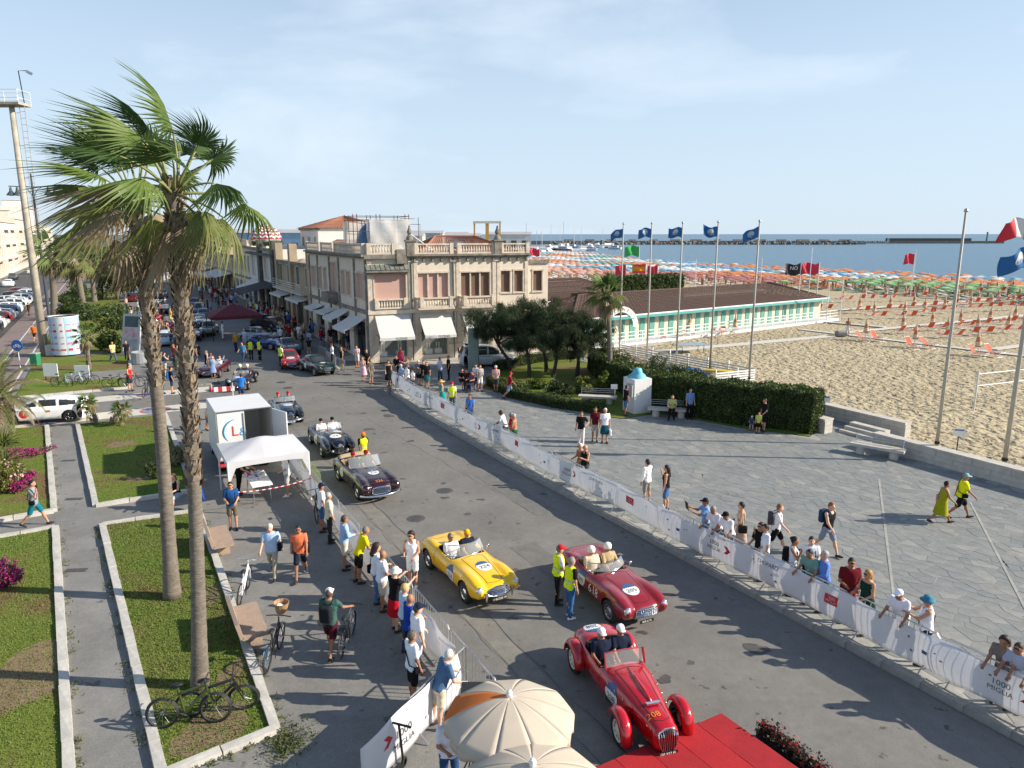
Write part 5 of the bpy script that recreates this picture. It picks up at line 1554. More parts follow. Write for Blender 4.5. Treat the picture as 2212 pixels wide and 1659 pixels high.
number(car,bv,(1.72,-.12,0),(0,1,0),(-1,0,0),(0,0,-1),'208',.2,M('decal orange',(.85,.25,.02),.5,0))
mb=MB();mb.box((1.45,0,.9),(.07,.3,.04));mb.build('bonnet_vent',chrome(),car)
mb=MB()
h0=[bv.ray_cast(Vector((x,0,3)),Vector((0,0,-1)))[0]for x in(.25,.6,1.0,1.4)]
mb.tube([p+Vector((0,0,.0))for p in h0],[.02,.05,.06,.03],6);mb.build('bonnet_ridge',S8['paint'],car,smooth=True)
for s in(-1,1):
 mb=MB();mb.tube([(.14,s*.47,.9),(.02,s*.46,1.24)],.022,6);mb.build('windscreen_post',S8['paint'],car)
plate(car,2.16,.28,'GP 937 EL',.42,.1)
seams(car,bv,(-.75,.0),(.34,.88),(.25,1.85),(.3,.16));fw=spot(1328,1600);rw=spot(1238,1453);c208,h208=from_wheels(fw,rw,.7);place(car,c208,h208)
# --- black roadsters of the long-bonnet kind
XK=dict(hull=[(-2.2,.2,.4,.52),(-2.05,.45,.3,.68),(-1.5,.62,.22,.86),(-.8,.72,.18,.92),(-.1,.73,.18,.92),(.5,.62,.18,.95),(1.1,.48,.2,.94),(1.6,.38,.24,.88),(1.95,.3,.28,.78),(2.1,.18,.34,.66)],fend=[(.56,[(-.3,.05,.3,.55),(.3,.14,.22,.78),(.9,.2,.2,.88),(1.4,.21,.24,.89),(1.8,.18,.34,.82),(2.05,.13,.42,.72),(2.15,.05,.5,.62)]),(.56,[(-2.15,.05,.4,.5),(-1.8,.16,.26,.74),(-1.35,.21,.2,.88),(-.9,.19,.2,.86),(-.4,.11,.25,.72),(0,.04,.3,.5)])],axles=(-1.28,1.28),wr=.33,tin=.54,track=.66,k=.07,cock=[((-.5,0,1.0),(.48,.56,.55),.2)],seats=(-.6,.28,.42),paint=paint('#0b0d12',.18,.9),wheel='chrome',trim=M('black leather',(.02,.018,.018),.5,.1),lamps=[(1.98,.55,.64,.115)],spots=[(2.05,.34,.45,.06)],screen=(.05,.6,.95,.27,.45,dict(curve=.12,split=True)),grille=(2.05,.52,.13,.24,7,dict(shape='oval',vertical=True)))
car,bv,sh=make_car('roadster','black roadster numbered 14 and 227 with round white number discs',XK)
WD=M('decal cream',(.72,.7,.6),.4,0);BK=M('decal black',(.012,.012,.014),.4,0)
def plain_disc(o,bv,c,right,up,direc,r,num,mat=WD):
 c,right,up=Vector(c),Vector(right),Vector(up);n=24;vs=[c];fs=[]
 for i in range(1,5):
  for j in range(n):a=2*PI*j/n;vs.append(c+right*r*i/4*math.cos(a)+up*r*i/4*math.sin(a))
 fs=[(0,1+j,1+(j+1)%n)for j in range(n)]+[(1+i*n+j,1+(i+1)*n+j,1+(i+1)*n+(j+1)%n,1+i*n+(j+1)%n)for i in range(3)for j in range(n)]
 d=proj(o,bv,vs,fs,direc,mat,'race_number_disc')
 if num:number(o,bv,c,right,up,direc,num,r*.95,BK,d)
plain_disc(car,bv,(1.2,0,0),(0,1,0),(-1,0,0),(0,0,-1),.27,'14');plain_disc(car,bv,(.1,-1,.55),(1,0,0),(0,0,1),(0,1,0),.26,'14')
plain_disc(car,bv,(.45,.25,0),(0,1,0),(-1,0,0),(0,0,-1),.2,'',M('decal pale blue',(.5,.58,.7),.4,0))
OR=M('decal orange',(.85,.25,.02),.5,0)
number(car,bv,(3,.55,.42),(0,1,0),(0,0,1),(-1,0,0),'227',.19,OR);number(car,bv,(3,-.55,.36),(0,1,0),(0,0,1),(-1,0,0),'LOB 308',.13,WD)
seams(car,bv,(-.85,.0),(.3,.9),(.3,1.8),(.34,.16));fw=spot(696,988);rw=spot(669,952);c14,h14=from_wheels(fw,rw,.68);h14=head(.45,-.893);c14=fw+Vector((-.45,.893,0))*1.28+Vector((.893,.45,0))*.68;place(car,c14,h14)
XK2=dict(XK,paint=paint('#0d1a20',.18,.9),bumper=[(2.2,.75,.36,.035)])
car,bv,sh=make_car('roadster','black roadster numbered 228 with chrome bumper driving past the open truck',XK2)
plain_disc(car,bv,(.9,.05,0),(0,1,0),(-1,0,0),(0,0,-1),.25,'',M('decal pale blue',(.5,.58,.7),.4,0));number(car,bv,(3,-.52,.44),(0,1,0),(0,0,1),(-1,0,0),'228',.18,OR);plate(car,2.2,.3,'BK 120',.42,.1,(.5,.6,.7),(.05,.05,.05))
fl=spot(651,911);c228=fl+Vector((-.42,.907,0))*1.28-Vector((.907,.42,0))*.66;h228=head(.42,-.907);place(car,c228,h228)
# --- plum convertible 226
CV=dict(hull=[(-2.1,.45,.4,.6),(-2.0,.62,.3,.76),(-1.5,.74,.2,.88),(-.7,.77,.17,.92),(0,.78,.17,.93),(.7,.75,.17,.92),(1.3,.68,.2,.88),(1.8,.58,.26,.80),(2.02,.42,.36,.7),(2.08,.2,.44,.6)],p=3.4,fend=[(.6,[(.3,.08,.3,.5),(.8,.16,.22,.84),(1.4,.2,.24,.88),(1.9,.16,.36,.8),(2.12,.1,.46,.7),(2.16,.03,.52,.62)]),(.62,[(-2.1,.05,.4,.6),(-1.7,.14,.26,.82),(-1.25,.18,.2,.90),(-.8,.14,.2,.86),(-.3,.06,.3,.6)])],axles=(-1.25,1.3),wr=.325,tin=.56,track=.69,cock=[((-.5,0,1.0),(.75,.6,.55),.15)],seats=(-.5,.3,.42),paint=paint('#2a0710',.18,.9),wheel='chrome',trim=M('beige leather',(.35,.25,.14),.6,.1),lamps=[(2.08,.6,.62,.11)],screen=(.3,.66,.92,.42,.6,dict(curve=.15)),bumper=[(2.22,.82,.34,.05)],grille=(2.0,.5,.36,.15,5,dict(shape='box')))
car,bv,sh=make_car('convertible_car','dark plum convertible numbered 226 with a folded beige roof',CV)
roundel(car,bv,(1.0,.05,0),(0,1,0),(-1,0,0),(0,0,-1),.25,'226');number(car,bv,(1.82,.0,0),(0,1,0),(-1,0,0),(0,0,-1),'226',.2,OR);plain_disc(car,bv,(-.55,-1,.6),(1,0,0),(0,0,1),(0,1,0),.2,'')
mb=MB();mb.smooth=True;mb.grid(lambda u,v:Vector((-1.15-.45*v,.68*(2*u-1)*(1-.1*v),.93+.17*math.sin(PI*(.15+.85*v))-.05*abs(2*u-1)**3)),12,8);g=mb.build('folded_roof',M('beige canvas',(.42,.32,.2),.85,.15,4),car);solid(g,.03)
seams(car,bv,(-.8,.3),(.28,.9),(.5,1.8),(.5,.36));fw=spot(774,1079);c226=fw+Vector((-.5,.866,0))*1.3+Vector((.866,.5,0))*.7;h226=head(.5,-.866);place(car,c226,h226)
# --- maroon 614 and the grey car with white helmets
R6=dict(BARQ,paint=paint('#4a0d17',.25,.8),wheel='grey',trim=M('black leather',(.02,.018,.018),.5,.1),lamps=[(1.93,.56,.62,.10)],screen=(.15,.58,.88,.15,.6,dict(curve=.25)),grille=(1.92,.47,.34,.14,7,dict(shape='oval',cross=True)))
car,bv,sh=make_car('open_race_car','maroon open race car numbered 614 with its passenger waving',R6,.04)
number(car,bv,(1.2,0,0),(0,1,0),(-1,0,0),(0,0,-1),'614',.42,M('decal white',(.78,.78,.76),.4,0))
c614=(spot(433,817)+spot(475,816))/2;h614=head(.12,-.993);c614=c614+Vector((-.12,.993,0))*1.24;place(car,c614,h614)
G7=dict(S8,paint=paint('#24222b',.3,.7),wheel='grey',screen=(.1,.45,.9,.2,.5,dict(curve=.05)),lamps=[(1.9,.42,.72,.10)],bullet=.12,grille=(2.05,.52,.22,.2,7,dict(shape='oval',vertical=True)))
car,bv,sh=make_car('vintage_race_car','dark grey open race car with round headlamps and white helmeted crew',G7,.04)
for s in(-1,1):mudguard(car,1.35,s*.68,.36,R(10),R(160),.24,G7['paint']);mudguard(car,-1.25,s*.66,.36,R(-5),R(175),.28,G7['paint'])
roundel(car,bv,(1.2,0,0),(0,1,0),(-1,0,0),(0,0,-1),.24,'610');number(car,bv,(1.75,-.05,0),(0,1,0),(-1,0,0),(0,0,-1),'610',.18,OR)
c610=(spot(493,843)+spot(537,842))/2+Vector((-.15,.989,0))*1.3;h610=head(.15,-.989);place(car,c610,h610)
# --- closed coupes and saloons
CP=dict(hull=[(-2.1,.3,.4,.6),(-1.95,.55,.3,.74),(-1.4,.68,.2,.86),(-.7,.74,.17,.88),(0,.75,.17,.88),(.7,.70,.17,.88),(1.3,.60,.2,.84),(1.8,.5,.26,.76),(2.0,.36,.36,.66),(2.07,.18,.44,.58)],fend=[(.56,[(.2,.06,.3,.55),(.7,.15,.22,.8),(1.2,.21,.2,.88),(1.6,.2,.28,.85),(1.95,.13,.4,.74),(2.06,.05,.48,.64)]),(.57,[(-2.0,.05,.4,.6),(-1.6,.17,.26,.82),(-1.2,.2,.2,.90),(-.8,.17,.2,.86),(-.3,.07,.3,.6)])],green=[(-1.75,.3,.6,.72),(-1.4,.46,.6,1.02),(-.9,.54,.6,1.26),(-.4,.57,.6,1.33),(.05,.57,.6,1.30),(.4,.56,.6,1.08),(.68,.5,.6,.84)],belt=.9,roofz=1.33,pillars=[(-1.9,-1.05),(-.62,-.52),(.18,.3)],axles=(-1.24,1.26),wr=.32,tin=.54,track=.67,wheel='grey',lamps=[(1.96,.56,.62,.11)])
def coupe(label,hexp,c,hd,extra=None,sp=CP,name='classic_coupe',h=.04,full=True,**kw):
 car,bv,sh=make_car(name,label,dict(sp,paint=paint(hexp,.22,.8),**kw),h,full)
 if extra:extra(car,bv)
 place(car,c,hd);return car
def ex231(car,bv):
 plain_disc(car,bv,(1.15,0,0),(0,1,0),(-1,0,0),(0,0,-1),.3,'231',M('decal white',(.78,.78,.76),.4,0));plain_disc(car,bv,(0,1,.58),(-1,0,0),(0,0,1),(0,-1,0),.25,'231',M('decal white',(.78,.78,.76),.4,0));plate(car,2.05,.3,'CP 231',.42,.1)
c=(spot(609,797)+spot(649,797))/2;coupe('red closed coupe numbered 231 with a white bonnet disc','#8a0f1c',c+Vector((-.35,.937,0))*1.3,head(.35,-.937),ex231,grille=(1.95,.5,.34,.14,5,dict(shape='oval')))
def exgreen(car,bv):
 plain_disc(car,bv,(1.0,.1,0),(0,1,0),(-1,0,0),(0,0,-1),.2,'',M('decal pale blue',(.5,.58,.7),.4,0));number(car,bv,(1.7,-.35,0),(0,1,0),(-1,0,0),(0,0,-1),'230',.22,OR);plain_disc(car,bv,(-.3,-1,.55),(1,0,0),(0,0,1),(0,1,0),.2,'')
fw=spot(680,812);coupe('dark green closed coupe with an orange number beside the crowd barrier','#0a2618',fw+Vector((-.62,.785,0))*1.26+Vector((.785,.62,0))*.68,head(.62,-.785),exgreen,grille=(1.95,.52,.26,.17,7,dict(shape='shield')))
SAL=dict(CP,green=[(-1.7,.4,.6,.75),(-1.45,.5,.6,1.15),(-1.1,.56,.6,1.38),(-.5,.59,.6,1.45),(0,.59,.6,1.42),(.4,.57,.6,1.15),(.62,.52,.6,.85)],roofz=1.45,pillars=[(-1.9,-1.2),(-.55,-.45),(.15,.3)])
coupe('teal grey coupe parked behind the red one','#31454c',spot(622,762),head(.5,-.866),h=.05)
coupe('glossy blue closed coupe behind the two yellow vested marshals','#1b3f86',spot(572,752),head(.93,-.37),h=.05)
coupe('silver saloon parked behind the blue coupe','#8d949b',spot(560,737),head(.95,-.3),sp=SAL,name='classic_saloon',h=.05)
coupe('grey fastback coupe facing the road beside the man in white','#7d8078',spot(452,722),head(.25,-.97),sp=SAL,name='classic_saloon',h=.05)
coupe('black roadster in the shade behind the grey fastback','#0c0d10',spot(436,706),head(.25,-.97),sp=dict(XK,screen=XK['screen']),name='roadster',h=.05)
coupe('maroon open race car in the shade beside the grey fastback','#4d0f1a',spot(421,733),head(.3,-.95),sp=dict(R6),name='open_race_car',h=.05)
coupe('black roadster with a white number disc half hidden by the palm trunk','#0a0b0d',spot(404,773),head(.2,-.98),sp=dict(XK),name='roadster',h=.05,bumper=[(2.2,.75,.36,.035)])
coupe('maroon open race car seen between the two palm trunks','#3f0f1a',spot(350,725),head(.2,-.98),sp=dict(R6),name='open_race_car',h=.05)
coupe('tiny pale blue coupe seen between the two palm trunks','#b9cfdd',spot(362,745),head(-.25,.97),sp=dict(SAL,lamps=[]),name='classic_saloon',h=.05)
coupe('bright red coupe beside the left palm trunk','#a3131d',spot(331,700),head(.2,-.98),h=.05)
coupe('red open race car stopped behind the bright red coupe','#8c1420',spot(330,712),head(.2,-.98),sp=dict(R6),name='open_race_car',h=.05)
coupe('silver open race car in the sun between the palm trunks','#9aa09c',spot(337,662),head(.25,-.97),sp=dict(R6),name='open_race_car',h=.055)
coupe('dark green roadster in the shade between the palm trunks','#1e2d2a',spot(356,677),head(.25,-.97),sp=dict(XK),name='roadster',h=.055)
coupe('pale blue roadster with a tall tail below the white parasols','#8fb0c8',spot(349,644),head(.25,-.97),sp=dict(SAL),name='classic_saloon',h=.055)
for i,(x,y,hx,lab)in enumerate(((290,652,'#6a1420','red coupe far along the sunny kerb'),(292,640,'#7c8a94','grey coupe just behind the red one far along the sunny kerb'),(296,620,'#c9ccd0','white coupe in the distant queue'),(330,628,'#27313c','dark blue coupe in the distant queue'),(318,604,'#20242a','black coupe in the far queue'),(292,606,'#5d6a70','steel grey coupe in the far queue'),(440,690,'#5c7286','blue grey saloon parked in the shade by the red marquee'),(432,678,'#46586a','slate blue saloon parked beyond the blue grey one'),(420,664,'#30363c','dark saloon parked far back in the shade'))):
 coupe(lab,hx,spot(x,y),head(.25,-.97),sp=SAL if i%2 else CP,h=.06,full=False)
VAN=dict(hull=[(-2.3,.8,.3,.9),(-2.25,.88,.25,1.0),(-1,.9,.25,1.0),(.6,.9,.25,1.0),(1.2,.8,.25,.98),(2.1,.62,.3,.9),(2.3,.5,.4,.75)],p=5,green=[(-2.25,.75,.8,1.8),(-2.0,.82,.8,1.98),(0,.82,.8,2.0),(.6,.8,.8,1.85),(.95,.76,.8,1.05)],pg=6,belt=1.1,roofz=1.98,pillars=[(-2.4,-2.0),(-.6,-.5),(.35,.5)],axles=(-1.5,1.5),wr=.36,tin=.6,track=.74,wheel='grey',lamps=[(2.2,.45,.7,.1)])
coupe('tall dark brown vintage van parked in the shade','#1c1713',spot(592,727),head(.95,-.3),sp=VAN,name='vintage_van',h=.06)
# --- modern cars
MOD=dict(hull=[(-2.3,.5,.45,.75),(-2.22,.76,.3,.95),(-1.6,.87,.2,1.0),(-.6,.90,.18,.96),(.5,.90,.18,.95),(1.3,.88,.2,.90),(1.9,.80,.24,.80),(2.2,.62,.3,.70),(2.3,.4,.4,.6)],p=4.5,green=[(-2.2,.58,.8,1.0),(-1.95,.66,.8,1.3),(-1.4,.70,.8,1.44),(-.5,.72,.8,1.50),(.1,.72,.8,1.47),(.7,.70,.8,1.2),(1.25,.62,.8,.92)],pg=3.6,belt=.97,roofz=1.49,pillars=[(-2.3,-1.75),(-.95,-.82),(.02,.14),(.75,1.3)],axles=(-1.42,1.4),wr=.335,tin=.66,track=.78,wheel='alloy',ww=.22,trim=M('dark trim',(.02,.018,.017),.7,.2))
car,bv,sh=make_car('estate_car','white modern estate car with a red round door sticker behind the feather palm',dict(MOD,roofz=1.38,belt=.93,green=[(-2.22,.58,.7,.95),(-1.95,.66,.7,1.18),(-1.4,.70,.7,1.31),(-.5,.72,.7,1.39),(.1,.72,.7,1.36),(.75,.70,.7,1.1),(1.35,.62,.7,.88)],paint=paint('#f1f1ef',.2,.9)),.036)
plain_disc(car,bv,(.72,1.2,.62),(-1,0,0),(0,0,1),(0,-1,0),.23,'',M('decal red',(.6,.03,.04),.4,0));number(car,bv,(.72,1.2,.64),(-1,0,0),(0,0,1),(0,-1,0),'7',.26,M('decal white',(.78,.78,.76),.4,0))
vs=[(-.55,1.2,.68),(-.3,1.2,.68),(-.3,1.2,.77),(-.55,1.2,.77)]
proj(car,bv,vs,[(0,1,2,3)],(0,-1,0),M('decal red',(.6,.03,.04),.4,0),'sticker')
for s in(-1,1):
 mb=MB();mb.box((-2.18,s*.6,.88),(.1,.35,.14));mb.build('tail_light',M('red lamp',(.35,.02,.02),.2,0),car)
F=spot(152,912);hd=Vector((-.954,-.298,0))
place(car,F+hd*1.42+Vector((hd.y,-hd.x,0))*.8,head(hd.x,hd.y))
MPV=dict(MOD,green=[(-2.15,.6,.8,1.25),(-2.0,.68,.8,1.55),(-1.2,.72,.8,1.66),(-.3,.74,.8,1.68),(.3,.73,.8,1.58),(.9,.7,.8,1.22),(1.4,.62,.8,.95)],roofz=1.67,pillars=[(-2.3,-1.95),(-1.15,-1.05),(-.25,-.12),(.75,.85)])
car,bv,sh=make_car('people_carrier','silver people carrier parked by the shop window and tamarisks',dict(MPV,paint=paint('#b9bec0',.25,.8)),.045)
mb=MB();mb.box((-2.2,.7,1.2),(.1,.14,.4));mb.build('tail_light',M('red lamp',(.35,.02,.02),.2,0),car)
p=spot(1045,793,.12);place(car,p+Vector((.3,.6,0)),head(.96,.25),.12)
cols=['#dfe1e3','#d8dadc','#c9ccd0','#39485c','#20242b','#e6e6e6','#aab0b6','#7c1f22','#dcdfe2','#b5babf','#2c3f66','#e8e8e8','#454b52','#e2e2e0']
proto=None;kids=None
labs={}
for i in range(30):
 if proto is None:
  proto,bv,sh=make_car('parked_car','',dict(MOD,paint=paint('#dfe1e3',.25,.8)),.06,False);del proto['_']
  kids=child_map();o=proto
 else:o=copy_tree(proto,None,kids)
 cc=cols[i%len(cols)]if i<28 else '#9c1b1b'
 for ch in o.children:
  if ch.name.startswith('body'):ch.material_slots[0].link='OBJECT';ch.material_slots[0].material=paint(cc,.25,.8)
 nm={'#dfe1e3':'white','#d8dadc':'white','#c9ccd0':'silver','#39485c':'slate blue','#20242b':'black','#e6e6e6':'white','#aab0b6':'silver','#7c1f22':'dark red','#dcdfe2':'white','#b5babf':'silver','#2c3f66':'blue','#e8e8e8':'white','#454b52':'dark grey','#e2e2e0':'white','#9c1b1b':'red'}[cc]
 if i<22:u=80+i*3.1;p=st(u,-12.6);hd=math.atan2(RV.y,RV.x)+(PI if i%3 else 0);tg(o)if False else None;lab=nm+' car parked nose in along the bicycle path kerb';gr=nm+' cars parked along the bicycle path'
 else:u=95+(i-22)*26;p=st(u,-17.4 if i%2 else-19.2);hd=math.atan2(SV.y,SV.x)+(0 if i%2 else PI);lab=nm+' car driving on the boulevard by the apartment blocks';gr=nm+' cars driving on the boulevard'
 o['label']=lab;o['category']='car';o['group']=gr
 o.location=(p.x,p.y,0.004);o.rotation_euler=(0,0,hd)
# ================================================================== people
SKIN={'l':'#d3a78c','m':'#bf8f70','t':'#a37457','d':'#7d553c'}
def skinm(k):return M('skin '+k,srgb(SKIN[k]),.55,.06,12,spec=.35)
POSE={'stand':dict(leg=((2,3),(-3,2)),lean=0,arm=((4,8,12,.1),(2,8,15,.1))),'stand2':dict(leg=((6,8),(-4,2)),lean=2,arm=((8,10,40,.5),(0,8,10,.1))),'hips':dict(leg=((4,4),(-4,2)),lean=-2,arm=((-12,34,75,.9),(0,10,12,.1))),'walk':dict(leg=((26,6),(-20,24)),lean=4,arm=((-22,8,14,.1),(24,8,24,.1))),'walk2':dict(leg=((-20,26),(26,6)),lean=4,arm=((24,8,26,.1),(-20,8,16,.1))),'phone':dict(leg=((3,3),(-3,3)),lean=0,arm=((2,8,12,.1),(35,12,128,.35))),'photo':dict(leg=((3,3),(-3,3)),lean=2,arm=((52,12,62,.45),(52,12,62,.45))),'cross':dict(leg=((3,3),(-3,3)),lean=-2,arm=((24,14,92,1.0),(22,14,88,1.0))),'leanrail':dict(leg=((-8,2),(-2,4)),lean=20,arm=((18,12,44,.25),(14,12,52,.3))),'hold':dict(leg=((3,3),(-3,3)),lean=3,arm=((6,8,58,.75),(10,9,76,.7))),'walkphone':dict(leg=((26,6),(-20,24)),lean=2,arm=((-14,8,14,.1),(36,14,130,.3))),'push':dict(leg=((18,5),(-16,18)),lean=4,arm=((-4,10,10,.1),(38,18,30,-.3))),'sit':dict(leg=((84,82),(80,78)),lean=8,arm=((30,10,60,.4),(30,10,60,.4)),sit=.46),'crouch':dict(leg=((88,100),(84,98)),lean=16,arm=((34,10,60,.5),(34,10,60,.5)),sit=.34),'drive':dict(leg=((78,28),(76,30)),lean=-10,arm=((42,8,40,.1),(42,8,40,.1)),sit=.0),'ride':dict(leg=((78,28),(76,30)),lean=-8,arm=((20,10,50,.4),(18,10,62,.5)),sit=.0),'wave':dict(leg=((78,28),(76,30)),lean=-6,arm=((118,30,30,.1),(18,10,62,.5)),sit=.0),}
TORSO=[(.80,.155,.105,0),(.92,.165,.118,-.01),(1.02,.150,.108,0),(1.12,.146,.105,.005),(1.26,.168,.115,.01),(1.36,.178,.108,.0),(1.43,.165,.088,-.005),(1.475,.10,.066,-.01),(1.50,.05,.05,-.01)]
def torso_f(x,y,z,rows,z0,z1,fat,lean,extra):
 c,s=math.cos(lean),math.sin(lean);y0,zz=y,z-.93
 yl=c*y0-s*zz;zl=s*y0+c*zz+.93
 a=np.array(rows);w=np.interp(zl,a[:,0],a[:,1])*fat+extra;d=np.interp(zl,a[:,0],a[:,2])*(fat*1.15-.15)+extra;yc=np.interp(zl,a[:,0],a[:,3])
 q=(np.abs(x/w)**2.4+np.abs((yl-yc)/d)**2.4)**(1/2.4)
 f=(q-1)*np.minimum(w,d)
 return np.maximum(f,np.maximum(zl-z1,z0-zl))
def person_mesh(pose,top='tee',bottom='shorts',hair='short',fat=1.0,h=.024,glasses=False,female=False,fine=True):
 ps=POSE[pose];lean=R(ps['lean'])
 hipz=.93;J={}
 prim={k:[]for k in range(7)}
 add=lambda g,f:prim[g].append(f)
 cone=lambda a,b,r1,r2:(lambda x,y,z:s_cone(x,y,z,a,b,r1,r2))
 ell=lambda c,r:(lambda x,y,z:s_ell(x,y,z,c,r))
 low=[]
 legs=[]
 for sgn,(hf,kn)in zip((-1,1),ps['leg']):
  hf,kn=R(hf),R(kn);hp=np.array((sgn*.088*(1+(fat-1)*.5),0,hipz-.02))
  spread=sgn*.035 if ps.get('sit')is not None else sgn*.012
  kp=hp+np.array((spread,math.sin(hf)*.43,-math.cos(hf)*.43));a=hf-kn
  an=kp+np.array((spread*.3,math.sin(a)*.42,-math.cos(a)*.42));legs.append((sgn,hp,kp,an,a));low.append(an[2])
 dz=.085-min(low)if ps.get('sit')is None else 0
 if pose=='sit' or pose=='crouch':dz=.085-min(low)
 if pose in('drive','ride','wave'):dz=-hipz+.12
 for sgn,hp,kp,an,a in legs:
  r_=(fat*.6+.4)
  add(0,cone(hp,kp,.075*r_,.052));add(0,cone(kp,an,.054,.036));m=(kp+(an-kp)*.28)+np.array((0,-.02*math.cos(a),0));add(0,cone(m,m+(an-kp)*.15,.052,.045))
  fa=a*.55;fd=np.array((sgn*.12,math.cos(fa),math.sin(fa)));fd/=np.linalg.norm(fd)
  heel=an+np.array((0,-.035,-.04));toe=an+fd*.17+np.array((0,0,-.052))
  add(3,cone(heel,toe,.042,.032));add(3,cone(an+np.array((0,0,-.02)),an+fd*.08+np.array((0,0,-.035)),.042,.038))
  if bottom=='trousers':add(2,cone(hp,kp,.092*r_,.070));add(2,cone(kp,an+(kp-an)*.04,.070,.056))
  elif bottom=='shorts':
   e=hp+(kp-hp)*.92;d_=(kp-hp)/np.linalg.norm(kp-hp);Ls=np.linalg.norm(e-hp)
   add(2,(lambda c_,dd,L_:(lambda x,y,z:np.maximum(c_(x,y,z),(x-hp0[0])*dd[0]+(y-hp0[1])*dd[1]+(z-hp0[2])*dd[2]-L_)if False else c_(x,y,z)))(cone(hp,e-d_*.05,.094*r_,.088*r_),d_,Ls))
 if bottom in('trousers','shorts'):add(2,lambda x,y,z:torso_f(x,y,z,[(.78,.14,.10,0),(.9,.165,.12,-.012),(1.0,.156,.112,0)],.82,1.0,fat,lean*.3,.006))
 if bottom=='skirt':add(2,lambda x,y,z:torso_f(x,y,z,[(.45,.22,.19,0),(.7,.195,.16,-.01),(.92,.168,.124,-.01),(1.04,.145,.11,0)],.45,1.03,fat,lean*.3,.006))
 if top=='dress':add(1,lambda x,y,z:torso_f(x,y,z,[(.42,.25,.21,0),(.7,.205,.17,-.01),(.92,.178,.135,-.01)]+TORSO[2:7],.42,1.42,fat,lean,.012))
 add(0,lambda x,y,z:torso_f(x,y,z,TORSO,.8,1.5,fat,lean,-.004))
 if top in('tee','long','vest'):add(1,lambda x,y,z:torso_f(x,y,z,TORSO,.875,1.475,fat,lean,.014))
 if top=='tank':
  add(1,lambda x,y,z:np.maximum(torso_f(x,y,z,TORSO,.9,1.40,fat,lean,.012),-1))
  add(1,lambda x,y,z:np.maximum(torso_f(x,y,z,TORSO,1.38,1.475,fat,lean,.012),np.abs(np.abs(x)-.09)-.03))
 if female and top in('tee','tank','dress','long'):
  for s in(-1,1):add(1,ell((s*.07,.095+math.sin(lean)*.32,1.27),(.062,.055,.06)))
 rot=lambda p:np.array((p[0],math.cos(lean)*p[1]+math.sin(lean)*(p[2]-.93),-math.sin(lean)*p[1]+math.cos(lean)*(p[2]-.93)+.93))
 hands=[]
 for sgn,(pt,ab,eb,inw)in zip((-1,1),ps['arm']):
  sh=rot(np.array((sgn*.178*(fat*.6+.4),-.005,1.415)));pt,ab,eb=R(pt),R(ab),R(eb)
  u=np.array((sgn*math.sin(ab),math.sin(pt)*math.cos(ab),-math.cos(pt)*math.cos(ab)));el=sh+u*.285
  pa=pt+eb;f=np.array((sgn*math.sin(ab)*(1-inw)-sgn*inw*.55,math.sin(pa),-math.cos(pa)));f/=np.linalg.norm(f)
  wr=el+f*.25;hd=wr+f*.06
  add(0,cone(sh,el,.050,.040));add(0,cone(el,wr,.040,.027));add(0,cone(wr,hd,.028,.034))
  hands.append((sgn,wr,hd,f))
  sl=6 if top=='vest' else 1
  if top in('tee','vest'):add(sl,cone(sh-u*.01,sh+u*.17,.066,.062))
  if top=='dress' and not female:add(1,cone(sh,sh+u*.1,.06,.06))
  if top=='long':add(1,cone(sh,el,.066,.054));add(1,cone(el,wr-f*.03,.054,.042))
 hc=rot(np.array((0,.018,1.625)))+np.array((0,math.sin(lean)*-.03,0));nk=rot(np.array((0,-.012,1.48)))
 add(0,cone(nk,hc-np.array((0,.015,.06)),.058,.05));add(0,ell(hc,(.076,.094,.112)));add(0,ell(hc+np.array((0,.02,-.055)),(.058,.068,.062)))
 add(0,cone(hc+np.array((0,.088,.015)),hc+np.array((0,.107,-.018)),.012,.017))
 for s in(-1,1):add(0,ell(hc+np.array((s*.077,-.005,-.01)),(.016,.026,.034)))
 if hair!='bald':
  hg={'short':.003,'long':.01,'curly':.03,'bun':.005}[hair];r0=(.085+hg,.104+hg,.120+hg);cc=hc+np.array((0,-.012,.014))
  add(4,lambda x,y,z:np.maximum(s_ell(x,y,z,cc,r0)+(.008*np.sin(x*90)*np.sin(y*80+z*70)if hair=='curly' else 0),.75*(y-cc[1])-.62*(z-cc[2])-.018+hg*.2))
  if hair in('long','curly'):
   b=rot(np.array((0,-.105,1.36 if hair=='long' else 1.46)));add(4,cone(hc+np.array((0,-.06,.0)),b,.075+hg*.6,.055+hg))
  if hair=='bun':add(4,ell(hc+np.array((0,-.1,.06)),(.05,.05,.05)))
 if glasses:add(5,lambda x,y,z:s_box(x,y,z,hc+np.array((0,.088,.02)),(.064,.016,.02),.012))
 offs=dz
 def group(g,x,y,z):
  f=None
  for q in prim[g]:
   v=q(x,y,z);f=v if f is None else smin(f,v,.028)
  if g in(1,2,6):f=f+.0055*np.sin(x*31+z*17+y*9)*np.sin(z*27-y*21+x*6)+.003*np.sin(x*60+z*44)*np.sin(y*52-z*30)
  return f
 use=[g for g in range(7)if prim[g]]
 def total(x,y,z):
  f=None
  for g in use:
   v=group(g,x,y,z);f=v if f is None else np.minimum(f,v)
  return f
 ex=np.array([l[1]for l in legs]+[l[2]for l in legs]+[l[3]for l in legs]+[h_[2]for h_ in hands]+[hc])
 lo=ex.min(0)-.2;hi=ex.max(0)+.2;lo[2]=ex[:,2].min()-.12;hi[2]=ex[:,2].max()+.2;lo[1]=min(lo[1],-.26);hi[1]=max(hi[1],.3);lo[0]=min(lo[0],-.3*fat);hi[0]=max(hi[0],.3*fat)
 if top=='dress' or bottom=='skirt':lo[2]=min(lo[2],.3)
 P,Q=surface_nets(total,lo,hi,h)
 N=None
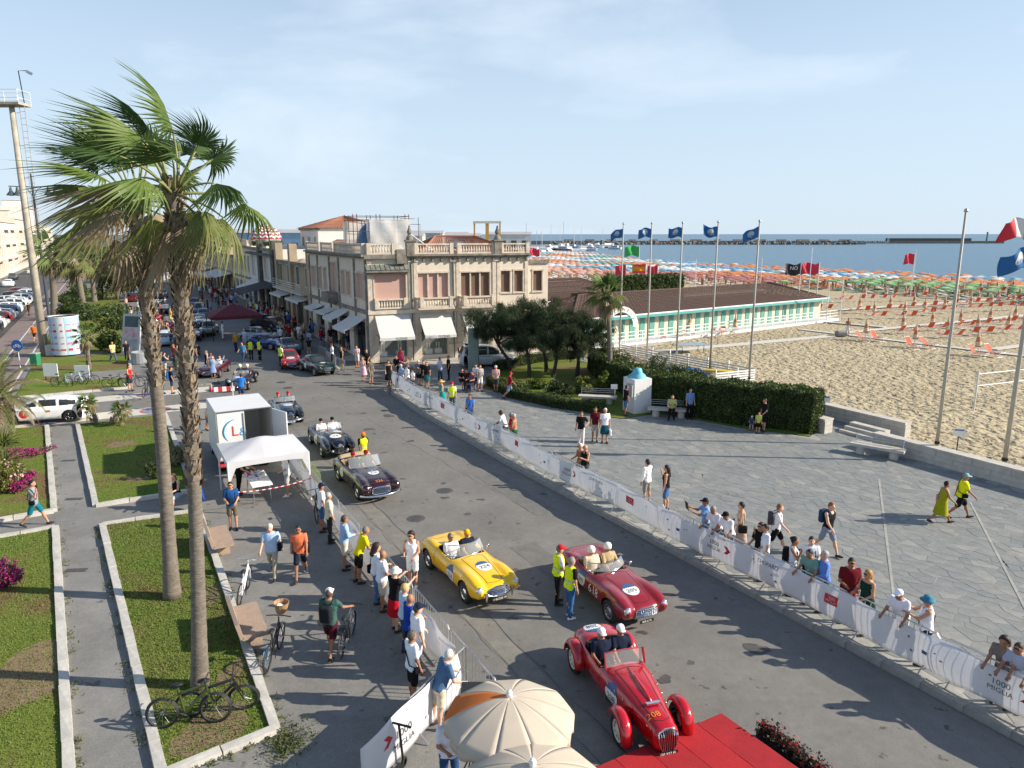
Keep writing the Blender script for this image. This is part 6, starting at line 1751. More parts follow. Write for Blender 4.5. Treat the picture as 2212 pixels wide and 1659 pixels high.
 c=P[Q].mean(1);best=np.full(len(Q),9.0);mi=np.zeros(len(Q),int)
 for g in use:
  v=group(g,c[:,0],c[:,1],c[:,2])-(.002 if g in(1,2,4,5,6)else 0);m=v<best;best[m]=v[m];mi[m]=g
 F3=[Q];V=[P];M3=[mi]
 if fine:
  mb=MB()
  for sgn,wr,hd,f in hands:
   f=Vector(f);side=f.cross(Vector((0,0,1))if abs(f.z)<.9 else Vector((0,1,0))).normalized();nrm=side.cross(f).normalized()
   for k,(o_,L)in enumerate(((-.026,.062),(-.009,.072),(.009,.068),(.025,.054))):
    b=Vector(hd)+side*o_+f*.012;mid=b+f*L*.55+nrm*-.008;tp=mid+f*L*.38-nrm*.022
    mb.tube([b,mid,tp],[.0095,.0085,.0065],4)
   b=Vector(wr)+side*.03*(1 if sgn>0 else-1)+f*.02;mb.tube([b,b+f*.035+side*.018*(1 if sgn>0 else-1),b+f*.07+side*.02*(1 if sgn>0 else-1)],[.012,.010,.007],4)
  fin=len(mb.f)
  for s in(-1,1):mb.ball(tuple(hc+np.array((s*.031,.086,.016))),(.013,.008,.009),6,4)
  mb.ball(tuple(hc+np.array((0,.084,-.056))),(.024,.008,.006),6,4)
  V2=np.array(mb.v);k=len(P)
  quads=[list(q)if len(q)==4 else list(q)+[q[-1]]for q in mb.f]
  V.append(V2);F3.append(np.array(quads)+k);mm=np.zeros(len(quads),int);mm[fin:fin+48]=5;M3.append(mm)
 V=np.concatenate(V);V[:,2]+=offs
 return V,np.concatenate(F3),np.concatenate(M3),hc+np.array((0,0,offs)),[(s,hd+np.array((0,0,offs)),f)for s,wr,hd,f in hands]
_pm={}
def person_data(*key):
 if key not in _pm:
  pose,top,bottom,hair,fat,h,gl,fem,fine=key
  V,F,mi,hc,hands=person_mesh(pose,top,bottom,hair,fat,h,gl,fem,fine)
  me=bpy.data.meshes.new('body')
  me.from_pydata(V.tolist(),[],[tuple(dict.fromkeys(q))for q in F.tolist()])
  me.polygons.foreach_set('material_index',mi.astype(np.int32));me.polygons.foreach_set('use_smooth',np.ones(len(F),dtype=bool));me.update()
  for _ in range(7):me.materials.append(None)
  _pm[key]=(me,hc,hands)
 return _pm[key]
def rbox(mb,c,d,r=.03):
 mb.smooth=True
 P,Q=surface_nets(lambda x,y,z:s_box(x,y,z,c,(d[0]/2,d[1]/2,d[2]/2),r),[c[i]-d[i]/2-.05 for i in range(3)],[c[i]+d[i]/2+.05 for i in range(3)],.03)
 mb.add([tuple(p)for p in P],[tuple(int(i)for i in q)for q in Q])
SHOEC='#3a3a3c'
NP=[0]
def person(label,pos,face,pose='stand',top='tee #dddddd',bottom='shorts #333333',hair='short #2a1d14',skin='m',shoes=SHOEC,hat=None,bag=None,h=1.74,fat=1.0,gl=False,fem=False,item=None,res=.024,group=None,sleeve='#20242c',seat=None,cat='person',fine=True):
 tk,tcol=top.split();bk,bcol=bottom.split();hk,hcol=hair.split()
 me,hc,hands=person_data(pose,tk,bk,hk,fat,res,gl,fem,fine)
 o=empty('person' if cat=='person' else cat,(pos[0],pos[1],pos[2]),-R(face),label,cat,group)
 o.scale=(h/1.745,)*3
 b=link('body',me,o)
 mats=[skinm(skin)if skin in SKIN else cloth(skin),cloth(tcol),cloth(bcol),cloth(shoes),M('hair '+hcol,srgb(hcol),.6,.25,18,.4),black(),cloth(sleeve)]
 for i,m in enumerate(mats):b.material_slots[i].link='OBJECT';b.material_slots[i].material=m
 if hat:
  k,c_=hat;mb=MB();mb.smooth=True;X=Vector(hc)
  if k=='cap':
   mb.lathe([(.092,.02),(.096,.05),(.088,.09),(.06,.122),(.02,.134),(0,.135)],14,X);mb.add([X+Vector((-.08,.05,.03)),X+Vector((.08,.05,.03)),X+Vector((.065,.165,.022)),X+Vector((0,.19,.025)),X+Vector((-.065,.165,.022)),X+Vector((-.08,.05,.042)),X+Vector((.08,.05,.042)),X+Vector((.065,.165,.032)),X+Vector((0,.19,.035)),X+Vector((-.065,.165,.032))],[(4,3,2,1,0),(5,6,7,8,9),(1,2,7,6),(2,3,8,7),(3,4,9,8)])
  elif k=='helmet':mb.lathe([(.11,-.03),(.115,.02),(.112,.07),(.09,.115),(.05,.14),(0,.148)],16,X);mb.box(X+Vector((0,.092,.028)),(.13,.03,.035))
  else:
   w_=.17 if k=='bucket' else.24
   mb.lathe([(w_,.012),(w_+.003,.018),(.098,.05),(.094,.10),(.07,.13),(0,.138)],18,X)
  mb.build('hat',cloth(c_),o)
 if bag:
  k,c_=bag;mb=MB();le=R(POSE[pose]['lean'])
  if k=='backpack':
   rbox(mb,(0,-.2*fat,1.2),(.3,.17,.42),.06)
   for s in(-1,1):mb.tube([(s*.1,-.12,1.4),(s*.11,.02,1.49),(s*.12,.13*fat,1.36),(s*.13,.12*fat,1.16),(s*.12,-.1,1.04)],.016,5)
  elif k=='shoulder':
   rbox(mb,(-.24,-.04,.95),(.12,.28,.26),.04);mb.tube([(-.22,-.1,1.05),(-.17,-.05,1.48),(-.14,.1,1.3),(-.22,.06,1.05)],.012,5)
  elif k=='cross':
   mb.tube([(-.13,-.02,1.49),(-.05,.14*fat,1.3),(.12,.15*fat,1.05),(.19*fat,.02,.96)],.014,5);mb.tube([(-.13,-.02,1.49),(-.03,-.13*fat,1.3),(.12,-.14*fat,1.05),(.19*fat,.02,.96)],.014,5);rbox(mb,(.2*fat,.03,.93),(.08,.2,.16),.03)
  elif k=='hand':
   p=hands[0][1];rbox(mb,(p[0],p[1],p[2]-.3),(.12,.32,.32),.04);mb.tube([(p[0],p[1]-.1,p[2]-.15),(p[0],p[1],p[2]),(p[0],p[1]+.1,p[2]-.15)],.01,4)
  mb.build('bag',cloth(c_),o)
 if item:
  p=hands[1][1];f=hands[1][2];mb=MB()
  if item=='phone':mb.box((p[0],p[1]+f[1]*.05,p[2]+.07),(.012,.075,.15),(0,.2,.4));mb.build('phone',black(),o)
  elif item=='tablet':mb.box((p[0]-.08,p[1]+.09,p[2]+.06),(.2,.015,.26),(-.2,0,.3));mb.build('tablet',black(),o)
  elif item=='camera':mb.box((0,.2,p[2]),(.14,.09,.1));mb.lathe([(.04,0),(.04,.09),(0,.09)],10,(0,.24,p[2]),(-PI/2,0,0));mb.build('camera',black(),o)
  elif item=='paper':mb.box((p[0]-.05,p[1]+.08,p[2]+.03),(.2,.14,.006),(.5,0,.2));mb.build('paper',WHITE,o)
 if tk=='vest':
  mb=MB()
  for z in(1.0,1.1):
   mb.lathe([(1,z),(1,z+.045)],24)
  mb.v=[(v[0]*.178*fat,v[1]*.131*fat+.002,v[2])for v in mb.v]
  le=R(POSE[pose]['lean']);mb.v=[(v[0],math.cos(le)*v[1]+math.sin(le)*(v[2]-.93),-math.sin(le)*v[1]+math.cos(le)*(v[2]-.93)+.93)for v in mb.v]
  if pose not in('sit',):mb.build('reflective_band',M('reflective tape',(.5,.52,.52),.4,.05),o)
 NP[0]+=1
 return o
def HD(x,y,h=1.68,g=.1):
 p=spot(x,y,g+h*.925);v=p.dot(RV);u=p.dot(SV)
 if g==PZ and u<44 and v<16.05:p=p+RV*(16.05-v)
 if g==.1 and 12<u<32 and 5.65<v<8:p=p-RV*(v-5.65)
 return Vector((p.x,p.y,g))
def FT(x,y,g=.1):return spot(x,y,g)
Z=PZ
# ---- promenade on the left
person('man in grey tee and teal shorts on the phone walking over the garden path',FT(80,1136),80,'walkphone','tee #8f9398','shorts #127083','short #14100d','m',bag=('cross','#15151a'),item='phone')
person('man in blue tee and khaki shorts carrying a camera past the gazebo',FT(505,1144),160,'hold','tee #1d4f8c','shorts #6b6350','short #17110d','m',bag=('backpack','#1a1d24'),item='camera',gl=True,shoes='#16171a')
person('grey haired man in pale blue shirt and beige trousers walking on the promenade',FT(591,1244),175,'walk','tee #a9c4e4','trousers #a89f8c','short #c9c6c2','l',bag=('shoulder','#16161a'),fat=1.15)
person('young man in orange tee and navy shorts walking on the promenade',FT(651,1248),170,'walk2','tee #e2764f','shorts #1c2634','short #1a120d','t',gl=True,bag=('shoulder','#1b1412'))
person('man in green tee, maroon shorts and white cap pushing a bicycle',FT(716,1414),8,'push','tee #3b5c54','shorts #4a1322','short #5a4a40','t',hat=('cap','#e9e8e6'),bag=('backpack','#20242a'),fat=1.08)
person('woman in a long blue dress standing beside the palm trunk',FT(428,1104),20,'hold','dress #12449a','none #12449a','short #1c1712','m',fem=True,hat=('bucket','#1b1f1e'),fat=1.15)
person('woman in black top sitting on the kerb behind the palm trunk',FT(384,1098),190,'sit','tank #131316','shorts #9fb3c4','long #4a3020','l',fem=True)
person('man sitting on the lawn kerb behind the white truck',FT(415,935),120,'sit','tee #7b6a4a','trousers #2b5a80','short #2a1d14','t')
person('woman in black dress standing near the barrier behind the truck',FT(412,882),200,'hold','dress #131317','none #131317','bun #3a281c','t',fem=True)
person('seller in black bending over the gazebo table',FT(520,1068),95,'leanrail','tee #111114','trousers #111114','short #17110d','m')
person('customer in white tee and grey shorts standing under the gazebo edge',FT(622,1072),250,'hold','tee #e8e8e6','shorts #a9aaa6','long #33231a','m',fem=True,shoes='#e5e5e2')
WL=62
person('man in white tee and navy cap watching cars beside the leaning bicycle',FT(697,1148),WL,'stand2','tee #f0f0f0','shorts #3d6288','short #2a2019','t',hat=('cap','#1a2440'))
person('man in cream shirt and dark trousers watching behind the banner',FT(714,1172),WL,'stand','tee #d9d3b8','trousers #2c3434','short #b5b1ab','m')
person('bearded man in pale blue shirt tied at the waist and beige shorts',FT(746,1230),WL,'hold','long #9dbde2','shorts #cfc8ba','short #4a4038','t',gl=True)
person('man in bright yellow tee and black shorts at the left banner',FT(778,1258),WL,'leanrail','tee #f0dd12','shorts #17171a','short #77726c','t')
person('curly haired person in white tee and jeans at the left banner',HD(819,1188),WL,'hold','tee #e6e9f0','trousers #53749c','curly #2a1a12','m',bag=('shoulder','#131316'))
person('bald man in white shirt and beige shorts at the left banner',HD(826,1204),WL,'hold','tee #e9edf4','shorts #c4bcab','bald #000000','t',fat=1.1)
person('woman in white sun hat, black top and red skirt filming with a phone',HD(851,1243),WL-20,'photo','tee #16161a','skirt #c01526','short #d8d2c4','l',fem=True,hat=('bucket','#e3ddcf'),item='phone')
person('blonde woman in pale blue top with a patterned bag at the left banner',HD(871,1283,1.62),WL,'hold','tee #b9d3e6','trousers #3c4c5c','short #c9a86a','l',fem=True,bag=('hand','#6fb3d6'))
person('bald man in royal blue tee and dark trousers at the left banner',HD(881,1301),WL,'hold','tee #17409c','trousers #15161a','bald #000000','t')
person('tall man in white tee and navy cap at the left banner',HD(899,1321,1.8),WL,'stand2','tee #eef0f6','trousers #d6d9df','short #4a3a2c','l',hat=('cap','#18233a'),fat=1.1,shoes='#e8e8e6',h=1.84)
person('man in white tee, black shorts and cross strap with white trainers',HD(889,1382),WL-8,'stand','tee #e8ecf0','shorts #18181b','short #5a5048','t',gl=True,bag=('cross','#15151a'),shoes='#e8e8e8')
person('white haired man in slate blue tee leaning on the barrier',HD(947,1425),WL,'leanrail','tee #4d6c8e','shorts #cfc4ae','short #d5d2ce','l',fat=1.1)
person('man in white shirt and jeans standing under the cream parasol',HD(968,1552,1.72),150,'hold','tee #dfe3ee','trousers #2a4a72','short #33271f','t',item='paper',fat=1.1)
person('curly haired woman in white top and shorts walking beside the yellow car',FT(892,1268,0),190,'hold','tank #f2f2f2','shorts #f0f0ee','curly #2c1a12','m',fem=True,gl=True,shoes='#f0f0ee',item='paper')
person('marshal in yellow vest and red cap talking to the red car crew',FT(1204,1304,0),75,'leanrail' if False else 'hold','vest #d8f01a','trousers #141416','short #6b655f','m',hat=('cap','#c01526'),sleeve='#e6e6e6',fat=1.12)
person('marshal in yellow vest and jeans beside the dark red race car',FT(1230,1334,0),60,'stand2','vest #d8f01a','trousers #34618f','short #8a8680','m',sleeve='#15171c',fat=1.08,shoes='#ecebe8')
person('marshal in yellow vest and orange cap walking in front of the plum convertible',HD(783,939,1.7,0),150,'walk','vest #e6ee22','trousers #7fa3c0','short #2a1d14','d',hat=('cap','#f07a1c'),sleeve='#121214')
# ---- crew in the cars
def crew(lab,c,hd,sx,sy,sz,**k):
 f=Vector((math.cos(hd),math.sin(hd),0));l=Vector((-f.y,f.x,0));p=Vector((c[0],c[1],0))+f*sx+l*sy;p.z=sz
 k.setdefault('pose','ride');k.setdefault('top','tee #e8e8e8');k.setdefault('bottom','trousers #2a2d33')
 return person(lab,p,90-math.degrees(hd),**k)
crew('grey haired man in white shirt riding in the yellow car',cY,hY,-.42,-.28,.42,top='tee #ecebe8',hair='short #6b655f',skin='t',gl=True)
crew('driver in yellow cap and navy shirt at the wheel of the yellow car',cY,hY,-.42,.28,.42,pose='drive',top='tee #1a2434',hat=('cap','#e0aa10'),skin='m')
crew('crew member in white helmet and goggles in the dark red race car',c205,h205,-.42,-.28,.44,top='tee #d9c7ae',hat=('helmet','#ece9e0'),skin='m')
crew('driver in white helmet and tan overalls in the dark red race car',c205,h205,-.42,.28,.44,pose='drive',top='long #b9a27a',hat=('helmet','#ece9e0'),skin='t')
crew('man in white cap and navy tee filming from the bright red 208 car',c208,h208,-.62,-.24,.46,top='tee #182236',hat=('cap','#ece9e8'),skin='t',gl=True)
crew('driver in white cap and navy tee of the bright red 208 car',c208,h208,-.62,.24,.46,pose='drive',top='tee #182236',hat=('cap','#ece9e8'),skin='t',gl=True)
for(c,hd_,nm,sx)in((c14,h14,'black roadster with cream discs',-.55),(c228,h228,'black roadster passing the truck',-.55),(c226,h226,'plum convertible',-.45)):
 ht={'black roadster with cream discs':'#15161c','black roadster passing the truck':'#c01526','plum convertible':'#8e1822'}[nm]
 tp={'black roadster with cream discs':'#e9e9ea','black roadster passing the truck':'#2c3038','plum convertible':'#23262e'}[nm]
 crew('capped passenger riding in the '+nm,c,hd_,sx,-.28,.46,top='tee '+tp,hat=('cap',ht));crew('capped driver of the '+nm,c,hd_,sx,.28,.46,pose='drive',top='tee '+tp,hat=('cap',ht),gl=True)
crew('driver of the maroon 614 race car',c614,h614,-.42,-.28,.44,pose='drive',top='tee #2c2a2e',res=.035,fine=False);crew('passenger waving from the maroon 614 race car',c614,h614,-.42,.28,.44,pose='wave',top='long #e8e8e8',res=.035,fine=False)
crew('helmeted driver of the grey vintage race car',c610,h610,-.62,-.24,.46,pose='drive',top='tee #3a3d46',hat=('helmet','#ece6da'),res=.035,fine=False);crew('helmeted passenger of the grey vintage race car',c610,h610,-.62,.24,.46,top='tee #3a3d46',hat=('helmet','#ece6da'),res=.035,fine=False)
# ---- plaza on the right
LK=235
person('man in white shirt and grey shorts shading his face behind the banner',FT(1395,1088,Z),320,'phone','long #efece6','shorts #8e8a84','short #17110d','m')
person('woman in black tank top and denim shorts standing behind the banner',FT(1436,1103,Z),290,'phone','tank #141416','shorts #47699a','long #1a1210','m',fem=True)
person('man in pale blue tee and navy cap photographing with a tablet',HD(1501,1094,1.7,Z),275,'photo','tee #7fa6d8','shorts #5b7ba6','short #3a3028','t',hat=('cap','#1b2233'),item='tablet')
person('grey haired man in white tee leaning over the banner',HD(1535,1106,1.65,Z),LK,'leanrail','tee #e4e2ea','shorts #5c5f66','short #8a8680','t')
person('man in white polo and black cap leaning over the banner',HD(1560,1119,1.65,Z),LK,'leanrail','tee #ecebf0','shorts #5c5f66','short #2a2019','t',hat=('cap','#141518'),bag=('cross','#15151a'))
person('woman in striped beige dress with a dark shoulder bag',HD(1603,1098,1.68,Z),285,'stand2','dress #b9a294','none #b9a294','short #15100d','m',fem=True,bag=('shoulder','#1d1f1c'))
person('young man in white tee and black shorts walking with a grey backpack',FT(1672,1196,Z),110,'walk','tee #f2f2f4','shorts #141417','short #8a5c36','l',bag=('backpack','#4a4650'))
person('red haired man in black vest and grey shorts with a blue backpack',FT(1782,1197,Z),150,'walk','tank #17181c','shorts #8592a6','short #8a4420','l',bag=('backpack','#2c3f5c'),h=1.82)
person('dark haired woman in black watching over the banner',HD(1611,1157,1.6,Z),LK,'hold','tee #141417','shorts #2c3038','long #15100d','m',fem=True,gl=True)
person('dark haired man in white tee looking down behind the banner',HD(1637,1153,1.65,Z),265,'phone','tee #dfe6f2','shorts #2c3038','short #15100d','m')
person('woman with black backpack and pale top at the banner',HD(1709,1180,1.62,Z),120,'phone','tank #cfd6e0','shorts #2c3038','bun #15100d','t',fem=True,bag=('backpack','#131316'))
person('short haired woman in colourful top leaning over the banner',HD(1732,1209,1.58,Z),LK,'leanrail','tee #6f9a94','shorts #b7c3cd','short #15100d','t',fem=True,fat=1.1)
person('young man in white tee with navy backpack straps at the banner',HD(1752,1169,1.74,Z),195,'hold','tee #f0eff4','shorts #23262d','short #1a1310','l',bag=('backpack','#1c2944'))
person('grey haired man in blue shirt at the banner',HD(1764,1209,1.72,Z),280,'hold','long #5f86d0','trousers #1b2433','short #a9a6a2','l',fat=1.1)
person('man in dark red tee and red shorts with hands joined',HD(1837,1219,1.78,Z),190,'hold','tee #6b1420','shorts #d01f26','short #120e0c','t',gl=True,h=1.82,fat=1.15)
person('long haired blonde woman in dark green beside the man in red',HD(1870,1252,1.64,Z),250,'hold','dress #16382c','none #16382c','long #a9773c','m',fem=True,gl=True)
person('man in white polo and white cap leaning on the banner',HD(1949,1279,1.72,Z),LK,'leanrail','tee #eceaf2','shorts #c9c8ca','short #8a8680','t',hat=('cap','#eef0f8'),fat=1.1)
person('woman in teal bucket hat and white tank top holding a phone',HD(1996,1314,1.62,Z),290,'photo','tank #eceaf2','shorts #1a2238','short #33231a','m',fem=True,hat=('bucket','#3a7f96'),bag=('cross','#15151a'),item='phone',fat=1.12)
person('woman in brown tee bending over the banner',HD(2152,1406,1.55,Z),LK,'leanrail','tee #7d736c','shorts #2c3038','curly #2a1a12','t',fem=True)
person('man in grey blue shirt and dark lanyard bending over the banner',HD(2200,1407,1.6,Z),LK,'leanrail','tee #a9b2c6','trousers #23262d','short #2a2019','t',gl=True)
person('woman in mustard dress walking across the plaza',FT(2030,1130,Z),105,'walk','dress #9c9a12','none #9c9a12','short #17110d','t',fem=True,bag=('shoulder','#c98a9c'),fat=1.12,h=1.62)
person('man in bright yellow polo and pale cap walking across the plaza',FT(2070,1119,Z),105,'walk','tee #e6ea12','shorts #14161a','short #8a8680','t',hat=('cap','#8fb4bc'),bag=('cross','#15151a'),fat=1.2)
person('man in black tee and white trousers standing on the plaza',FT(1254,965,Z),195,'hips','tee #131317','trousers #e6dcd8','short #17110d','m',gl=True)
person('man in maroon shirt and beige shorts standing beside a woman in white',FT(1284,954,Z),185,'stand','tee #5c1420','shorts #b7ada2','short #2a1d14','t')
person('woman in white blouse, teal skirt and white headscarf on the plaza',FT(1305,957,Z),175,'stand','tee #f0f0f4','skirt #12505c','short #e6e6e8','m',fem=True,bag=('hand','#e6e6e8'))
person('older woman in a brown patterned dress at the banner',HD(1239,975,1.58,Z),LK,'hold','dress #8f6a50','none #8f6a50','short #d0c8bc','m',fem=True)
person('bald man in black tank top with folded arms at the banner',HD(1256,972,1.7,Z),LK,'cross','tank #141417','shorts #4a4a4e','bald #000000','m',fat=1.1)
person('man in blue shirt walking away behind the banner',HD(1014,859,1.7,Z),200,'stand','tee #4a7cc8','trousers #2c4a78','short #2a2019','t',bag=('cross','#15151a'))
person('woman in straw hat and teal dress at the banner',HD(954,830,1.62,Z),250,'hold','dress #12908f','none #12908f','short #3a2a1e','m',fem=True,hat=('straw','#c9a25c'))
person('marshal in yellow vest and red cap standing behind the banner',HD(976,832,1.7,Z),190,'stand','vest #d8f01a','trousers #3a4a5c','short #6b655f','m',hat=('cap','#d01626'),sleeve='#e9e9e6')
person('man in white tee leaning at the banner beside a man in red',HD(1085,897,1.62,Z),290,'leanrail','tee #dfe2ea','shorts #4a4a4e','short #2a2019','d')
person('man in red tee at the banner between two other men',HD(1095,902,1.68,Z),280,'hold','tee #c01824','shorts #8e8a84','short #8a8680','t')
person('shirtless grey haired man at the banner',HD(1105,904,1.68,Z),290,'hold','none #333333','shorts #2c5c40','short #b5b1ab','t',fat=1.1)
person('man in red tank top and red cap walking past the garden',FT(1100,861,Z),80,'walk','tee #8e1a28','shorts #7890a8','short #2a1d14','t',hat=('cap','#d01626'))
person('man in pale pink shirt standing beside the low hedge',FT(1071,847,Z),190,'hold','tee #d8a8a4','shorts #3a4a4c','short #b5b1ab','m',hat=('cap','#c9c4be'))
person('man in black tee reading at the white pedestal',FT(1350,898,Z),70,'stand2','tee #141417','shorts #4a6a8e','short #2a1d14','t')
person('woman in pale yellow top sitting on the shaded bench',FT(1450,905,Z),195,'sit','tee #b9b878','trousers #17181c','short #2a1d14','m',fem=True)
person('person in blue patterned shirt and black trousers by the hedge',FT(1488,906,Z),170,'stand','tee #6d8ec0','trousers #131316','short #17110d','m')
person('man in dark clothes standing in the hedge shade with a child',FT(1648,932,Z),250,'stand2','tee #16171c','shorts #16171c','short #17110d','m')
person('small child in yellow tee standing before the hedge',FT(1636,936,Z),200,'stand','tee #c2c860','shorts #141416','short #2a1d14','m',h=1.12)
person('toddler in white cap sitting by the hedge',FT(1622,928,Z),200,'sit','tee #3a4a6c','shorts #6b7a92','short #2a1d14','l',h=.95,hat=('cap','#ecebe8'))
# ---- near the shop corner
def crowd_row(rows,g=.13):
 for(lab,x,y,face,pose,top,bot,hair,kw)in rows:
  person(lab,HD(x,y,kw.pop('hh',1.66),g),face,pose,top,bot,hair,res=.036,fine=False,**kw)
crowd_row([('woman in black dress near the start of the banner',838,786,150,'stand','dress #131316','none #131316','short #2a1d14',dict(fem=True)),('person in dark clothes pushing a pushchair past the shop',856,774,200,'hold','tee #17171b','trousers #1b1c22','short #17110d',dict()),('man in pale blue tee and cap at the start of the banner',867,794,230,'hold','tee #8fb4d8','shorts #4a4a4e','short #8a8680',dict(hat=('cap','#a9c4d8'))),('man in white tee at the start of the banner',879,796,230,'hold','tee #ecebf0','shorts #4a4a4e','short #2a2019',dict(hat=('cap','#3a4a6c'))),('child in white tee at the start of the banner',891,804,225,'stand','tee #ecebf0','shorts #333840','short #17110d',dict(h=1.35,hh=1.3)),('woman in beige top photographing by the shop window',879,775,240,'photo','tank #a98a78','trousers #3a3c44','long #3a2a1e',dict(fem=True)),('man in grey tee and black shorts waiting by the banner',903,785,200,'cross','tee #6b7078','shorts #17181c','short #c9c6c2',dict()),('man in black tee waiting beside the man in grey',914,786,190,'stand','tee #141418','shorts #2c3038','short #17110d',dict()),('woman in dark top and teal skirt beside two waiting men',921,789,180,'stand','tee #17181c','skirt #2a5c60','long #2a1d14',dict(fem=True)),('man in pale blue shirt and jeans chatting before the shop',950,779,120,'hips','tee #a9c0e0','trousers #2c3c58','short #2a1d14',dict()),('man in all black chatting before the shop',968,775,250,'stand','tee #131316','trousers #131316','short #17110d',dict()),('woman in long white and pink dress at the road corner',783,777,200,'hold','dress #e0b8c4','none #e0b8c4','long #5a3a24',dict(fem=True)),('man in grey tee standing at the road corner',800,782,120,'stand','tee #5c5a52','shorts #7b7a74','short #6b655f',dict()),('woman in pale pink top under the shop awning',770,752,190,'hold','tee #dcc0c4','shorts #d8d4d0','short #33231a',dict(fem=True)),('woman in black with a pale handbag under the shop awning',791,761,170,'hold','tee #141417','shorts #1b1c22','short #8a5c36',dict(fem=True,bag=('hand','#c9a97c'))),('man in black vest behind the crowd barrier',737,756,230,'stand','tank #141417','shorts #3a3c44','short #8a5c36',dict()),('officer in white shirt behind the crowd barrier',716,748,250,'hips','tee #e0e4ee','trousers #1b2233','short #2a2019',dict()),('woman in pink dress looking into the shop window',864,757,350,'stand','dress #c8385c','none #c8385c','long #8e3a1c',dict(fem=True)),('man in white shirt by the parked silver car',1028,793,200,'hold','tee #dcd8d4','shorts #4a4038','short #2a2019',dict()),('woman in striped top by the parked silver car',1036,795,160,'hold','tee #a9a4a0','shorts #ece9e4','short #33231a',dict(fem=True)),('woman in dark red top sitting with a group beside the hedge',1008,806,180,'sit','tee #4a1a24','trousers #23262d','short #2a1d14',dict(fem=True,hh=1.2)),('man in black sitting with a group beside the hedge',996,805,150,'sit','tee #17181c','shorts #2c3038','short #17110d',dict(hh=1.2)),('woman in mauve dress sitting with a group beside the hedge',1022,810,220,'sit','tee #6b4a5c','trousers #2c3050','short #2a1d14',dict(fem=True,hh=1.2)),])
crowd_row([('helper in blue tee and shorts leaning on the grey vintage race car',519,815,350,'leanrail','tee #1f70c0','shorts #23405c','short #2a1d14',dict()),('marshal in yellow vest facing the blue coupe',540,738,350,'stand','vest #d8f01a','trousers #15161a','short #2a2019',dict(sleeve='#141417')),('marshal in yellow vest with dark sleeves beside another marshal',559,738,20,'stand','vest #d8f01a','trousers #15161a','short #17110d',dict(sleeve='#22242a')),('marshal in yellow vest standing by the red 231 coupe',605,751,30,'stand','vest #d8f01a','trousers #1b1c22','short #2a2019',dict(sleeve='#e8e8e6')),('man in light blue tee carrying a bag in the road',523,743,190,'walk','tee #3f7fa8','trousers #2c4460','short #2a1d14',dict(bag=('hand','#1b1c22'))),('man in mustard tee standing by the silver saloon',507,722,200,'stand','tee #b8881c','trousers #2c3c50','short #8a8680',dict()),('man in pale shirt standing by the silver saloon',527,716,210,'stand','tee #a9c0dc','shorts #a9aebc','short #b5b1ab',dict()),('man all in white standing beside the grey fastback',479,699,60,'hold','tee #f0f2f8','trousers #ecebe8','short #2a1d14',dict()),('rider in red top and shorts holding a bicycle on the far path',277,795,100,'hold','tank #d01f26','shorts #2c3038','short #2a1d14',dict()),('man in yellow tee and jeans walking on the far lawn',241,742,130,'walk','tee #d8cc8c','trousers #4a5c80','bald #000000',dict()),('man in dark clothes walking on the far lawn path',271,740,150,'walk','tee #1b1c22','trousers #4a3c34','short #6b655f',dict()),('runner in orange top on the bicycle path',71,704,180,'walk','tee #f06a1c','shorts #17181c','short #2a1d14',dict()),('cyclist in dark clothes walking a bicycle past the parked cars',60,656,350,'walk','tee #4a3428','trousers #5c4a3c','short #2a1d14',dict()),('man in navy tee and beige shorts watching behind the palms',348,800,40,'stand','tee #1f2c44','shorts #b8a888','short #2a1d14',dict(bag=('backpack','#3a3c44'))),('man in black tee with a blue backpack watching behind the palms',368,800,60,'stand','tee #141417','shorts #2c3c58','short #17110d',dict(bag=('backpack','#1f70b0'))),('man reaching over the striped barrier behind the truck',446,868,70,'leanrail','tee #a98a6c','shorts #4a4a4e','short #8a8680',dict()),],.1)
# ---- the crowd farther down the street
cpal_t=['#e6e6e8','#d8dce6','#1b1c22','#2c3c58','#7f9cc0','#8e1a28','#3a4a3c','#b8a888','#5c6a7c','#c8b0a0','#17181c','#3f6fb0','#d0c040','#a05a6a']
cpal_b=['#1b1c22','#2c3c58','#4a4a4e','#8e8472','#b8b0a0','#3a4a6c']
var=[('stand','tee','shorts','short',False),('stand2','tee','trousers','short',False),('hold','tee','shorts','long',True),('stand','dress','none','long',True),('cross','tee','trousers','short',False),('walk','tee','shorts','short',False),('phone','tank','shorts','short',False)]
TN={'#e6e6e8':'white','#d8dce6':'pale','#1b1c22':'black','#2c3c58':'navy','#7f9cc0':'light blue','#8e1a28':'dark red','#3a4a3c':'dark green','#b8a888':'beige','#5c6a7c':'grey','#c8b0a0':'pinkish','#17181c':'black','#3f6fb0':'blue','#d0c040':'yellow','#a05a6a':'rose'}
r_=random.Random(5)
def crowd(n,fn,where,res=.05):
 for k in range(n):
  p=fn(r_);v=r_.choice(var);tcol=r_.choice(cpal_t)
  person('spectator in %s %s in the crowd %s'%(TN[tcol],{'tee':'tee','dress':'dress','tank':'vest top'}[v[1]],where),p,r_.uniform(0,360),v[0],v[1]+' '+tcol,v[2]+' '+r_.choice(cpal_b),v[3]+' '+r_.choice(['#17110d','#2a1d14','#6b655f','#8a5c36']),r_.choice('lmmt'),res=res,fem=v[4],fine=False,h=r_.uniform(1.58,1.84),group='%s %s crowd %s'%(TN[tcol],v[1],where))
crowd(62,lambda r:st(r.uniform(60,92),r.uniform(13.0,17.8),.1),'under the shop awnings')
crowd(26,lambda r:st(r.uniform(93,110),r.uniform(10,17.6),.1),'far down the shaded street')
crowd(40,lambda r:st(r.uniform(56,84),r.uniform(3.6,5.6),.1),'along the sunny kerb by the palms')
crowd(14,lambda r:st(r.uniform(86,100),r.uniform(1.6,6.6),.1),'far along the sunny kerb')
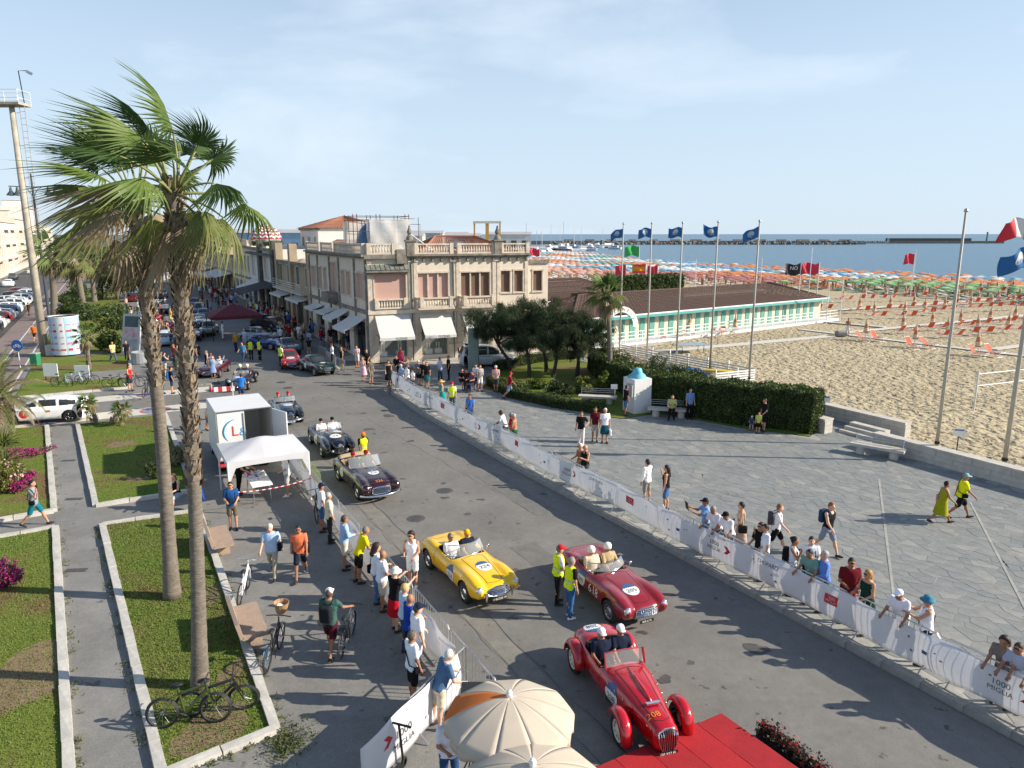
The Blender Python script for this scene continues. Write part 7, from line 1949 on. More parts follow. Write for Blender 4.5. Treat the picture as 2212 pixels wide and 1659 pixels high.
crowd(9,lambda r:st(r.uniform(54,60),r.uniform(2.5,6.0),.1),'at the side street corner')
mb=MB();fm=[cloth(c)for c in cpal_t]+[cloth(c)for c in cpal_b]+[skinm('m'),skinm('t'),M('hair #2a1d14')]
for k in range(170):
 p=st(r_.uniform(108,190),r_.uniform(9.5,17.6),.1)if k%3 else st(r_.uniform(98,185),r_.uniform(1.6,6.8),.1);s=r_.uniform(.92,1.06);a=r_.uniform(0,6.3);c,q=math.cos(a),math.sin(a)
 mb.cur=14+r_.randrange(6)
 for e in(-.09,.09):mb.tube([p+Vector((c*e,q*e,0)),p+Vector((c*e,q*e,.5*s)),p+Vector((c*e*.9,q*e*.9,.92*s))],[.05,.06,.09],5)
 mb.cur=r_.randrange(14);mb.tube([p+Vector((0,0,.86*s)),p+Vector((0,0,1.15*s)),p+Vector((0,0,1.36*s)),p+Vector((0,0,1.46*s))],[.15,.15,.19,.08],7)
 for e in(-.2,.2):mb.tube([p+Vector((c*e,q*e,1.4*s)),p+Vector((c*e*1.15+.04,q*e*1.15,1.1*s)),p+Vector((c*e-q*.12,q*e+c*.12,.9*s))],[.06,.045,.035],5)
 mb.cur=20+k%2;mb.ball(p+Vector((0,0,1.62*s)),(.08,.09,.11),7,5);mb.cur=22;mb.ball(p+Vector((0,0,1.66*s)),(.085,.09,.09),7,4)
tag(mb.build('far_crowd',fm),'mass of people far down the street','crowd',kind='stuff')
# ---- mannequins in the shop windows
def inshop(lx,ly):return Matrix.Translation(cb.location)@Matrix.Rotation(CA,4,'Z')@Vector((lx,ly,.38))
for i,(lx,tp,lab)in enumerate(((1.2,'#e9e9e6','white shop mannequin in a pale top behind the corner window'),(2.6,'#b9b4ac','white shop mannequin in a beige dress behind the corner window'),(5.0,'#c02a3c','white shop mannequin in a red swimsuit in the middle window'),(5.8,'#1b5a6a','white shop mannequin in a teal swimsuit in the middle window'),(8.5,'#d8d8d4','white shop mannequin in the window beside the tamarisks'))):
 p=inshop(lx,.8)
 person(lab,p,158,'stand','tank '+tp,'shorts '+tp,'bald #000000','#e4dfd8',shoes='#e4dfd8',res=.036,fine=False,cat='mannequin')
 mb=MB();mb.box((0,0,.2),(.6,.5,.38));q=mb.build('display_block',WHITE,loc=(p.x,p.y,p.z-.01),rot=(0,0,CA));tag(q,'white display block under the '+lab.split(' behind')[0].split(' in the')[0].replace('white shop ',''),'display block')
 for ob in[bpy.data.objects[-1]]if False else[]:pass
for o in list(bpy.data.objects):
 if o.get('category')=='mannequin':o.location.z+=.38
# ================================================================== the beach
HA=math.atan2(19.0,27.0)
hA=Vector((10.4,68.3,0));hd_=Vector((math.cos(HA),math.sin(HA),0))
CREAM=M('cream hut boards',(.60,.55,.42),.8,.06,2);TEALD=M('teal hut door',(.10,.30,.25),.6,.08,3);TEALA=M('turquoise awning',(.015,.24,.22),.7,.12,2)
def huts(name,label,org,L,D_,zw,zr,doors,hipr=True):
 o=empty(name,(org.x,org.y,.05),HA,label,'beach hut row')
 mb=MB();mb.box((L/2,D_/2,zw/2),(L,D_,zw));mb.build('wall',CREAM,o)
 mb=MB();e=.7;k=D_/2
 A,B,C,D4=(-e,-e,zw),(L+e,-e,zw),(L+e,D_+e,zw),(-e,D_+e,zw);E,F=(k,k,zr),(L-k,k,zr)
 tiled(mb,A,B,F,E,int(L*2.2),16,.035);tiled(mb,B,C,F,F,int(D_*2.2),16,.035);tiled(mb,C,D4,E,F,int(L*2.2),16,.035);tiled(mb,D4,A,E,E,int(D_*2.2),16,.035)
 mb.add([A,B,C,D4],[(3,2,1,0)])
 r_=mb.build('roof',BROWNROOF,o)
 mb=MB();mb.tube([E,F],.12,6);mb.tube([B,F],.1,6);mb.tube([A,E],.1,6);mb.build('ridge_tiles',BROWNROOF,r_)
 mb=MB();mb.box((L/2,-e,zw+.02),(L+2*e,.06,.16));mb.build('gutter',WHITE,r_)
 if doors:
  n=int(L/1.35)
  for k in range(n):
   x=.7+k*1.35;mb=MB();mb.box((x,-.03,1.12),(.68,.05,1.95));d=mb.build('door',TEALD,o)
   mb=MB();mb.ball((x+.26,-.07,1.1),.03,6,4);mb.build('handle',steel(),d)
  mb=MB();s=int(L*3)
  for k in range(s):
   a,b=-e+k*(L+2*e)/s,-e+(k+1)*(L+2*e)/s;w_=.04*math.sin(k*.9)
   mb.quad((a,-e-.05,zw-.02),(b,-e-.05,zw-.02),(b,-e-.2-w_,zw-.26-w_),(a,-e-.2+w_,zw-.26+w_));
  g=mb.build('awning',TEALA,o);solid(g,.01)
  mb=MB();mb.box((L/2,-1.2,.12),(L+1,2.3,.24));mb.build('deck',WHITE,o)
  for k in range(int(L/2.2)+1):
   mb=MB();mb.box((k*2.2,-2.25,.75),(.07,.07,1.1));mb.build('rail_post',WHITE,o)
  for z in(.62,.95,1.28):mb=MB();mb.box((L/2,-2.25,z),(L,.045,.07));mb.build('rail',WHITE,o)
 return o
huts('beach_huts','long row of cream beach huts with turquoise doors and brown tiled roof',hA-hd_*6,39,8,2.55,4.3,True)
huts('beach_huts','brown tiled roof of the beach huts behind the front row',hA-hd_*22+Vector((-math.sin(HA),math.cos(HA),0))*13,36,9,2.8,4.9,False)
huts('beach_huts','short brown roofed hut beside the cream corner building',hA-hd_*17+Vector((-math.sin(HA),math.cos(HA),0))*2,9.5,9,2.6,4.4,False)
hq=[spot(1390,650,0)+Vector((0,0,0)),spot(1470,648,0)]
hb=hA+hd_*8+Vector((-math.sin(HA),math.cos(HA),0))*10.5
hedge('roof_hedge','clipped green hedge rising between the two brown roofs',[hb+Vector((0,0,.05)),hb+hd_*11+Vector((0,0,.05))],2.2,5.3,120,.12,9)
p=spot(1340,742,.05);ar=empty('arched_sign',(p.x,p.y,.05),R(28),'white arched entrance sign with red dark lettering before the beach huts','sign')
ar['label']='white arched entrance sign with dark lettering before the beach huts'
mb=MB()
for k in range(20):
 a,b=PI*k/20,PI*(k+1)/20
 f=lambda r,t:(r*math.cos(t),0,1.5+r*math.sin(t))
 mb.add([f(1.45,a),f(1.45,b),f(2.0,b),f(2.0,a),(f(1.45,a)[0],.06,f(1.45,a)[2]),(f(1.45,b)[0],.06,f(1.45,b)[2]),(f(2.0,b)[0],.06,f(2.0,b)[2]),(f(2.0,a)[0],.06,f(2.0,a)[2])],[(0,1,2,3),(7,6,5,4),(3,2,6,7),(1,0,4,5)])
mb.build('arch_band',WHITE,ar)
for s in(-1,1):mb=MB();mb.tube([(s*1.72,.03,0),(s*1.72,.03,1.5)],.05,6);mb.build('post',WHITE,ar)
for i,ch in enumerate('MARTINELLI'):
 a=PI*(1-(i+.7)/10.4);lettering(ch,.42,M('sign lettering',(.25,.1,.09),.6,0),ar,(1.72*math.cos(a),-.012,1.5+1.72*math.sin(a)),Matrix.Rotation(PI/2-a,3,'Y').to_euler()if False else(Matrix.Rotation(-(a-PI/2),3,'Y')@Matrix.Rotation(PI/2,3,'X')).to_euler(),'letter')
def slat_fence(label,a,b,n=5,h=1.0):
 d=b-a;L=d.length;ang=math.atan2(d.y,d.x);o=empty('slatted_fence',(a.x,a.y,a.z),ang,label,'fence')
 for k in range(n):mb=MB();mb.box((L/2,0,.12+k*(h-.1)/n),(L,.03,(h-.1)/n*.62));mb.build('slat',WHITE,o)
 for k in range(int(L/1.9)+1):mb=MB();mb.box((min(L,k*1.9),.04,h/2+.05),(.09,.09,h+.15));mb.build('post',WHITE,o)
fa,fb,fc=spot(1338,766,.05),spot(1629,823,.05),spot(1545,832,.05)
slat_fence('long white slatted fence between the flagpoles and the sand',fa,fb,5);slat_fence('short white slatted fence closing the corner behind the hedge',fc,fb,5,.95)
for i,(x,y,c,lab)in enumerate(((1478,812,'#2f6fb8','blue paddle board lying behind the hedge'),(1486,820,'#2a5f9c','blue canoe lying beside the paddle board'),(1550,816,'#d8b84a','yellow inflatable lying by the white fence'))):
 mb=MB();mb.smooth=True;mb.grid(lambda u,v:Vector(((u-.5)*3.0,.36*math.sin(v*2*PI)*math.sin(PI*min(.98,max(.02,u)))**.5,.14+.13*math.cos(v*2*PI)*math.sin(PI*min(.98,max(.02,u)))**.5)),14,10)
 q=spot(x,y,.05);tag(mb.build('paddle_board' if i<2 else 'inflatable',cloth(c),loc=q+Vector((0,0,.35)),rot=(0,0,R(-20))),lab,'boat')
q=spot(1490,762,.05);tt=empty('table_tennis_table',q,R(8),'grey blue table tennis table standing on the sand','table')
mb=MB();mb.box((0,0,.76),(2.74,1.52,.04));mb.build('table_top',M('table blue grey',(.28,.36,.42),.5,.05),tt)
for sx in(-1,1):
 for sy in(-1,1):mb=MB();mb.tube([(sx*.9,sy*.6,0),(sx*1.0,sy*.6,.74)],.025,5);mb.build('leg',IRON,tt)
POLEM=M('grey flagpole',(.42,.40,.35),.6,.12,2)
BLUEF=leafmat('blue flag cloth',(.045,.19,.46),(.05,.21,.5),.35,3,.8);WHF=leafmat('white flag cloth',(.78,.78,.76),(.8,.8,.78),.35,3,.8)
def flag(parent,z,L,H,wind,mats,stripes=None,disc=False,ph=0.0,dirv=(-1,.15),drop=.1):
 d=Vector((dirv[0],dirv[1],0)).normalized();n=Vector((-d.y,d.x,0))
 F=lambda u,v:Vector((0,0,z-H*v-drop*L*u*u-.06*L*math.sin(u*7+ph)))+d*(u*L*.96)+n*(.16*L*u*math.sin(u*8+v*2+ph))
 mb=MB();nu,nv=18,10;mb.smooth=True;mb.grid(F,nu,nv)
 if stripes:mb.mi=[int(i/nu*stripes)for i in range(nu)for j in range(nv)]
 f=mb.build('flag',mats,parent);solid(f,.01)
 if disc:
  for side in(-1,1):
   mb=MB();c=[F(.5,.45)+n*side*.02]
   def pt(a,r):u,v=.5+r*math.cos(a)*H/L,.46+r*math.sin(a);return F(u,v)+n*side*.022
   rings=[(.12,.2,.3)[0],.2,.3]
   vs=[pt(0,0)]+[pt(2*PI*k/20,r)for r in(.15,.3)for k in range(20)]
   mb.add(vs,[(0,1+k,1+(k+1)%20)for k in range(20)]+[(1+k,21+k,21+(k+1)%20,1+(k+1)%20)for k in range(20)])
   g=mb.build('emblem',WHF,f)
   for w_ in range(3):
    mb=MB();ps=[(.5+(k/10-.5)*.46*H/L,.54+w_*.08+.02*math.sin(k*1.3))for k in range(11)]
    A=[F(*q)+n*side*.034 for q in ps];B=[F(q[0],q[1]+.035)+n*side*.034 for q in ps]
    for k in range(10):mb.quad(A[k],A[k+1],B[k+1],B[k])
    mb.build('emblem_wave',BLUEF,g)
 return f
def flagpole(label,p,H,r=.085):
 o=empty('flagpole',p,0,label,'flagpole')
 mb=MB();mb.smooth=True;mb.tube([(0,0,0),(0,0,H*.5),(0,0,H)],[r,r*.85,r*.6],10);mb.build('pole',POLEM,o)
 mb=MB();mb.ball((0,0,H+.08),.1,8,6);mb.build('finial',steel(),o)
 mb=MB();mb.lathe([(r+.03,.2),(r+.03,.32),(r,.33)],10);mb.build('collar',IRON,o)
 return o
ord_=['beside the arched sign','second from the arched sign','third from the arched sign','fourth from the arched sign','at the corner of the white fence']
for i,u in enumerate((50,46.3,42.7,39,35.2)):
 q=st(u,38.5,.05);o=flagpole('tall grey flagpole with a small blue flag '+ord_[i],q,10.9)
 flag(o,10.6,1.08,.72,None,[BLUEF],disc=True,ph=i*1.3,dirv=(-1,.25-.2*(i%2)),drop=(.45,.1,.05,-.15,.5)[i])
q=st(19.5,34.6,.05);flagpole('bare tall flagpole behind the plaza wall',spot(2022,967,.05),11.1)
q=spot(2168,1004,.05);o=flagpole('tall flagpole flying the Italian flag over a blue flag',q,12.5,.1)
flag(o,10.75,1.75,.8,None,[M('flag green',(.03,.3,.12),.8,.04),WHF,M('flag red',(.6,.03,.05),.8,.04)],3,ph=.6,dirv=(-1,-.1),drop=.05);flag(o,9.55,1.5,.85,None,[BLUEF],disc=True,ph=2.0,dirv=(-1,-.1),drop=.22)
# ------------------------------------------------------------------ loungers and folded parasols
FR=M('white tube frame',(.7,.7,.68),.4,.03);ORF=M('orange red canvas',(.62,.10,.035),.8,.1,2);RDF=M('red canvas',(.45,.03,.03),.8,.1,2);BRF=M('orange brown stripe',(.48,.2,.09),.85,.1,3);CRF=M('cream stripe',(.6,.5,.38),.85,.1,3)
def make_lounger():
 o=empty('deck_lounger',(0,0,0),0,'x','lounger')
 mb=MB()
 for s in(-.3,.3):
  mb.tube([(-.55,s,1.0),(-.1,s,.38),(.95,s,.42)],.02,5);mb.tube([(-.45,s,0),(.15,s,.4),(.3,s,.62)],.018,5);mb.tube([(.75,s,0),(.3,s,.42)],.018,5)
 for x,z in((-.55,1.0),(.95,.42),(-.45,.02),(.75,.02)):mb.tube([(x,-.3,z),(x,.3,z)],.018,5)
 mb.build('frame',FR,o)
 mb=MB();prof=[(-.54,1.0),(-.3,.62),(-.1,.36),(.2,.33),(.6,.36),(.94,.42)]
 for a,b in zip(prof[:-1],prof[1:]):mb.quad((a[0],-.28,a[1]),(b[0],-.28,b[1]),(b[0],.28,b[1]),(a[0],.28,a[1]))
 g=mb.build('canvas',ORF,o);solid(g,.012)
 return o
def make_folded():
 o=empty('folded_parasol',(0,0,0),0,'x','parasol')
 mb=MB();mb.tube([(0,0,0),(0,0,2.2)],.025,6);mb.build('pole',FR,o)
 mb=MB();prof=[(.21,.75),(.24,.85),(.2,1.2),(.13,1.6),(.06,2.0),(.02,2.12)];n=12
 for i in range(len(prof)-1):
  mb.cur=i%2
  mb.lathe([prof[i],prof[i+1]],n)
 mb.v=[(v[0]*(1+.18*math.sin(6*math.atan2(v[1],v[0]))),v[1]*(1+.18*math.sin(6*math.atan2(v[1],v[0]))),v[2])for v in mb.v]
 mb.build('canopy',[BRF,CRF],o);return o
lz=[(880,1240),(1300,1300),(1850,1370),(1200,1180),(1450,1150),(1580,1215),(1690,1130),(1840,1190),(1930,1110),(2090,1170),(2150,1090),(950,1050),(1210,1045),(1090,985),(1290,965),(1380,1015),(1480,955),(1550,995),(1660,935),(1770,975),(1840,925),(1950,965),(2010,915),(2130,955),(2190,895),(680,905),(870,895),(1050,890),(1220,880),(1390,870),(1700,850),(1860,830),(1990,825),(2130,815),(820,1000),(500,985)]
lp=make_lounger();fo=make_folded();kids=child_map();used=[0,0]
for i,(zx,zy)in enumerate(lz):
 q=spot(1649.4+.2539*zx,421.2+.2539*zy,.05)
 for k,(ox,oy)in enumerate(((-.75,-.3),(.75,-.1))):
  o=lp if used[0]==0 else copy_tree(lp,None,kids);used[0]+=1
  o.location=(q.x+ox,q.y+oy,.04);o.rotation_euler=(0,0,R((-60 if i<3 else 100)+random.uniform(-25,25)))
  o['label']='orange red deck lounger by the white board walk nearest the plaza' if i<3 else 'orange red deck lounger beside a folded parasol on the sand';o['category']='lounger';o['group']='loungers by the near board walk' if i<3 else 'orange loungers on the sand'
 o=fo if used[1]==0 else copy_tree(fo,None,kids);used[1]+=1
 o.location=(q.x,q.y+.5,.02);o.rotation_euler=(R(random.uniform(-4,4)),R(random.uniform(-4,4)),i)
 o['label']='folded striped parasol on the near board walk' if i<3 else 'folded striped parasol standing among the orange loungers';o['category']='parasol';o['group']='folded parasols near the board walk' if i<3 else 'folded parasols on the sand'
for i,zx in enumerate((1290,1430,1820)):
 q=spot(1123.3+.2539*zx,421.2+.2539*1185,.05);o=copy_tree(fo,None,kids);o.location=q;o['label']='folded parasol beside the orange chairs at the beach huts';o['group']='folded parasols by the huts'
ch=None
for i,(zx,zy)in enumerate(((1215,1240),(1335,1235),(1400,1220),(1465,1215),(1645,1215),(1710,1210),(1730,1195),(1830,1180))):
 if ch is None:
  ch=empty('folding_chair',(0,0,0),0,'orange folding chair on the sand before the beach huts','chair','orange chairs before the huts')
  mb=MB()
  for s in(-.25,.25):mb.tube([(s,-.2,0),(s,.2,.45)],.018,5);mb.tube([(s,.2,0),(s,-.2,.45)],.018,5);mb.tube([(s,.2,.4),(s,.22,.9)],.018,5);mb.tube([(s,-.22,.62),(s,.22,.64)],.018,5)
  mb.build('frame',FR,ch);mb=MB();mb.box((0,0,.45),(.5,.42,.02));mb.build('seat',ORF,ch);mb=MB();mb.box((0,.22,.8),(.52,.02,.2));mb.build('backrest',ORF,ch);ck=child_map();o=ch
 else:o=copy_tree(ch,None,ck)
 o.location=spot(1123.3+.2539*zx,421.2+.2539*zy,.05);o.rotation_euler=(0,0,R(30+random.uniform(-40,40)))
BW=M('pale board walk',(.55,.53,.48),.9,.15,3)
def zs(zx,zy):return spot(1649.4+.2539*zx,421.2+.2539*zy,.12)
for(a,b)in(((430,1070),(1030,1122)),((300,1140),(2300,1376)),((700,1168),(2300,1012)),((640,975),(2300,862)),((1950,1310),(2300,1265))):
 p,q=zs(*a),zs(*b);d=(q-p);L=d.length;k=int(L/1.0);n_=Vector((-d.y,d.x,0)).normalized()*.4
 mb=MB();mb.box((0,0,0),(L,.8,.06));m=(p+q)/2;tag(mb.build('board_walk',BW,loc=(m.x,m.y,.1),rot=(0,0,math.atan2(d.y,d.x))),kind='structure')
p,q=spot(1390,762,.1),spot(1800,725,.1);d=q-p;m=(p+q)/2;mb=MB();mb.box((0,0,0),(d.length,1.0,.05));tag(mb.build('board_walk',BW,loc=(m.x,m.y,.1),rot=(0,0,math.atan2(d.y,d.x))),kind='structure')
person('bather in white shorts opening a parasol on the sand',spot(1829,725,.08),200,'phone','none #333333','shorts #e6e8ee','short #17110d','t',res=.036,fine=False)
mb=MB();mb.smooth=True;rbox(mb,(0,0,.3),(1.2,.7,.55),.2);tag(mb.build('bin_bag',M('grey plastic',(.2,.21,.2),.6,.2),loc=spot(1816,727,.05)),'grey covered crate on the sand beside the bather','crate')
vn=empty('volleyball_net',spot(2102,888,.05),0,'pale beach volleyball posts with a sagging net','net')
for q in((2102,888),(2330,850)):
 a=spot(*q,.05)-vn.location;mb=MB();mb.tube([(a.x,a.y,0),(a.x,a.y,2.4)],.05,8);mb.build('post',FR,vn)
a=spot(2330,850,.05)-vn.location
for z in(2.2,1.5):mb=MB();mb.tube([(0,0,z),(a.x/2,a.y/2,z-.1),(a.x,a.y,z)],.03,4);mb.build('net_tape',FR,vn)
for i,(x,y,lab)in enumerate(((1778,905,'small white notice on a post behind the hedge end'),(2064,985,'small white notice on a post beside the bare flagpole'))):
 o=empty('notice_sign',spot(x,y,.05),R(-15),lab,'sign');mb=MB();mb.tube([(0,0,0),(0,0,1.1)],.025,6);mb.build('post',IRON,o);mb=MB();mb.box((0,-.03,1.15),(.5,.02,.38));b_=mb.build('board',WHITE,o);mb=MB();mb.box((0,-.045,1.26),(.4,.01,.06));mb.build('print',M('print blue',(.1,.14,.3),.6,0),b_)
UC={'green':((.15,.36,.15),(.58,.6,.36)),'orange':((.62,.22,.08),(.70,.38,.2)),'mauve':((.42,.17,.16),(.5,.26,.23)),'blue':((.10,.30,.50),(.50,.62,.70)),'white':((.72,.72,.70),(.55,.68,.74)),'pink':((.62,.34,.26),(.7,.52,.42)),'teal':((.05,.33,.30),(.5,.6,.55))}
def um(c):return[leafmat('parasol %s a'%c,UC[c][0],tuple(min(.85,x*1.15)for x in UC[c][0]),.25,.5,.8),leafmat('parasol %s b'%c,UC[c][1],tuple(min(.85,x*1.1)for x in UC[c][1]),.25,.5,.8)]
def umb_geo(mb,c=(0,0,0),r=1.25,z=2.0,base=0,tilt=0.0):
 n=8;rim=[(c[0]+r*math.cos(k*2*PI/n),c[1]+r*math.sin(k*2*PI/n),c[2]+z-.24+tilt*math.cos(k*2*PI/n))for k in range(n)]
 mid=[(c[0]+r*.55*math.cos(k*2*PI/n),c[1]+r*.55*math.sin(k*2*PI/n),c[2]+z-.06+tilt*.5*math.cos(k*2*PI/n))for k in range(n)]
 low=[(p[0],p[1],p[2]-.1)for p in rim];ap=(c[0],c[1],c[2]+z+.03)
 for k in range(n):
  k2=(k+1)%n
  mb.cur=base;mb.add([low[k],low[k2],rim[k2],rim[k]],[(0,1,2,3)])
  mb.cur=base;mb.add([rim[k],rim[k2],mid[k2],mid[k]],[(0,1,2,3)])
  mb.cur=base+1;mb.add([mid[k],mid[k2],ap],[(0,1,2)])
protos={}
for c in UC:
 mb=MB();umb_geo(mb);me=mb.mesh('canopy');[me.materials.append(m)for m in um(c)]
 mb=MB();mb.tube([(0,0,0),(0,0,1.95)],.03,5);mp_=mb.mesh('pole');mp_.materials.append(FR);protos[c]=(me,mp_)
r_=random.Random(3);spots_=[]
for i in range(-4,112):
 for j in range(0,40):
  u=i*3.7+(1.8 if j%2 else 0)+r_.uniform(-.5,.5);v=84+j*3.7+r_.uniform(-.5,.5)
  if v>np.interp(u,[0,225,325,420],[181,181,228,250]):continue
  seg=int((u+200)//34)
  if v<(122 if u<95 else 106 if u<130 else 90):continue
  p=st(u,v,sand_z(v))
  x_=p.x/(p.y*.979+2)
  if abs(x_)>.74 or p.y<20:continue
  if u<98:c='green' if v<144 else 'orange' if v<163 else 'white' if r_.random()<.6 else 'blue'
  elif u<135:c=('mauve' if v<124 else 'orange' if v<137 else('white','blue')[r_.random()<.5]if v<164 else 'orange')
  elif u<172:c=('pink' if v<112 else 'blue' if v<128 else 'white' if v<146 else 'blue' if v<160 else 'orange')
  else:c=('blue','white','pink','teal','orange','white')[int((v-84)//12+seg)%6]
  if 174<v and u<225 and r_.random()<.5:continue
  if r_.random()<.06:continue
  spots_.append((p,c,u,v))
spots_.sort(key=lambda q:q[0].length)
def shown(q):
 p=q[0];return p.x/p.y>.06
near=[q for q in spots_ if shown(q)][:296];ids=set(id(q)for q in near)
for q in near:
 p,c,u,v=q
 where='in the front rows' if v<126 else 'in the middle rows' if v<150 else 'in the rows nearest the sea'
 o=empty('beach_parasol',p,r_.uniform(0,6),'open %s beach parasol %s of the beach'%(c,where),'parasol','%s parasols %s'%(c,where))
 o.rotation_euler=(R(r_.uniform(-6,6)),R(r_.uniform(-6,6)),r_.uniform(0,6))
 link('canopy',protos[c][0],o);link('pole',protos[c][1],o)
mb=MB();ms=[]
for k,c in enumerate(UC):ms+=um(c)
ms.append(FR);ck_=list(UC)
for q in spots_:
 if id(q)in ids:continue
 p,c,u,v=q;umb_geo(mb,p,1.25*r_.uniform(.9,1.1),2.0,2*ck_.index(c),r_.uniform(-.12,.12));mb.cur=len(ms)-1;mb.tube([p,p+Vector((0,0,1.9))],.04,3,False)
tag(mb.build('far_parasols',ms),'sea of far off beach parasols along the shore','parasols',kind='stuff')
mb=MB()
SB=[FR,M('blue sunbed',(.12,.28,.42),.8,.1),M('green sunbed',(.06,.22,.14),.8,.1),M('orange sunbed',(.5,.14,.05),.8,.1),skinm('t')]
for q in spots_:
 p,c,u,v=q
 for k in range(2 if v<150 else 1):
  mb.cur={'green':2,'orange':3,'blue':1,'teal':2}.get(c,0)if r_.random()<.7 else 0;a=ST+r_.uniform(-.4,.4);o_=Vector((r_.uniform(-1.5,1.5),r_.uniform(-1.5,1.5),.3))
  mb.box(p+o_,(.6,1.7,.06),(R(8),0,a));mb.box(p+o_+Vector((0,0,-.15)),(.5,1.2,.04),(0,0,a))
  if r_.random()<.35:mb.cur=4;mb.box(p+o_+Vector((r_.uniform(-1,1),0,.5)),(.3,.25,1.3),(0,0,a))
tag(mb.build('sunbeds',SB),'mass of sunbeds and bathers under the parasols','sunbeds',kind='stuff')
RF=M('crimson banner',(.55,.03,.07),.8,.05);BF=M('black banner',(.03,.03,.035),.8,.05);YF=M('yellow flag',(.75,.45,.02),.8,.05);GF=M('brazil green flag',(.03,.33,.09),.8,.05)
for i,(x,yb,yt,mt,L,H,lab,txt)in enumerate(((1165,600,537,RF,2.6,1.7,'crimson banner flying beside the corner building',None),(1378,610,531,GF,3.2,2.1,'green flag flying far over the parasols',None),(1349,668,572,RF,1.5,1.5,'crimson flag on the pole nearest the arched sign',None),(1391,668,570,YF,1.9,1.2,'red and yellow striped flag between two crimson ones',None),(1417,664,574,RF,1.5,1.5,'crimson flag past the red and yellow one',None),(1720,690,570,BF,1.9,1.3,'black banner on a pole at the end of the hut row','NO'),(1759,690,568,RF,2.2,1.3,'crimson banner on a pole at the end of the hut row',None),(1965,645,548,RF,1.6,1.6,'small crimson flag over the middle parasols',None))):
 q=spot(x,yb,.0);z=hgt(x,yt,q.y).z
 o=empty('beach_flag',q,0,lab,'flag');mb=MB();mb.tube([(0,0,0),(0,0,z)],.06,6);mb.build('pole',FR,o)
 f=flag(o,z,L,H,None,[mt],ph=i,dirv=(-1,.1),drop=.05)
 if mt is YF:
  for v_ in(0.0,.75):mb=MB();mb.box((-L*.45,-.15,z-H*(v_+.125)-.05),(L*.85,.5,H*.24));mb.build('flag_stripe',RF,f)
 if txt:lettering(txt,.6,WHF,f,(-L*.5,-.35,z-H*.4),(PI/2,0,0))
for i,(x,yt,yb)in enumerate(((1741,535,690),(1500,560,640),(1783,608,700),(1812,600,700),(1640,556,640),(1970,540,620))):
 q=spot(x,yb,0);z=hgt(x,yt,q.y).z;mb=MB();mb.tube([(0,0,0),(0,0,z)],.05,6);tag(mb.build('beach_pole',FR,loc=q),'thin white pole standing among the beach parasols','pole','thin white poles on the beach')
ROCK=M('breakwater rock',(.10,.09,.08),.9,.4,.2,.5,c2=(.2,.18,.15))
def rocks(a,b,w_,h_,n,seed,name='breakwater',label=''):
 g=random.Random(seed);mb=MB();d=b-a;s=Vector((-d.y,d.x,0)).normalized()
 for k in range(n):
  c=a+d*g.random()+s*g.uniform(-w_,w_);q=g.uniform(.8,2.2);z=h_*(1-abs((c-a).dot(s))/w_)*g.uniform(.4,1)
  mb.box((c.x,c.y,-1.3+z),(q*2.4,q*2,q*1.7),(g.uniform(-.6,.6),g.uniform(-.6,.6),g.uniform(0,3)),taper=.7)
 return tag(mb.build(name,ROCK),label,'breakwater',kind='stuff')
def seap(x,Y):return hgt(x,505,Y)
a,b=seap(1190,800),seap(1845,800);a.z=b.z=-1.3
rocks(a,b,7,2.6,700,1,'breakwater','low rock breakwater before the harbour mouth')
o=empty('harbour_wall',(a.x,a.y,-1.3),math.atan2((b-a).y,(b-a).x),'long grey harbour wall behind the rock breakwater','wall');Lw=(b-a).length
mb=MB();mb.box((Lw/2-10,16,1.9),(Lw+60,5,3.8));mb.build('wall_body',M('harbour concrete',(.2,.19,.17),.9,.2,.1),o)
for k in range(14):mb=MB();mb.box((20+k*Lw/14,13.2,4.6),(random.uniform(6,14),2,1.8));mb.build('wall_block',M('harbour concrete pale',(.36,.34,.31),.9,.2,.1),o)
lettering('VIARE',6,WHF,o,(Lw*.84,12.5,3.6),(PI/2,0,0));lettering('IL CARNEVALE',6,WHF,o,(Lw*1.08,13.3,3.8),(PI/2,0,0))
c,e=seap(1838,900),seap(2165,900)
o=empty('outer_pier',(c.x,c.y,-1.3),0,'dark outer pier wall with a small beacon at its end','wall')
mb=MB();mb.box(((e-c).x*.5,0,1.4),((e-c).x,10,2.8));mb.build('pier_base',ROCK,o);mb=MB();mb.box(((e-c).x*.52,2,4.4),((e-c).x*.56,3,3.4));mb.build('pier_wall',M('dark pier wall',(.06,.065,.075),.9,.2),o)
mb=MB();mb.tube([((e-c).x*.9,0,2.8),((e-c).x*.9,0,12)],[1.0,.7],8);mb.ball(((e-c).x*.9,0,12.5),1.2,8,6);mb.build('beacon',M('green beacon',(.03,.16,.1),.6,.1),o)
q=sheet('quay',[hgt(700,505,430)[:2],hgt(1170,505,470)[:2],hgt(1240,505,640)[:2],hgt(600,505,760)[:2],hgt(520,505,460)[:2]],-.3,M('quay concrete',(.3,.29,.27),.9,.15,.05))
HULL=M('white yacht hull',(.72,.73,.74),.35,.04);MASTM=M('aluminium mast',(.5,.5,.5),.4,.05,metal=.5)
g=random.Random(4)
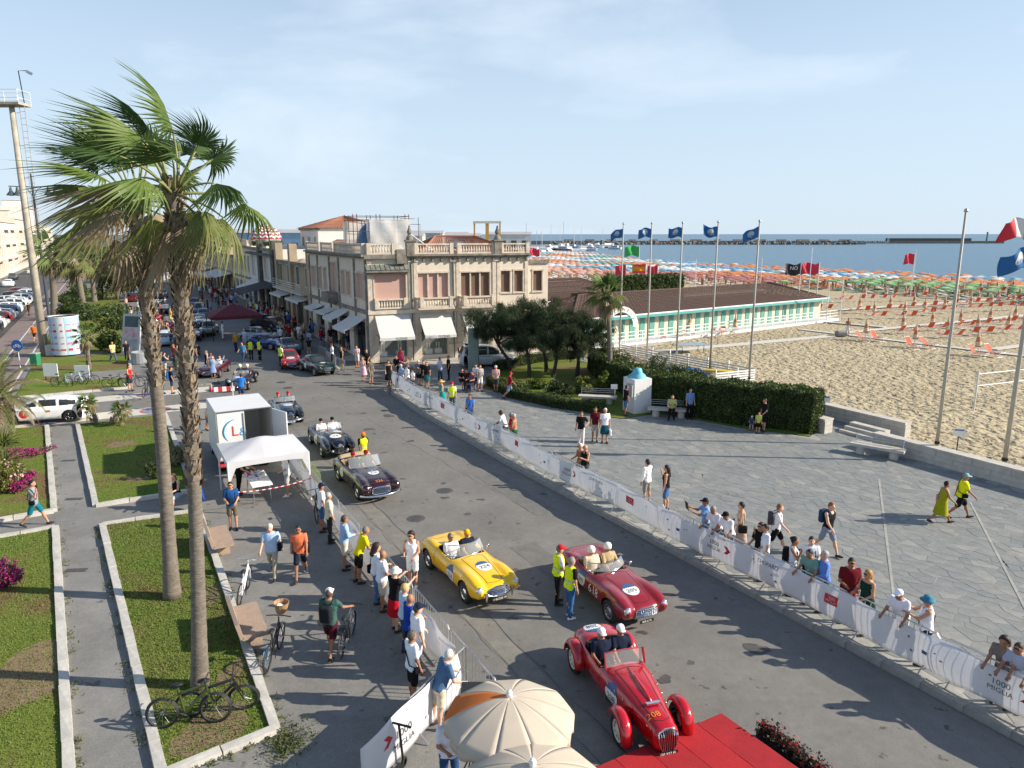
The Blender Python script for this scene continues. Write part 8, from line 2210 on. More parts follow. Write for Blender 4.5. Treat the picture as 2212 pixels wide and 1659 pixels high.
def yacht(label,p,L,mast,rz,group=None):
 o=empty('yacht',p,rz,label,'boat',group)
 mb=MB();st_=[(-.5,.12,.6),(-.3,.15,.6),(.1,.15,.65),(.35,.09,.75),(.5,.005,.85)]
 vs=[]
 for t,wv,hv in st_:vs+=[(t*L,-wv*L*.6,0),(t*L,-wv*L,hv*2.2),(t*L,wv*L,hv*2.2),(t*L,wv*L*.6,0)]
 fs=[]
 for i in range(4):
  b=i*4
  for j in range(3):fs.append((b+j,b+j+1,b+j+5,b+j+4))
 fs.append((0,1,2,3));mb.add(vs,fs);mb.build('hull',HULL,o)
 mb=MB();mb.box((-.05*L,0,1.9),(L*.45,L*.18,1.4),taper=.85)
 if not mast:mb.box((-.08*L,0,3.2),(L*.3,L*.15,1.3),taper=.8)
 mb.build('cabin',HULL,o)
 mb=MB();mb.box((-.05*L,0,2.1),(L*.4,L*.185,.45),taper=.95);mb.build('cabin_windows',DARKWIN,o)
 if mast:mb=MB();mb.tube([(.05*L,0,1.4),(.05*L,0,mast)],.14,5);mb.tube([(.05*L,0,3),(-.4*L,0,2.9)],.12,5);mb.build('mast',MASTM,o)
for i in range(46):
 Yd=g.uniform(380,520);x=g.uniform(800,1330)if i%3 else g.uniform(1150,1330)
 p=hgt(x,505,Yd+(120 if x>1180 else 0));p.z=-1.3;m_=g.uniform(12,20)if i%2 else 0
 yacht('white sailing yacht moored in the harbour' if m_ else 'white motor yacht moored in the harbour',p,g.uniform(9,17)if i%7 else 26,m_,g.uniform(0,6.3),'sailing yachts in the harbour' if m_ else 'motor yachts in the harbour')
for i,(x,Yd,wv,hv,cc,lab)in enumerate(((830,560,60,9,(.5,.5,.46),'long pale boat shed behind the yachts'),(905,600,40,11,(.42,.46,.45),'grey green boat shed behind the yachts'),(965,620,36,10,(.5,.47,.4),'beige boatyard hall behind the yachts'),(1000,560,26,9,(.45,.55,.62),'pale blue boatyard shed beside the yellow crane'),(1098,560,34,10,(.55,.56,.56),'white boatyard hall right of the yellow crane'),(600,420,50,11,(.2,.34,.5),'blue roofed hall behind the street houses'),(560,450,40,10,(.4,.44,.4),'grey hall behind the domed house'))):
 p=hgt(x,505,Yd);o=empty('boat_shed',(p.x,p.y,-.3),0,lab,'building');m_=M('shed %d'%i,cc,.8,.1,.2)
 mb=MB();mb.box((0,0,hv/2),(wv,20,hv));mb.build('wall',m_,o);mb=MB();mb.add([(-wv/2-.5,-10.5,hv),(wv/2+.5,-10.5,hv),(wv/2+.5,10.5,hv),(-wv/2-.5,10.5,hv),(-wv/2-.5,0,hv+2),(wv/2+.5,0,hv+2)],[(0,1,5,4),(2,3,4,5),(1,2,5),(3,0,4)]);mb.build('roof',M('shed roof',(.4,.4,.4),.7,.1,.1),o)
 for k in range(int(wv/8)):mb=MB();mb.box((-wv/2+5+k*8,-10.05,3),(4,.2,5));mb.build('door',DARKWIN,o)
p=hgt(1052,505,520);o=empty('gantry_crane',(p.x,p.y,-.3),0,'yellow gantry crane standing in the boatyard','crane');YC=M('crane yellow',(.62,.33,.05),.6,.08)
mb=MB();mb.box((0,0,18.4),(20,1.6,1.6));mb.build('beam',M('crane white',(.6,.58,.52),.6,.05),o)
for s in(-9,0,9):mb=MB();mb.box((s,0,8.9),(1.1 if s else 2.4,1.2,17.4));mb.build('leg',YC,o)
# ================================================================== banners, barriers, furniture
BAN=leafmat('white banner cloth',(.84,.84,.85),(.86,.86,.87),.36,2,.75);PRT=M('banner print grey',(.10,.10,.11),.7,0);PRR=M('banner print red',(.55,.03,.04),.7,0);PRB=M('banner print blue',(.05,.1,.25),.7,0)
def make_barrier():
 o=empty('crowd_barrier',(0,0,0),0,'x','barrier')
 mb=MB();mb.tube([(-1.1,0,.2),(-1.1,0,1.0),(-1.02,0,1.08),(1.02,0,1.08),(1.1,0,1.0),(1.1,0,.2),(-1.1,0,.2)],.02,6);mb.build('frame',steel(),o)
 mb=MB()
 for k in range(13):mb.tube([(-.96+k*.16,0,.2),(-.96+k*.16,0,1.08)],.008,4)
 tag(mb.build('bars',steel(),o),kind='stuff')
 for s in(-.85,.85):mb=MB();mb.tube([(s,-.3,.02),(s,-.1,.2),(s,.1,.2),(s,.3,.02)],.018,5);mb.build('foot',steel(),o)
 return o
bp_=make_barrier();bk_=child_map();bn=[0]
def barrier(p,rz,label,group=None):
 o=bp_ if bn[0]==0 else copy_tree(bp_,None,bk_);bn[0]+=1
 o.location=p;o.rotation_euler=(0,0,rz);o['label']=label;o['category']='barrier'
 if group:o['group']=group
 elif 'group' in o:del o['group']
 return o
def cloth_run(name,label,pts,z0,z1,amp,seed,prints,posts=2.3,out=1):
 """banner hung along a line; prints laid on the cloth"""
 P=[Vector((p[0],p[1],0))for p in pts];cum=[0]
 for a,b in zip(P[:-1],P[1:]):cum.append(cum[-1]+(b-a).length)
 L=cum[-1];zb=pts[0][2]
 def base(s):
  s=max(0,min(L-1e-4,s));i=max(k for k in range(len(cum)-1)if cum[k]<=s);d=(P[i+1]-P[i]).normalized()
  return P[i]+d*(s-cum[i]),Vector((d.y,-d.x,0))*out
 def F(s,t,off=0.0):
  p,n=base(s);ph=s/posts
  bow=amp*math.sin(PI*t)*(.55+.45*math.sin(2*PI*ph*.5+seed))+.05*math.sin(ph*2*PI+seed*2)*math.sin(PI*t*.9)+.025*math.sin(s*4.1+t*3)
  z=z0+(z1-z0)*t-.05*math.sin(PI*(ph%1))*(t+.4)+.05*math.sin(s*.8+seed)
  return p+n*(.06+bow+off)+Vector((0,0,zb+z))
 mb=MB();mb.smooth=True;mb.grid(lambda u,v:F(u*L,v),max(12,int(L*5)),8)
 o=mb.build(name,BAN);tag(o,label,'banner');solid(o,.004)
 for(s,t,txt,size,mt)in prints:
  if txt in('#','>'):
   mb=MB()
   if txt=='#':mb.grid(lambda u,v:F(s+(u-.5)*size*1.5,t+(v-.5)*size/(z1-z0),.012),4,3)
   else:
    q=size/2;pl=[(-q,q),(0,q),(q,0),(0,-q),(-q,-q),(0,0)]
    vs=[F(s+a*out,t+b/(z1-z0),.012)for a,b in pl];mb.add(vs,[(0,5,2,1),(5,4,3,2)])
   mb.build('print',mt,o)
  else:
   me=text_mesh(txt,size);vs=[F(s+v.co.x*out,t+v.co.y/(z1-z0),.012)for v in me.vertices];fs=[tuple(p.vertices)for p in me.polygons];bpy.data.meshes.remove(me)
   mb=MB();mb.add(vs,fs);mb.build('print',mt,o)
 return o,F,L
line=[st(45.0,15.95,PZ),st(42,15.68,PZ),st(38,15.55,PZ),st(27,15.48,PZ),st(16,15.6,PZ),st(4.5,15.85,PZ)]
pr=[];rr_=random.Random(2)
for k in range(20):
 s=1.2+k*2.05
 if k%4==2:pr+=[(s,.62,'1000',.2,PRT),(s,.42,'MIGLIA',.17,PRT),(s+.52,.55,'>',.26,PRR),(s-.05,.76,'2024',.06,PRT)][:3]
 elif k%4==0:pr+=[(s,.6,'#',.26,PRR),(s,.64,'1000',.12,WHF),(s,.54,'MIGLIA',.1,WHF)]
 elif k%4==3:pr+=[(s,.72,'CHOPARD',.17,PRT),(s+.2,.45,'#',.035,PRT),(s+.35,.3,'#',.05,PRT)]
 else:pr+=[(s,.7,'#',.04,PRT),(s+.45,.5,'#',.09,PRB),(s+.1,.34,'#',.045,PRT),(s+.7,.62,'#',.03,PRT)]
 for _ in range(1):pr.append((s+rr_.uniform(-.9,1),rr_.uniform(.2,.8),'#',rr_.uniform(.02,.04),PRT))
cloth_run('banner','long white sponsor banner hung on the barriers along the plaza kerb',line,.2,1.1,.07,.7,pr,out=1)
k=0;u=44.2
while u>5:
 v=np.interp(u,[4.5,16,27,38,42,45],[15.9,15.66,15.54,15.61,15.74,16.0])
 p=st(u,v,PZ);barrier(p,math.atan2(SV.y,SV.x),'steel crowd barrier behind the long white banner on the plaza','barriers behind the plaza banner');u-=2.32
line=[st(30.6,6.08,.1),st(24,6.06,.1),st(18.6,6.05,.1),st(13.4,6.0,.1)]
cloth_run('banner','white banner hung on the promenade barriers between spectators and road',line,.15,1.05,.1,.2,[(s,.5,'#',.05,PRT)for s in(2,4,6.5,9,11.5,13)]+[(8,.6,'#',.1,PRT)],out=1)
for k in range(7):barrier(st(29.2-k*2.32,6.16,.1),math.atan2(SV.y,SV.x),'steel crowd barrier behind the promenade banner','barriers behind the promenade banner')
a,b=Vector((-1.25,14.1,.1)),Vector((-2.75,11.3,.1))
cloth_run('banner','white banner sloping down beside the cream parasol',[a,b],.1,1.15,.05,1.1,[(2.0,.55,'1000',.24,PRT),(2.0,.32,'MIGLIA',.2,PRT),(2.45,.6,'>',.26,PRR),(.8,.5,'#',.07,PRT),(1.2,.3,'#',.05,PRT)],out=-1)
barrier(Vector((-1.55,13.6,.1)),math.atan2(-2.8,-1.5),'steel crowd barrier carrying the sloping banner');barrier(st(12.9,6.16,.1),math.atan2(SV.y,SV.x),'steel crowd barrier under the white haired man')
mb=MB();mb.smooth=True;n0,n1=st(33.2,6.2),st(27.4,6.5)
mb.grid(lambda u,v:n0.lerp(n1,u)+Vector((.1*math.sin(u*9),0,.2+(1.2-.5*u)*v+.15*math.sin(PI*u)*(1-v))),24,8)
tag(mb.build('green_netting',M('green mesh fabric',(.45,.55,.22),.85,.1,3,alpha=.8)),'pale green mesh netting stretched from the gazebo to the banner','netting')
for(x,y,lab)in((715,792,'steel crowd barrier behind the green coupe'),(735,805,'steel crowd barrier at the road corner before the shop'),(697,778,'steel crowd barrier beside the red coupe')):
 barrier(spot(x,y,.0),R(-58),lab)
o=empty('road_barrier',spot(482,866),R(20),'red and white striped road barrier board behind the truck','barrier')
for k in range(6):mb=MB();mb.box((-.6+k*.24,0,.75),(.24,.03,.3));mb.build('stripe',WHITE if k%2 else PRR,o)
for s in(-.6,.6):mb=MB();mb.tube([(s,-.25,0),(s,0,1.1),(s,.25,0)],.025,5);mb.build('leg',steel(),o)
# ------------------------------------------------------------------ box truck
tk=empty('box_truck',st(31.3,4.4,.1),ST,'white box truck with one rear door open and an L logo','truck')
TW=M('white truck panel',(.70,.70,.69),.4,.04,1)
W2,L2,Zb,Zt=1.12,3.0,.72,2.82
def panel(name,pts,mat,parent=tk,th=.05):
 mb=MB();mb.add(pts,[(0,1,2,3)]);o=mb.build(name,mat,parent);solid(o,th);return o
panel('side_panel',[(-W2,0,Zb),(-W2,L2,Zb),(-W2,L2,Zt),(-W2,0,Zt)],TW);panel('side_panel',[(W2,0,Zb),(W2,L2,Zb),(W2,L2,Zt),(W2,0,Zt)],TW)
panel('roof_panel',[(-W2,0,Zt),(W2,0,Zt),(W2,L2,Zt),(-W2,L2,Zt)],TW);panel('floor_panel',[(-W2,0,Zb),(W2,0,Zb),(W2,L2,Zb),(-W2,L2,Zb)],M('truck floor',(.12,.1,.08),.8,.2));panel('front_panel',[(-W2,L2,Zb),(W2,L2,Zb),(W2,L2,Zt),(-W2,L2,Zt)],TW)
mb=MB();mb.tube([(-W2,-.02,Zb),(-W2,-.02,Zt),(W2,-.02,Zt),(W2,-.02,Zb),(-W2,-.02,Zb)],.04,4);mb.build('rear_frame',steel(),tk)
d1=panel('rear_door',[(-W2+.04,-.03,Zb+.04),(0,-.03,Zb+.04),(0,-.03,Zt-.05),(-W2+.04,-.03,Zt-.05)],TW)
lettering('L',.62,M('logo red',(.6,.03,.05),.5,0),d1,(-.42,-.065,1.95),(PI/2,0,0),'logo');lettering('&',.5,M('logo blue',(.05,.3,.55),.5,0),d1,(-.1,-.065,1.9),(PI/2,0,0),'logo')
mb=MB();pts=[(-.35+.52*math.cos(a),-.06,1.95+.52*math.sin(a))for a in np.linspace(R(95),R(225),12)];mb.tube([Vector(p)for p in pts],[.01+.03*math.sin(PI*k/11)for k in range(12)],4);mb.build('logo_arc',M('logo blue',(.05,.3,.55),.5,0),d1)
mb=MB();mb.tube([(-.05,-.08,Zb+.1),(-.05,-.08,Zt-.1)],.02,5);mb.build('door_bar',steel(),d1)
ang=R(20);dx,dy=math.sin(ang)*1.1,-math.cos(ang)*1.1
panel('rear_door',[(W2+.03,-.05,Zb+.04),(W2+.03+dx,-.05+dy,Zb+.04),(W2+.03+dx,-.05+dy,Zt-.05),(W2+.03,-.05,Zt-.05)],TW)
mb=MB();mb.box((0,L2/2,.58),(.9,L2,.18));mb.build('chassis',IRON,tk);mb=MB();mb.box((0,.02,.5),(2.2,.12,.14));mb.build('rear_bumper',PRR,tk)
mb=MB();mb.smooth=True;rbox(mb,(0,L2+.95,1.2),(2.0,1.7,1.9),.25);mb.build('cab',TW,tk)
mb=MB();mb.box((-1.08,L2+.95,1.75),(.06,1.0,.5));mb.build('cab_window',DARKWIN,tk)
mb=MB();mb.box((-1.42,L2+1.2,1.6),(.12,.22,.42));mb.tube([(-1.0,L2+1.2,1.6),(-1.42,L2+1.2,1.6)],.02,5);mb.build('mirror',black(),tk)
tm,rm=wheel_meshes(.38,.24,'grey')
for y in(1.0,L2+.9):
 for s in(-1,1):w_=empty('wheel',(s*.9,y,.38),PI/2 if s<0 else-PI/2);w_.parent=tk;link('tyre',tm,w_);link('rim',rm,w_)
gz=empty('gazebo',st(28.3,4.55,.1),ST,'white pop up gazebo over a folding table beside the truck','gazebo')
GZ=leafmat('white gazebo cloth',(.76,.76,.78),(.8,.8,.82),.3,2,.8);hx,hy=1.48,1.42
mb=MB();mb.smooth=True
def gzf(u,v):
 x,y=(2*u-1),(2*v-1);m=max(abs(x),abs(y));z=2.4-.46*m**1.15-.05*math.sin(PI*abs(x))*math.sin(PI*abs(y))-.03*(1-abs(x))*abs(y)*4*abs(x)
 return Vector((x*hx,y*hy,z))
mb.grid(gzf,16,16);mb.build('canopy',GZ,gz)
cs=[(-hx,-hy),(hx,-hy),(hx,hy),(-hx,hy)]
mb=MB()
for k in range(4):
 a,b=Vector((*cs[k],0)),Vector((*cs[(k+1)%4],0))
 for i in range(10):
  p,q=a.lerp(b,i/10),a.lerp(b,(i+1)/10);dp=lambda t:.2+.16*abs(2*t-1)**6
  mb.quad(p+Vector((0,0,1.94-dp(i/10))),q+Vector((0,0,1.94-dp((i+1)/10))),q+Vector((0,0,1.945)),p+Vector((0,0,1.945)))
g=mb.build('valance',GZ,gz);solid(g,.006)
for(x,y)in cs:
 mb=MB();mb.box((x*.985,y*.985,.96),(.05,.05,1.92));mb.build('leg',WHITE,gz)
 sx,sy=(1 if x>0 else-1),(1 if y>0 else-1)
 mb=MB();mb.add([(x,y,1.8),(x-sx*.32,y,1.78),(x,y,1.05)],[(0,1,2)]);mb.add([(x,y,1.8),(x,y-sy*.32,1.78),(x,y,1.05)],[(0,1,2)]);mb.build('corner_cloth',GZ,gz)
mb=MB();p0,p1=gz.location+Vector((0,0,0)),None
A,B=Vector((-hx,-hy,.8)),Vector((hx,-hy,.85))
for k in range(26):
 mb.cur=k%2;a,b=A.lerp(B,k/26),A.lerp(B,(k+1)/26);sg=lambda t:-.12*math.sin(PI*t)
 mb.quad(a+Vector((0,-.03,sg(k/26))),b+Vector((0,-.03,sg((k+1)/26))),b+Vector((0,-.03,sg((k+1)/26)+.04)),a+Vector((0,-.03,sg(k/26)+.04)))
mb.build('warning_tape',[WHITE,PRR],gz)
tb=empty('folding_table',gz.matrix_basis@Vector((0,0,0)),ST,'white folding table with cards and leaflets under the gazebo','table');tb.location=st(28.2,4.3,.1)
mb=MB();mb.box((0,0,.74),(.75,1.9,.04));mb.build('table_top',WHITE,tb)
for y in(-.7,.7):mb=MB();mb.tube([(-.32,y,0),(-.3,y,.6),(0,y*.9,.72),(.3,y,.6),(.32,y,0)],.018,5);mb.build('leg',steel(),tb)
g=random.Random(9)
for k in range(26):
 x,y=g.uniform(-.3,.3),g.uniform(-.2,.85);mb=MB();mb.box((0,0,0),(.09,.13,g.uniform(.01,.12)));p=tb.location+Matrix.Rotation(ST,3,'Z')@Vector((x,y,.8))
 tag(mb.build('leaflet',cloth(g.choice(['#d8d8dc','#c83a8c','#3a4a8c','#8cb4c8','#2c2c34','#e6e0d0'])),loc=p,rot=(0,0,g.uniform(0,3))),'small stack of leaflets on the gazebo table','leaflet','leaflets on the gazebo table')
PINKC=M('pinkish concrete',(.36,.265,.2),.9,.12,5,.3)
for i,(x,y,lab)in enumerate(((478,1185,'pinkish concrete bench backing onto the lawn near the gazebo'),(542,1372,'pinkish concrete bench beside the bicycle with a wicker basket'))):
 o=empty('concrete_bench',spot(x,y,.1),ST,lab,'bench')
 mb=MB();mb.box((.0,0,.42),(.62,1.7,.09));mb.build('seat',PINKC,o);mb=MB();mb.box((-.36,0,.62),(.09,1.7,.42),(0,-.25,0));mb.build('backrest',PINKC,o);mb=MB();mb.box((0,0,.19),(.4,1.1,.37));mb.build('base',PINKC,o)
TRV=M('travertine',(.52,.48,.42),.8,.16,3,.2)
for i,(x,y,rz,lab)in enumerate(((1290,872,-12,'stone bench with steel back rail before the low hedge'),(1443,900,-14,'stone bench with steel back rail in the hedge shade'),(1893,985,-40,'stone bench with steel back rail beside the plaza wall'))):
 o=empty('stone_bench',spot(x,y,PZ),R(rz),lab,'bench')
 mb=MB();mb.box((0,0,.44),(2.3,.6,.12));mb.build('seat',TRV,o)
 for s in(-.7,.7):mb=MB();mb.smooth=False;mb.lathe([(.2,0),(.2,.38)],12,(s,0,0));mb.build('leg',TRV,o)
 for s in(-1.0,1.0):mb=MB();mb.tube([(s,.25,.5),(s,.33,.88)],.025,6);mb.build('rail_post',steel(),o)
 for z in(.65,.76,.87):mb=MB();mb.tube([(-1.0,.27+(z-.6)*.2,z),(1.0,.27+(z-.6)*.2,z)],.016,6);mb.build('back_rail',steel(),o)
def stone_wall(label,a,b,h,th=.45):
 d=b-a;L=d.length;o=empty('stone_wall',(a.x,a.y,PZ-.05),math.atan2(d.y,d.x),label,'wall')
 n=max(1,round(L/1.5));l=L/n
 for r_ in range(3):
  for k in range(n+(r_%2)):
   x0,x1=max(0,(k-.5*(r_%2))*l),min(L,(k+1-.5*(r_%2))*l);hh=(h-.1)/3
   mb=MB();mb.box(((x0+x1)/2,random.uniform(-.004,.004),r_*hh+hh/2),(x1-x0-.012,th,hh-.008));mb.build('stone_block',TRV,o)
 for k in range(n):mb=MB();mb.box(((k+.5)*l,0,h-.045),(l-.012,th+.1,.1));mb.build('coping_stone',TRV,o)
stone_wall('long travertine wall between the plaza and the sand',st(20.7,31.45),st(-13,31.8),.8)
stone_wall('short travertine wall behind the sand steps',st(26.2,34.4),st(21.0,34.5),.8)
stone_wall('travertine pier at the end of the tall hedge',st(24.4,31.6),st(23.4,31.6),.8,.6)
sp=empty('steps',st(22.3,32.2,PZ),math.atan2(RV.y,RV.x),'low stone steps from the plaza up to the sand','steps')
for k in range(3):mb=MB();mb.box((.3+k*.4,0,.07+k*.07),(.42,2.0,.14+k*.14));mb.build('step',TRV,sp)
pd=empty('pedestal',spot(1386,893,PZ),R(24),'white square pedestal topped by a blue wave shaped base','pedestal')
mb=MB();mb.box((0,.55,1.0),(1.15,1.15,2.0));mb.build('block',M('white pedestal paint',(.68,.68,.67),.7,.08,2),pd)
mb=MB();mb.box((-.68,.3,1.35),(.1,.6,.7));mb.build('plaque',M('grey stone plaque',(.4,.4,.39),.7,.1),pd)
mb=MB();mb.smooth=True;mb.grid(lambda u,v:Vector(((.55-.4*v+.06*math.sin(v*9))*math.cos(u*2*PI)*(1+.15*math.sin(u*6*PI)),.55+(.5-.36*v)*math.sin(u*2*PI),2.0+.55*v)),24,8)
mb.add([(.15*math.cos(a*PI/6),.55+.14*math.sin(a*PI/6),2.55)for a in range(12)],[tuple(range(12))]);mb.build('wave_base',M('pale turquoise paint',(.12,.42,.52),.6,.1,3),pd)
gsg=empty('garden_sign',spot(1325,870,PZ),0,'small white garden notice on a thin post','sign');mb=MB();mb.tube([(0,0,0),(0,0,1)],.02,5);mb.build('post',IRON,gsg);mb=MB();mb.box((0,-.02,1.0),(.4,.02,.3));mb.build('board',WHITE,gsg)
# ------------------------------------------------------------------ bicycles
def bicycle(label,p,rz,lean,frame='#1b1c20',basket=False,step=False,tyre=.034,extra=None,name='bicycle',bars='flat'):
 o=empty(name,p,rz,label,'bicycle');o.rotation_euler=(lean,0,rz)
 fm=paint(frame,.35,.4);r=.335
 for x in(-.52,.53):
  mb=MB();mb.lathe([(r-tyre,-tyre*.7),(r,0),(r-tyre,tyre*.7),(r-tyre*1.3,0),(r-tyre,-tyre*.7)],24,(x,0,r),(PI/2,0,0));w_=mb.build('wheel',black(),o)
  mb=MB();mb.tube([(x,-.05,r),(x,.05,r)],.025,6)
  for k in range(12):a=k*PI/6;mb.tube([(x,0,r),(x+(r-tyre)*math.cos(a),0,r+(r-tyre)*math.sin(a))],.0025,3)
  mb.build('spokes',steel(),w_)
 S_,H_,B_,T_=Vector((-.2,0,.82)),Vector((.36,0,.84)),Vector((-.08,0,.29)),Vector((-.17,0,.7))
 mb=MB();t=.022 if tyre<.04 else.03
 mb.tube([B_,S_],t,6);mb.tube([B_,H_-Vector((-.02,0,.1))],t*1.1,6)
 mb.tube([(T_ if not step else B_.lerp(S_,.35)),H_],t,6)
 for s in(-.05,.05):mb.tube([B_,Vector((-.52,s,r))],.012,5);mb.tube([S_-Vector((0,0,.12)),Vector((-.52,s,r))],.011,5)
 mb.build('frame',fm,o)
 mb=MB()
 mb.tube([H_,Vector((.34,0,.95))],.018,6)
 for s in(-.05,.05):mb.tube([H_-Vector((0,0,.02)),Vector((.42,s,.62)),Vector((.53,s,r))],.014,5)
 mb.build('fork',fm,o)
 mb=MB();wv=.3
 mb.tube([(.34 if bars=='flat' else.22,-wv,.97 if bars=='flat' else 1.06),(.36,-.1,.98),(.36,.1,.98),(.34 if bars=='flat' else.22,wv,.97 if bars=='flat' else 1.06)],.013,6);mb.build('handlebar',black()if bars=='flat' else chrome(),o)
 mb=MB();mb.smooth=True;mb.ball((-.22,0,.9),(.14,.075,.035),10,6);mb.build('saddle',black(),o)
 mb=MB();mb.lathe([(.09,-.006),(.09,.006)],14,B_+Vector((0,-.05,0)),(PI/2,0,0));mb.tube([B_+Vector((-.1,-.08,-.13)),B_+Vector((0,-.08,0)),B_+Vector((0,.08,0)),B_+Vector((.1,.08,.13))],.012,5);mb.build('crank',IRON,o)
 if basket:mb=MB();mb.lathe([(.12,.95),(.19,1.22),(.175,1.22),(.11,.96),(0,.96)],14,(.56,0,0));mb.build('basket',M('wicker',(.4,.24,.12),.9,.3,30,.5),o)
 if basket:mb=MB();mb.box((.56,0,1.12),(.18,.2,.02),(.2,.1,0));mb.build('paper',WHITE,o)
 if extra=='lock':mb=MB();mb.lathe([(.2,-.012),(.215,0),(.2,.012),(.2,-.012)],20,(-.45,.06,.42),(PI/2,0,0));mb.build('cable_lock',M('blue cable',(.03,.3,.6),.5,0),o)
 if extra=='rack':mb=MB();mb.box((-.52,0,.74),(.42,.14,.03));mb.build('rear_rack',IRON,o)
 return o
bp1=spot(425,1560,.15)
bicycle('black mountain bike with lime green frame stripes leaning on the palm',bp1+Vector((-.1,-.12,0)),R(10),R(-10),'#39450f',tyre=.052)
bicycle('black gravel bike with tan tyres leaning behind the lime one',bp1+Vector((.35,.3,0)),R(14),R(8),'#15161a',tyre=.052)
bicycle('white city bicycle with curved handlebars parked on the promenade',spot(527,1290,.1),ST+R(68),R(6),'#e2e0e6',step=True,bars='city')
bicycle('bicycle with a wicker basket and blue cable lock by the bench',spot(592,1425,.1),ST+R(62),R(4),'#2a2c2a',basket=True,extra='lock',step=True)
bicycle('grey bicycle pushed by the man in the green tee',spot(750,1395,.1),R(88),R(2),'#4a4c52',extra='rack')
bicycle('thin black road bicycle leaning on the promenade banner',spot(690,1118,.1),ST+R(70),R(-8),'#17181c')
for i,(x,y,c,lab)in enumerate(((135,836,'#1f8a4c','green bicycle parked on the far path by the notice board'),(165,832,'#d8d8dc','white bicycle parked next to the green one'),(190,830,'#2c3c5c','dark blue bicycle at the end of the parked row'),(250,838,'#17181c','black bicycle with a saddle bag on the far path'),(285,836,'#33363c','bicycle held by the rider in red'))):
 bicycle(lab,spot(x,y,.1),R(-8+5*i),R(6),c,extra='rack' if i==3 else None)
bicycle('dark bicycle standing behind the spectators at the side street',spot(316,856,.1),R(100),R(4),'#1b2838')
for i in range(5):bicycle('bicycle parked under the tamarisks by the shop wall',spot(1170+i*9,776,.12),R(60),R(5),'#23262c')['group']='bicycles by the shop wall'
# ------------------------------------------------------------------ light mast, lamp, hoarding, signs on the left
mp0=spot(97,766,.12);mz=hgt(30,232,mp0.y).z
ms=empty('light_mast',mp0,0,'tall pale steel light mast with a ladder and a railed platform','mast')
MAST=M('weathered mast steel',(.40,.36,.29),.7,.25,1.5)
mb=MB();mb.smooth=True;mb.tube([(0,0,0),(0,0,mz*.5),(0,0,mz)],[.34,.28,.2],12);mb.build('pole',MAST,ms)
mb=MB()
for x in(.62,1.02):mb.tube([(x,0,9),(x,0,mz)],.025,5)
for k in range(int((mz-9)/.5)):mb.tube([(.62,0,9.1+k*.5),(1.02,0,9.1+k*.5)],.015,4)
for k in range(5):mb.tube([(.2,0,9.5+k*2.5),(.62,0,9.5+k*2.5)],.02,4)
mb.build('ladder',MAST,ms)
mb=MB();mb.box((-.9,0,mz+.08),(4.0,1.6,.18));mb.build('platform',MAST,ms)
mb=MB()
for z in(.5,1.1):mb.tube([(-2.9,-.78,mz+z),(1.08,-.78,mz+z),(1.08,.78,mz+z),(-2.9,.78,mz+z)],.025,5)
for x in(-2.0,-1.0,0,1.08):mb.tube([(x,-.78,mz),(x,-.78,mz+1.1)],.025,5);mb.tube([(x,.78,mz),(x,.78,mz+1.1)],.025,5)
mb.build('railing',FR,ms)
mb=MB();mb.tube([(1.05,0,mz+.1),(.9,0,mz+2.6),(1.6,0,mz+2.6)],.04,5);mb.build('camera_arm',IRON,ms);mb=MB();mb.box((1.75,0,mz+2.45),(.35,.25,.2),(0,.5,0));mb.build('camera',steel(),ms)
mb=MB();mb.box((.9,-.5,.45),(.7,.5,.9));mb.build('cabinet',M('grey cabinet',(.5,.49,.45),.6,.08),ms)
lp0=spot(106,680,.12);lz0=hgt(66,388,lp0.y).z
lm=empty('street_lamp',lp0,0,'tall dark street lamp with bell shaped lanterns on two arms','street lamp');LB_=M('dark blue grey steel',(.06,.075,.09),.5,.1)
mb=MB();mb.tube([(0,0,0),(0,0,lz0-2),(0,0,lz0+.6)],[.2,.13,.1],10);mb.build('pole',LB_,lm)
for s in(-1,1):
 mb=MB();mb.tube([(0,0,lz0-1.0),(s*2.9,0,lz0-.9)],.06,6);mb.tube([(0,0,lz0-2.2),(s*.6,0,lz0-1.3),(s*1.3,0,lz0-.95)],.04,5);mb.build('arm',LB_,lm)
 for xx in(1.9,2.7):mb=MB();mb.lathe([(.05,0),(.12,-.1),(.18,-.5),(.5,-.9),(.52,-1.0)],14,(s*xx,0,lz0-1.0));l_=mb.build('lantern',LB_,lm);mb=MB();mb.ball((s*xx,0,lz0-1.95),(.4,.4,.12),10,5);mb.build('diffuser',M('lamp diffuser',(.6,.6,.58),.3,0),l_)
hp0=spot(128,772,.15);ho=empty('poster_hoarding',hp0+Vector((0,1.2,0)),0,'round white and blue poster hoarding around the palm base','hoarding')
pcs=[M('poster dark',(.03,.035,.05),.6,.1),M('poster sky blue',(.35,.55,.68),.6,.06,1),M('poster pale',(.60,.64,.68),.6,.08,1.5),M('poster pale',(.6,.64,.68)),M('poster sky blue')]
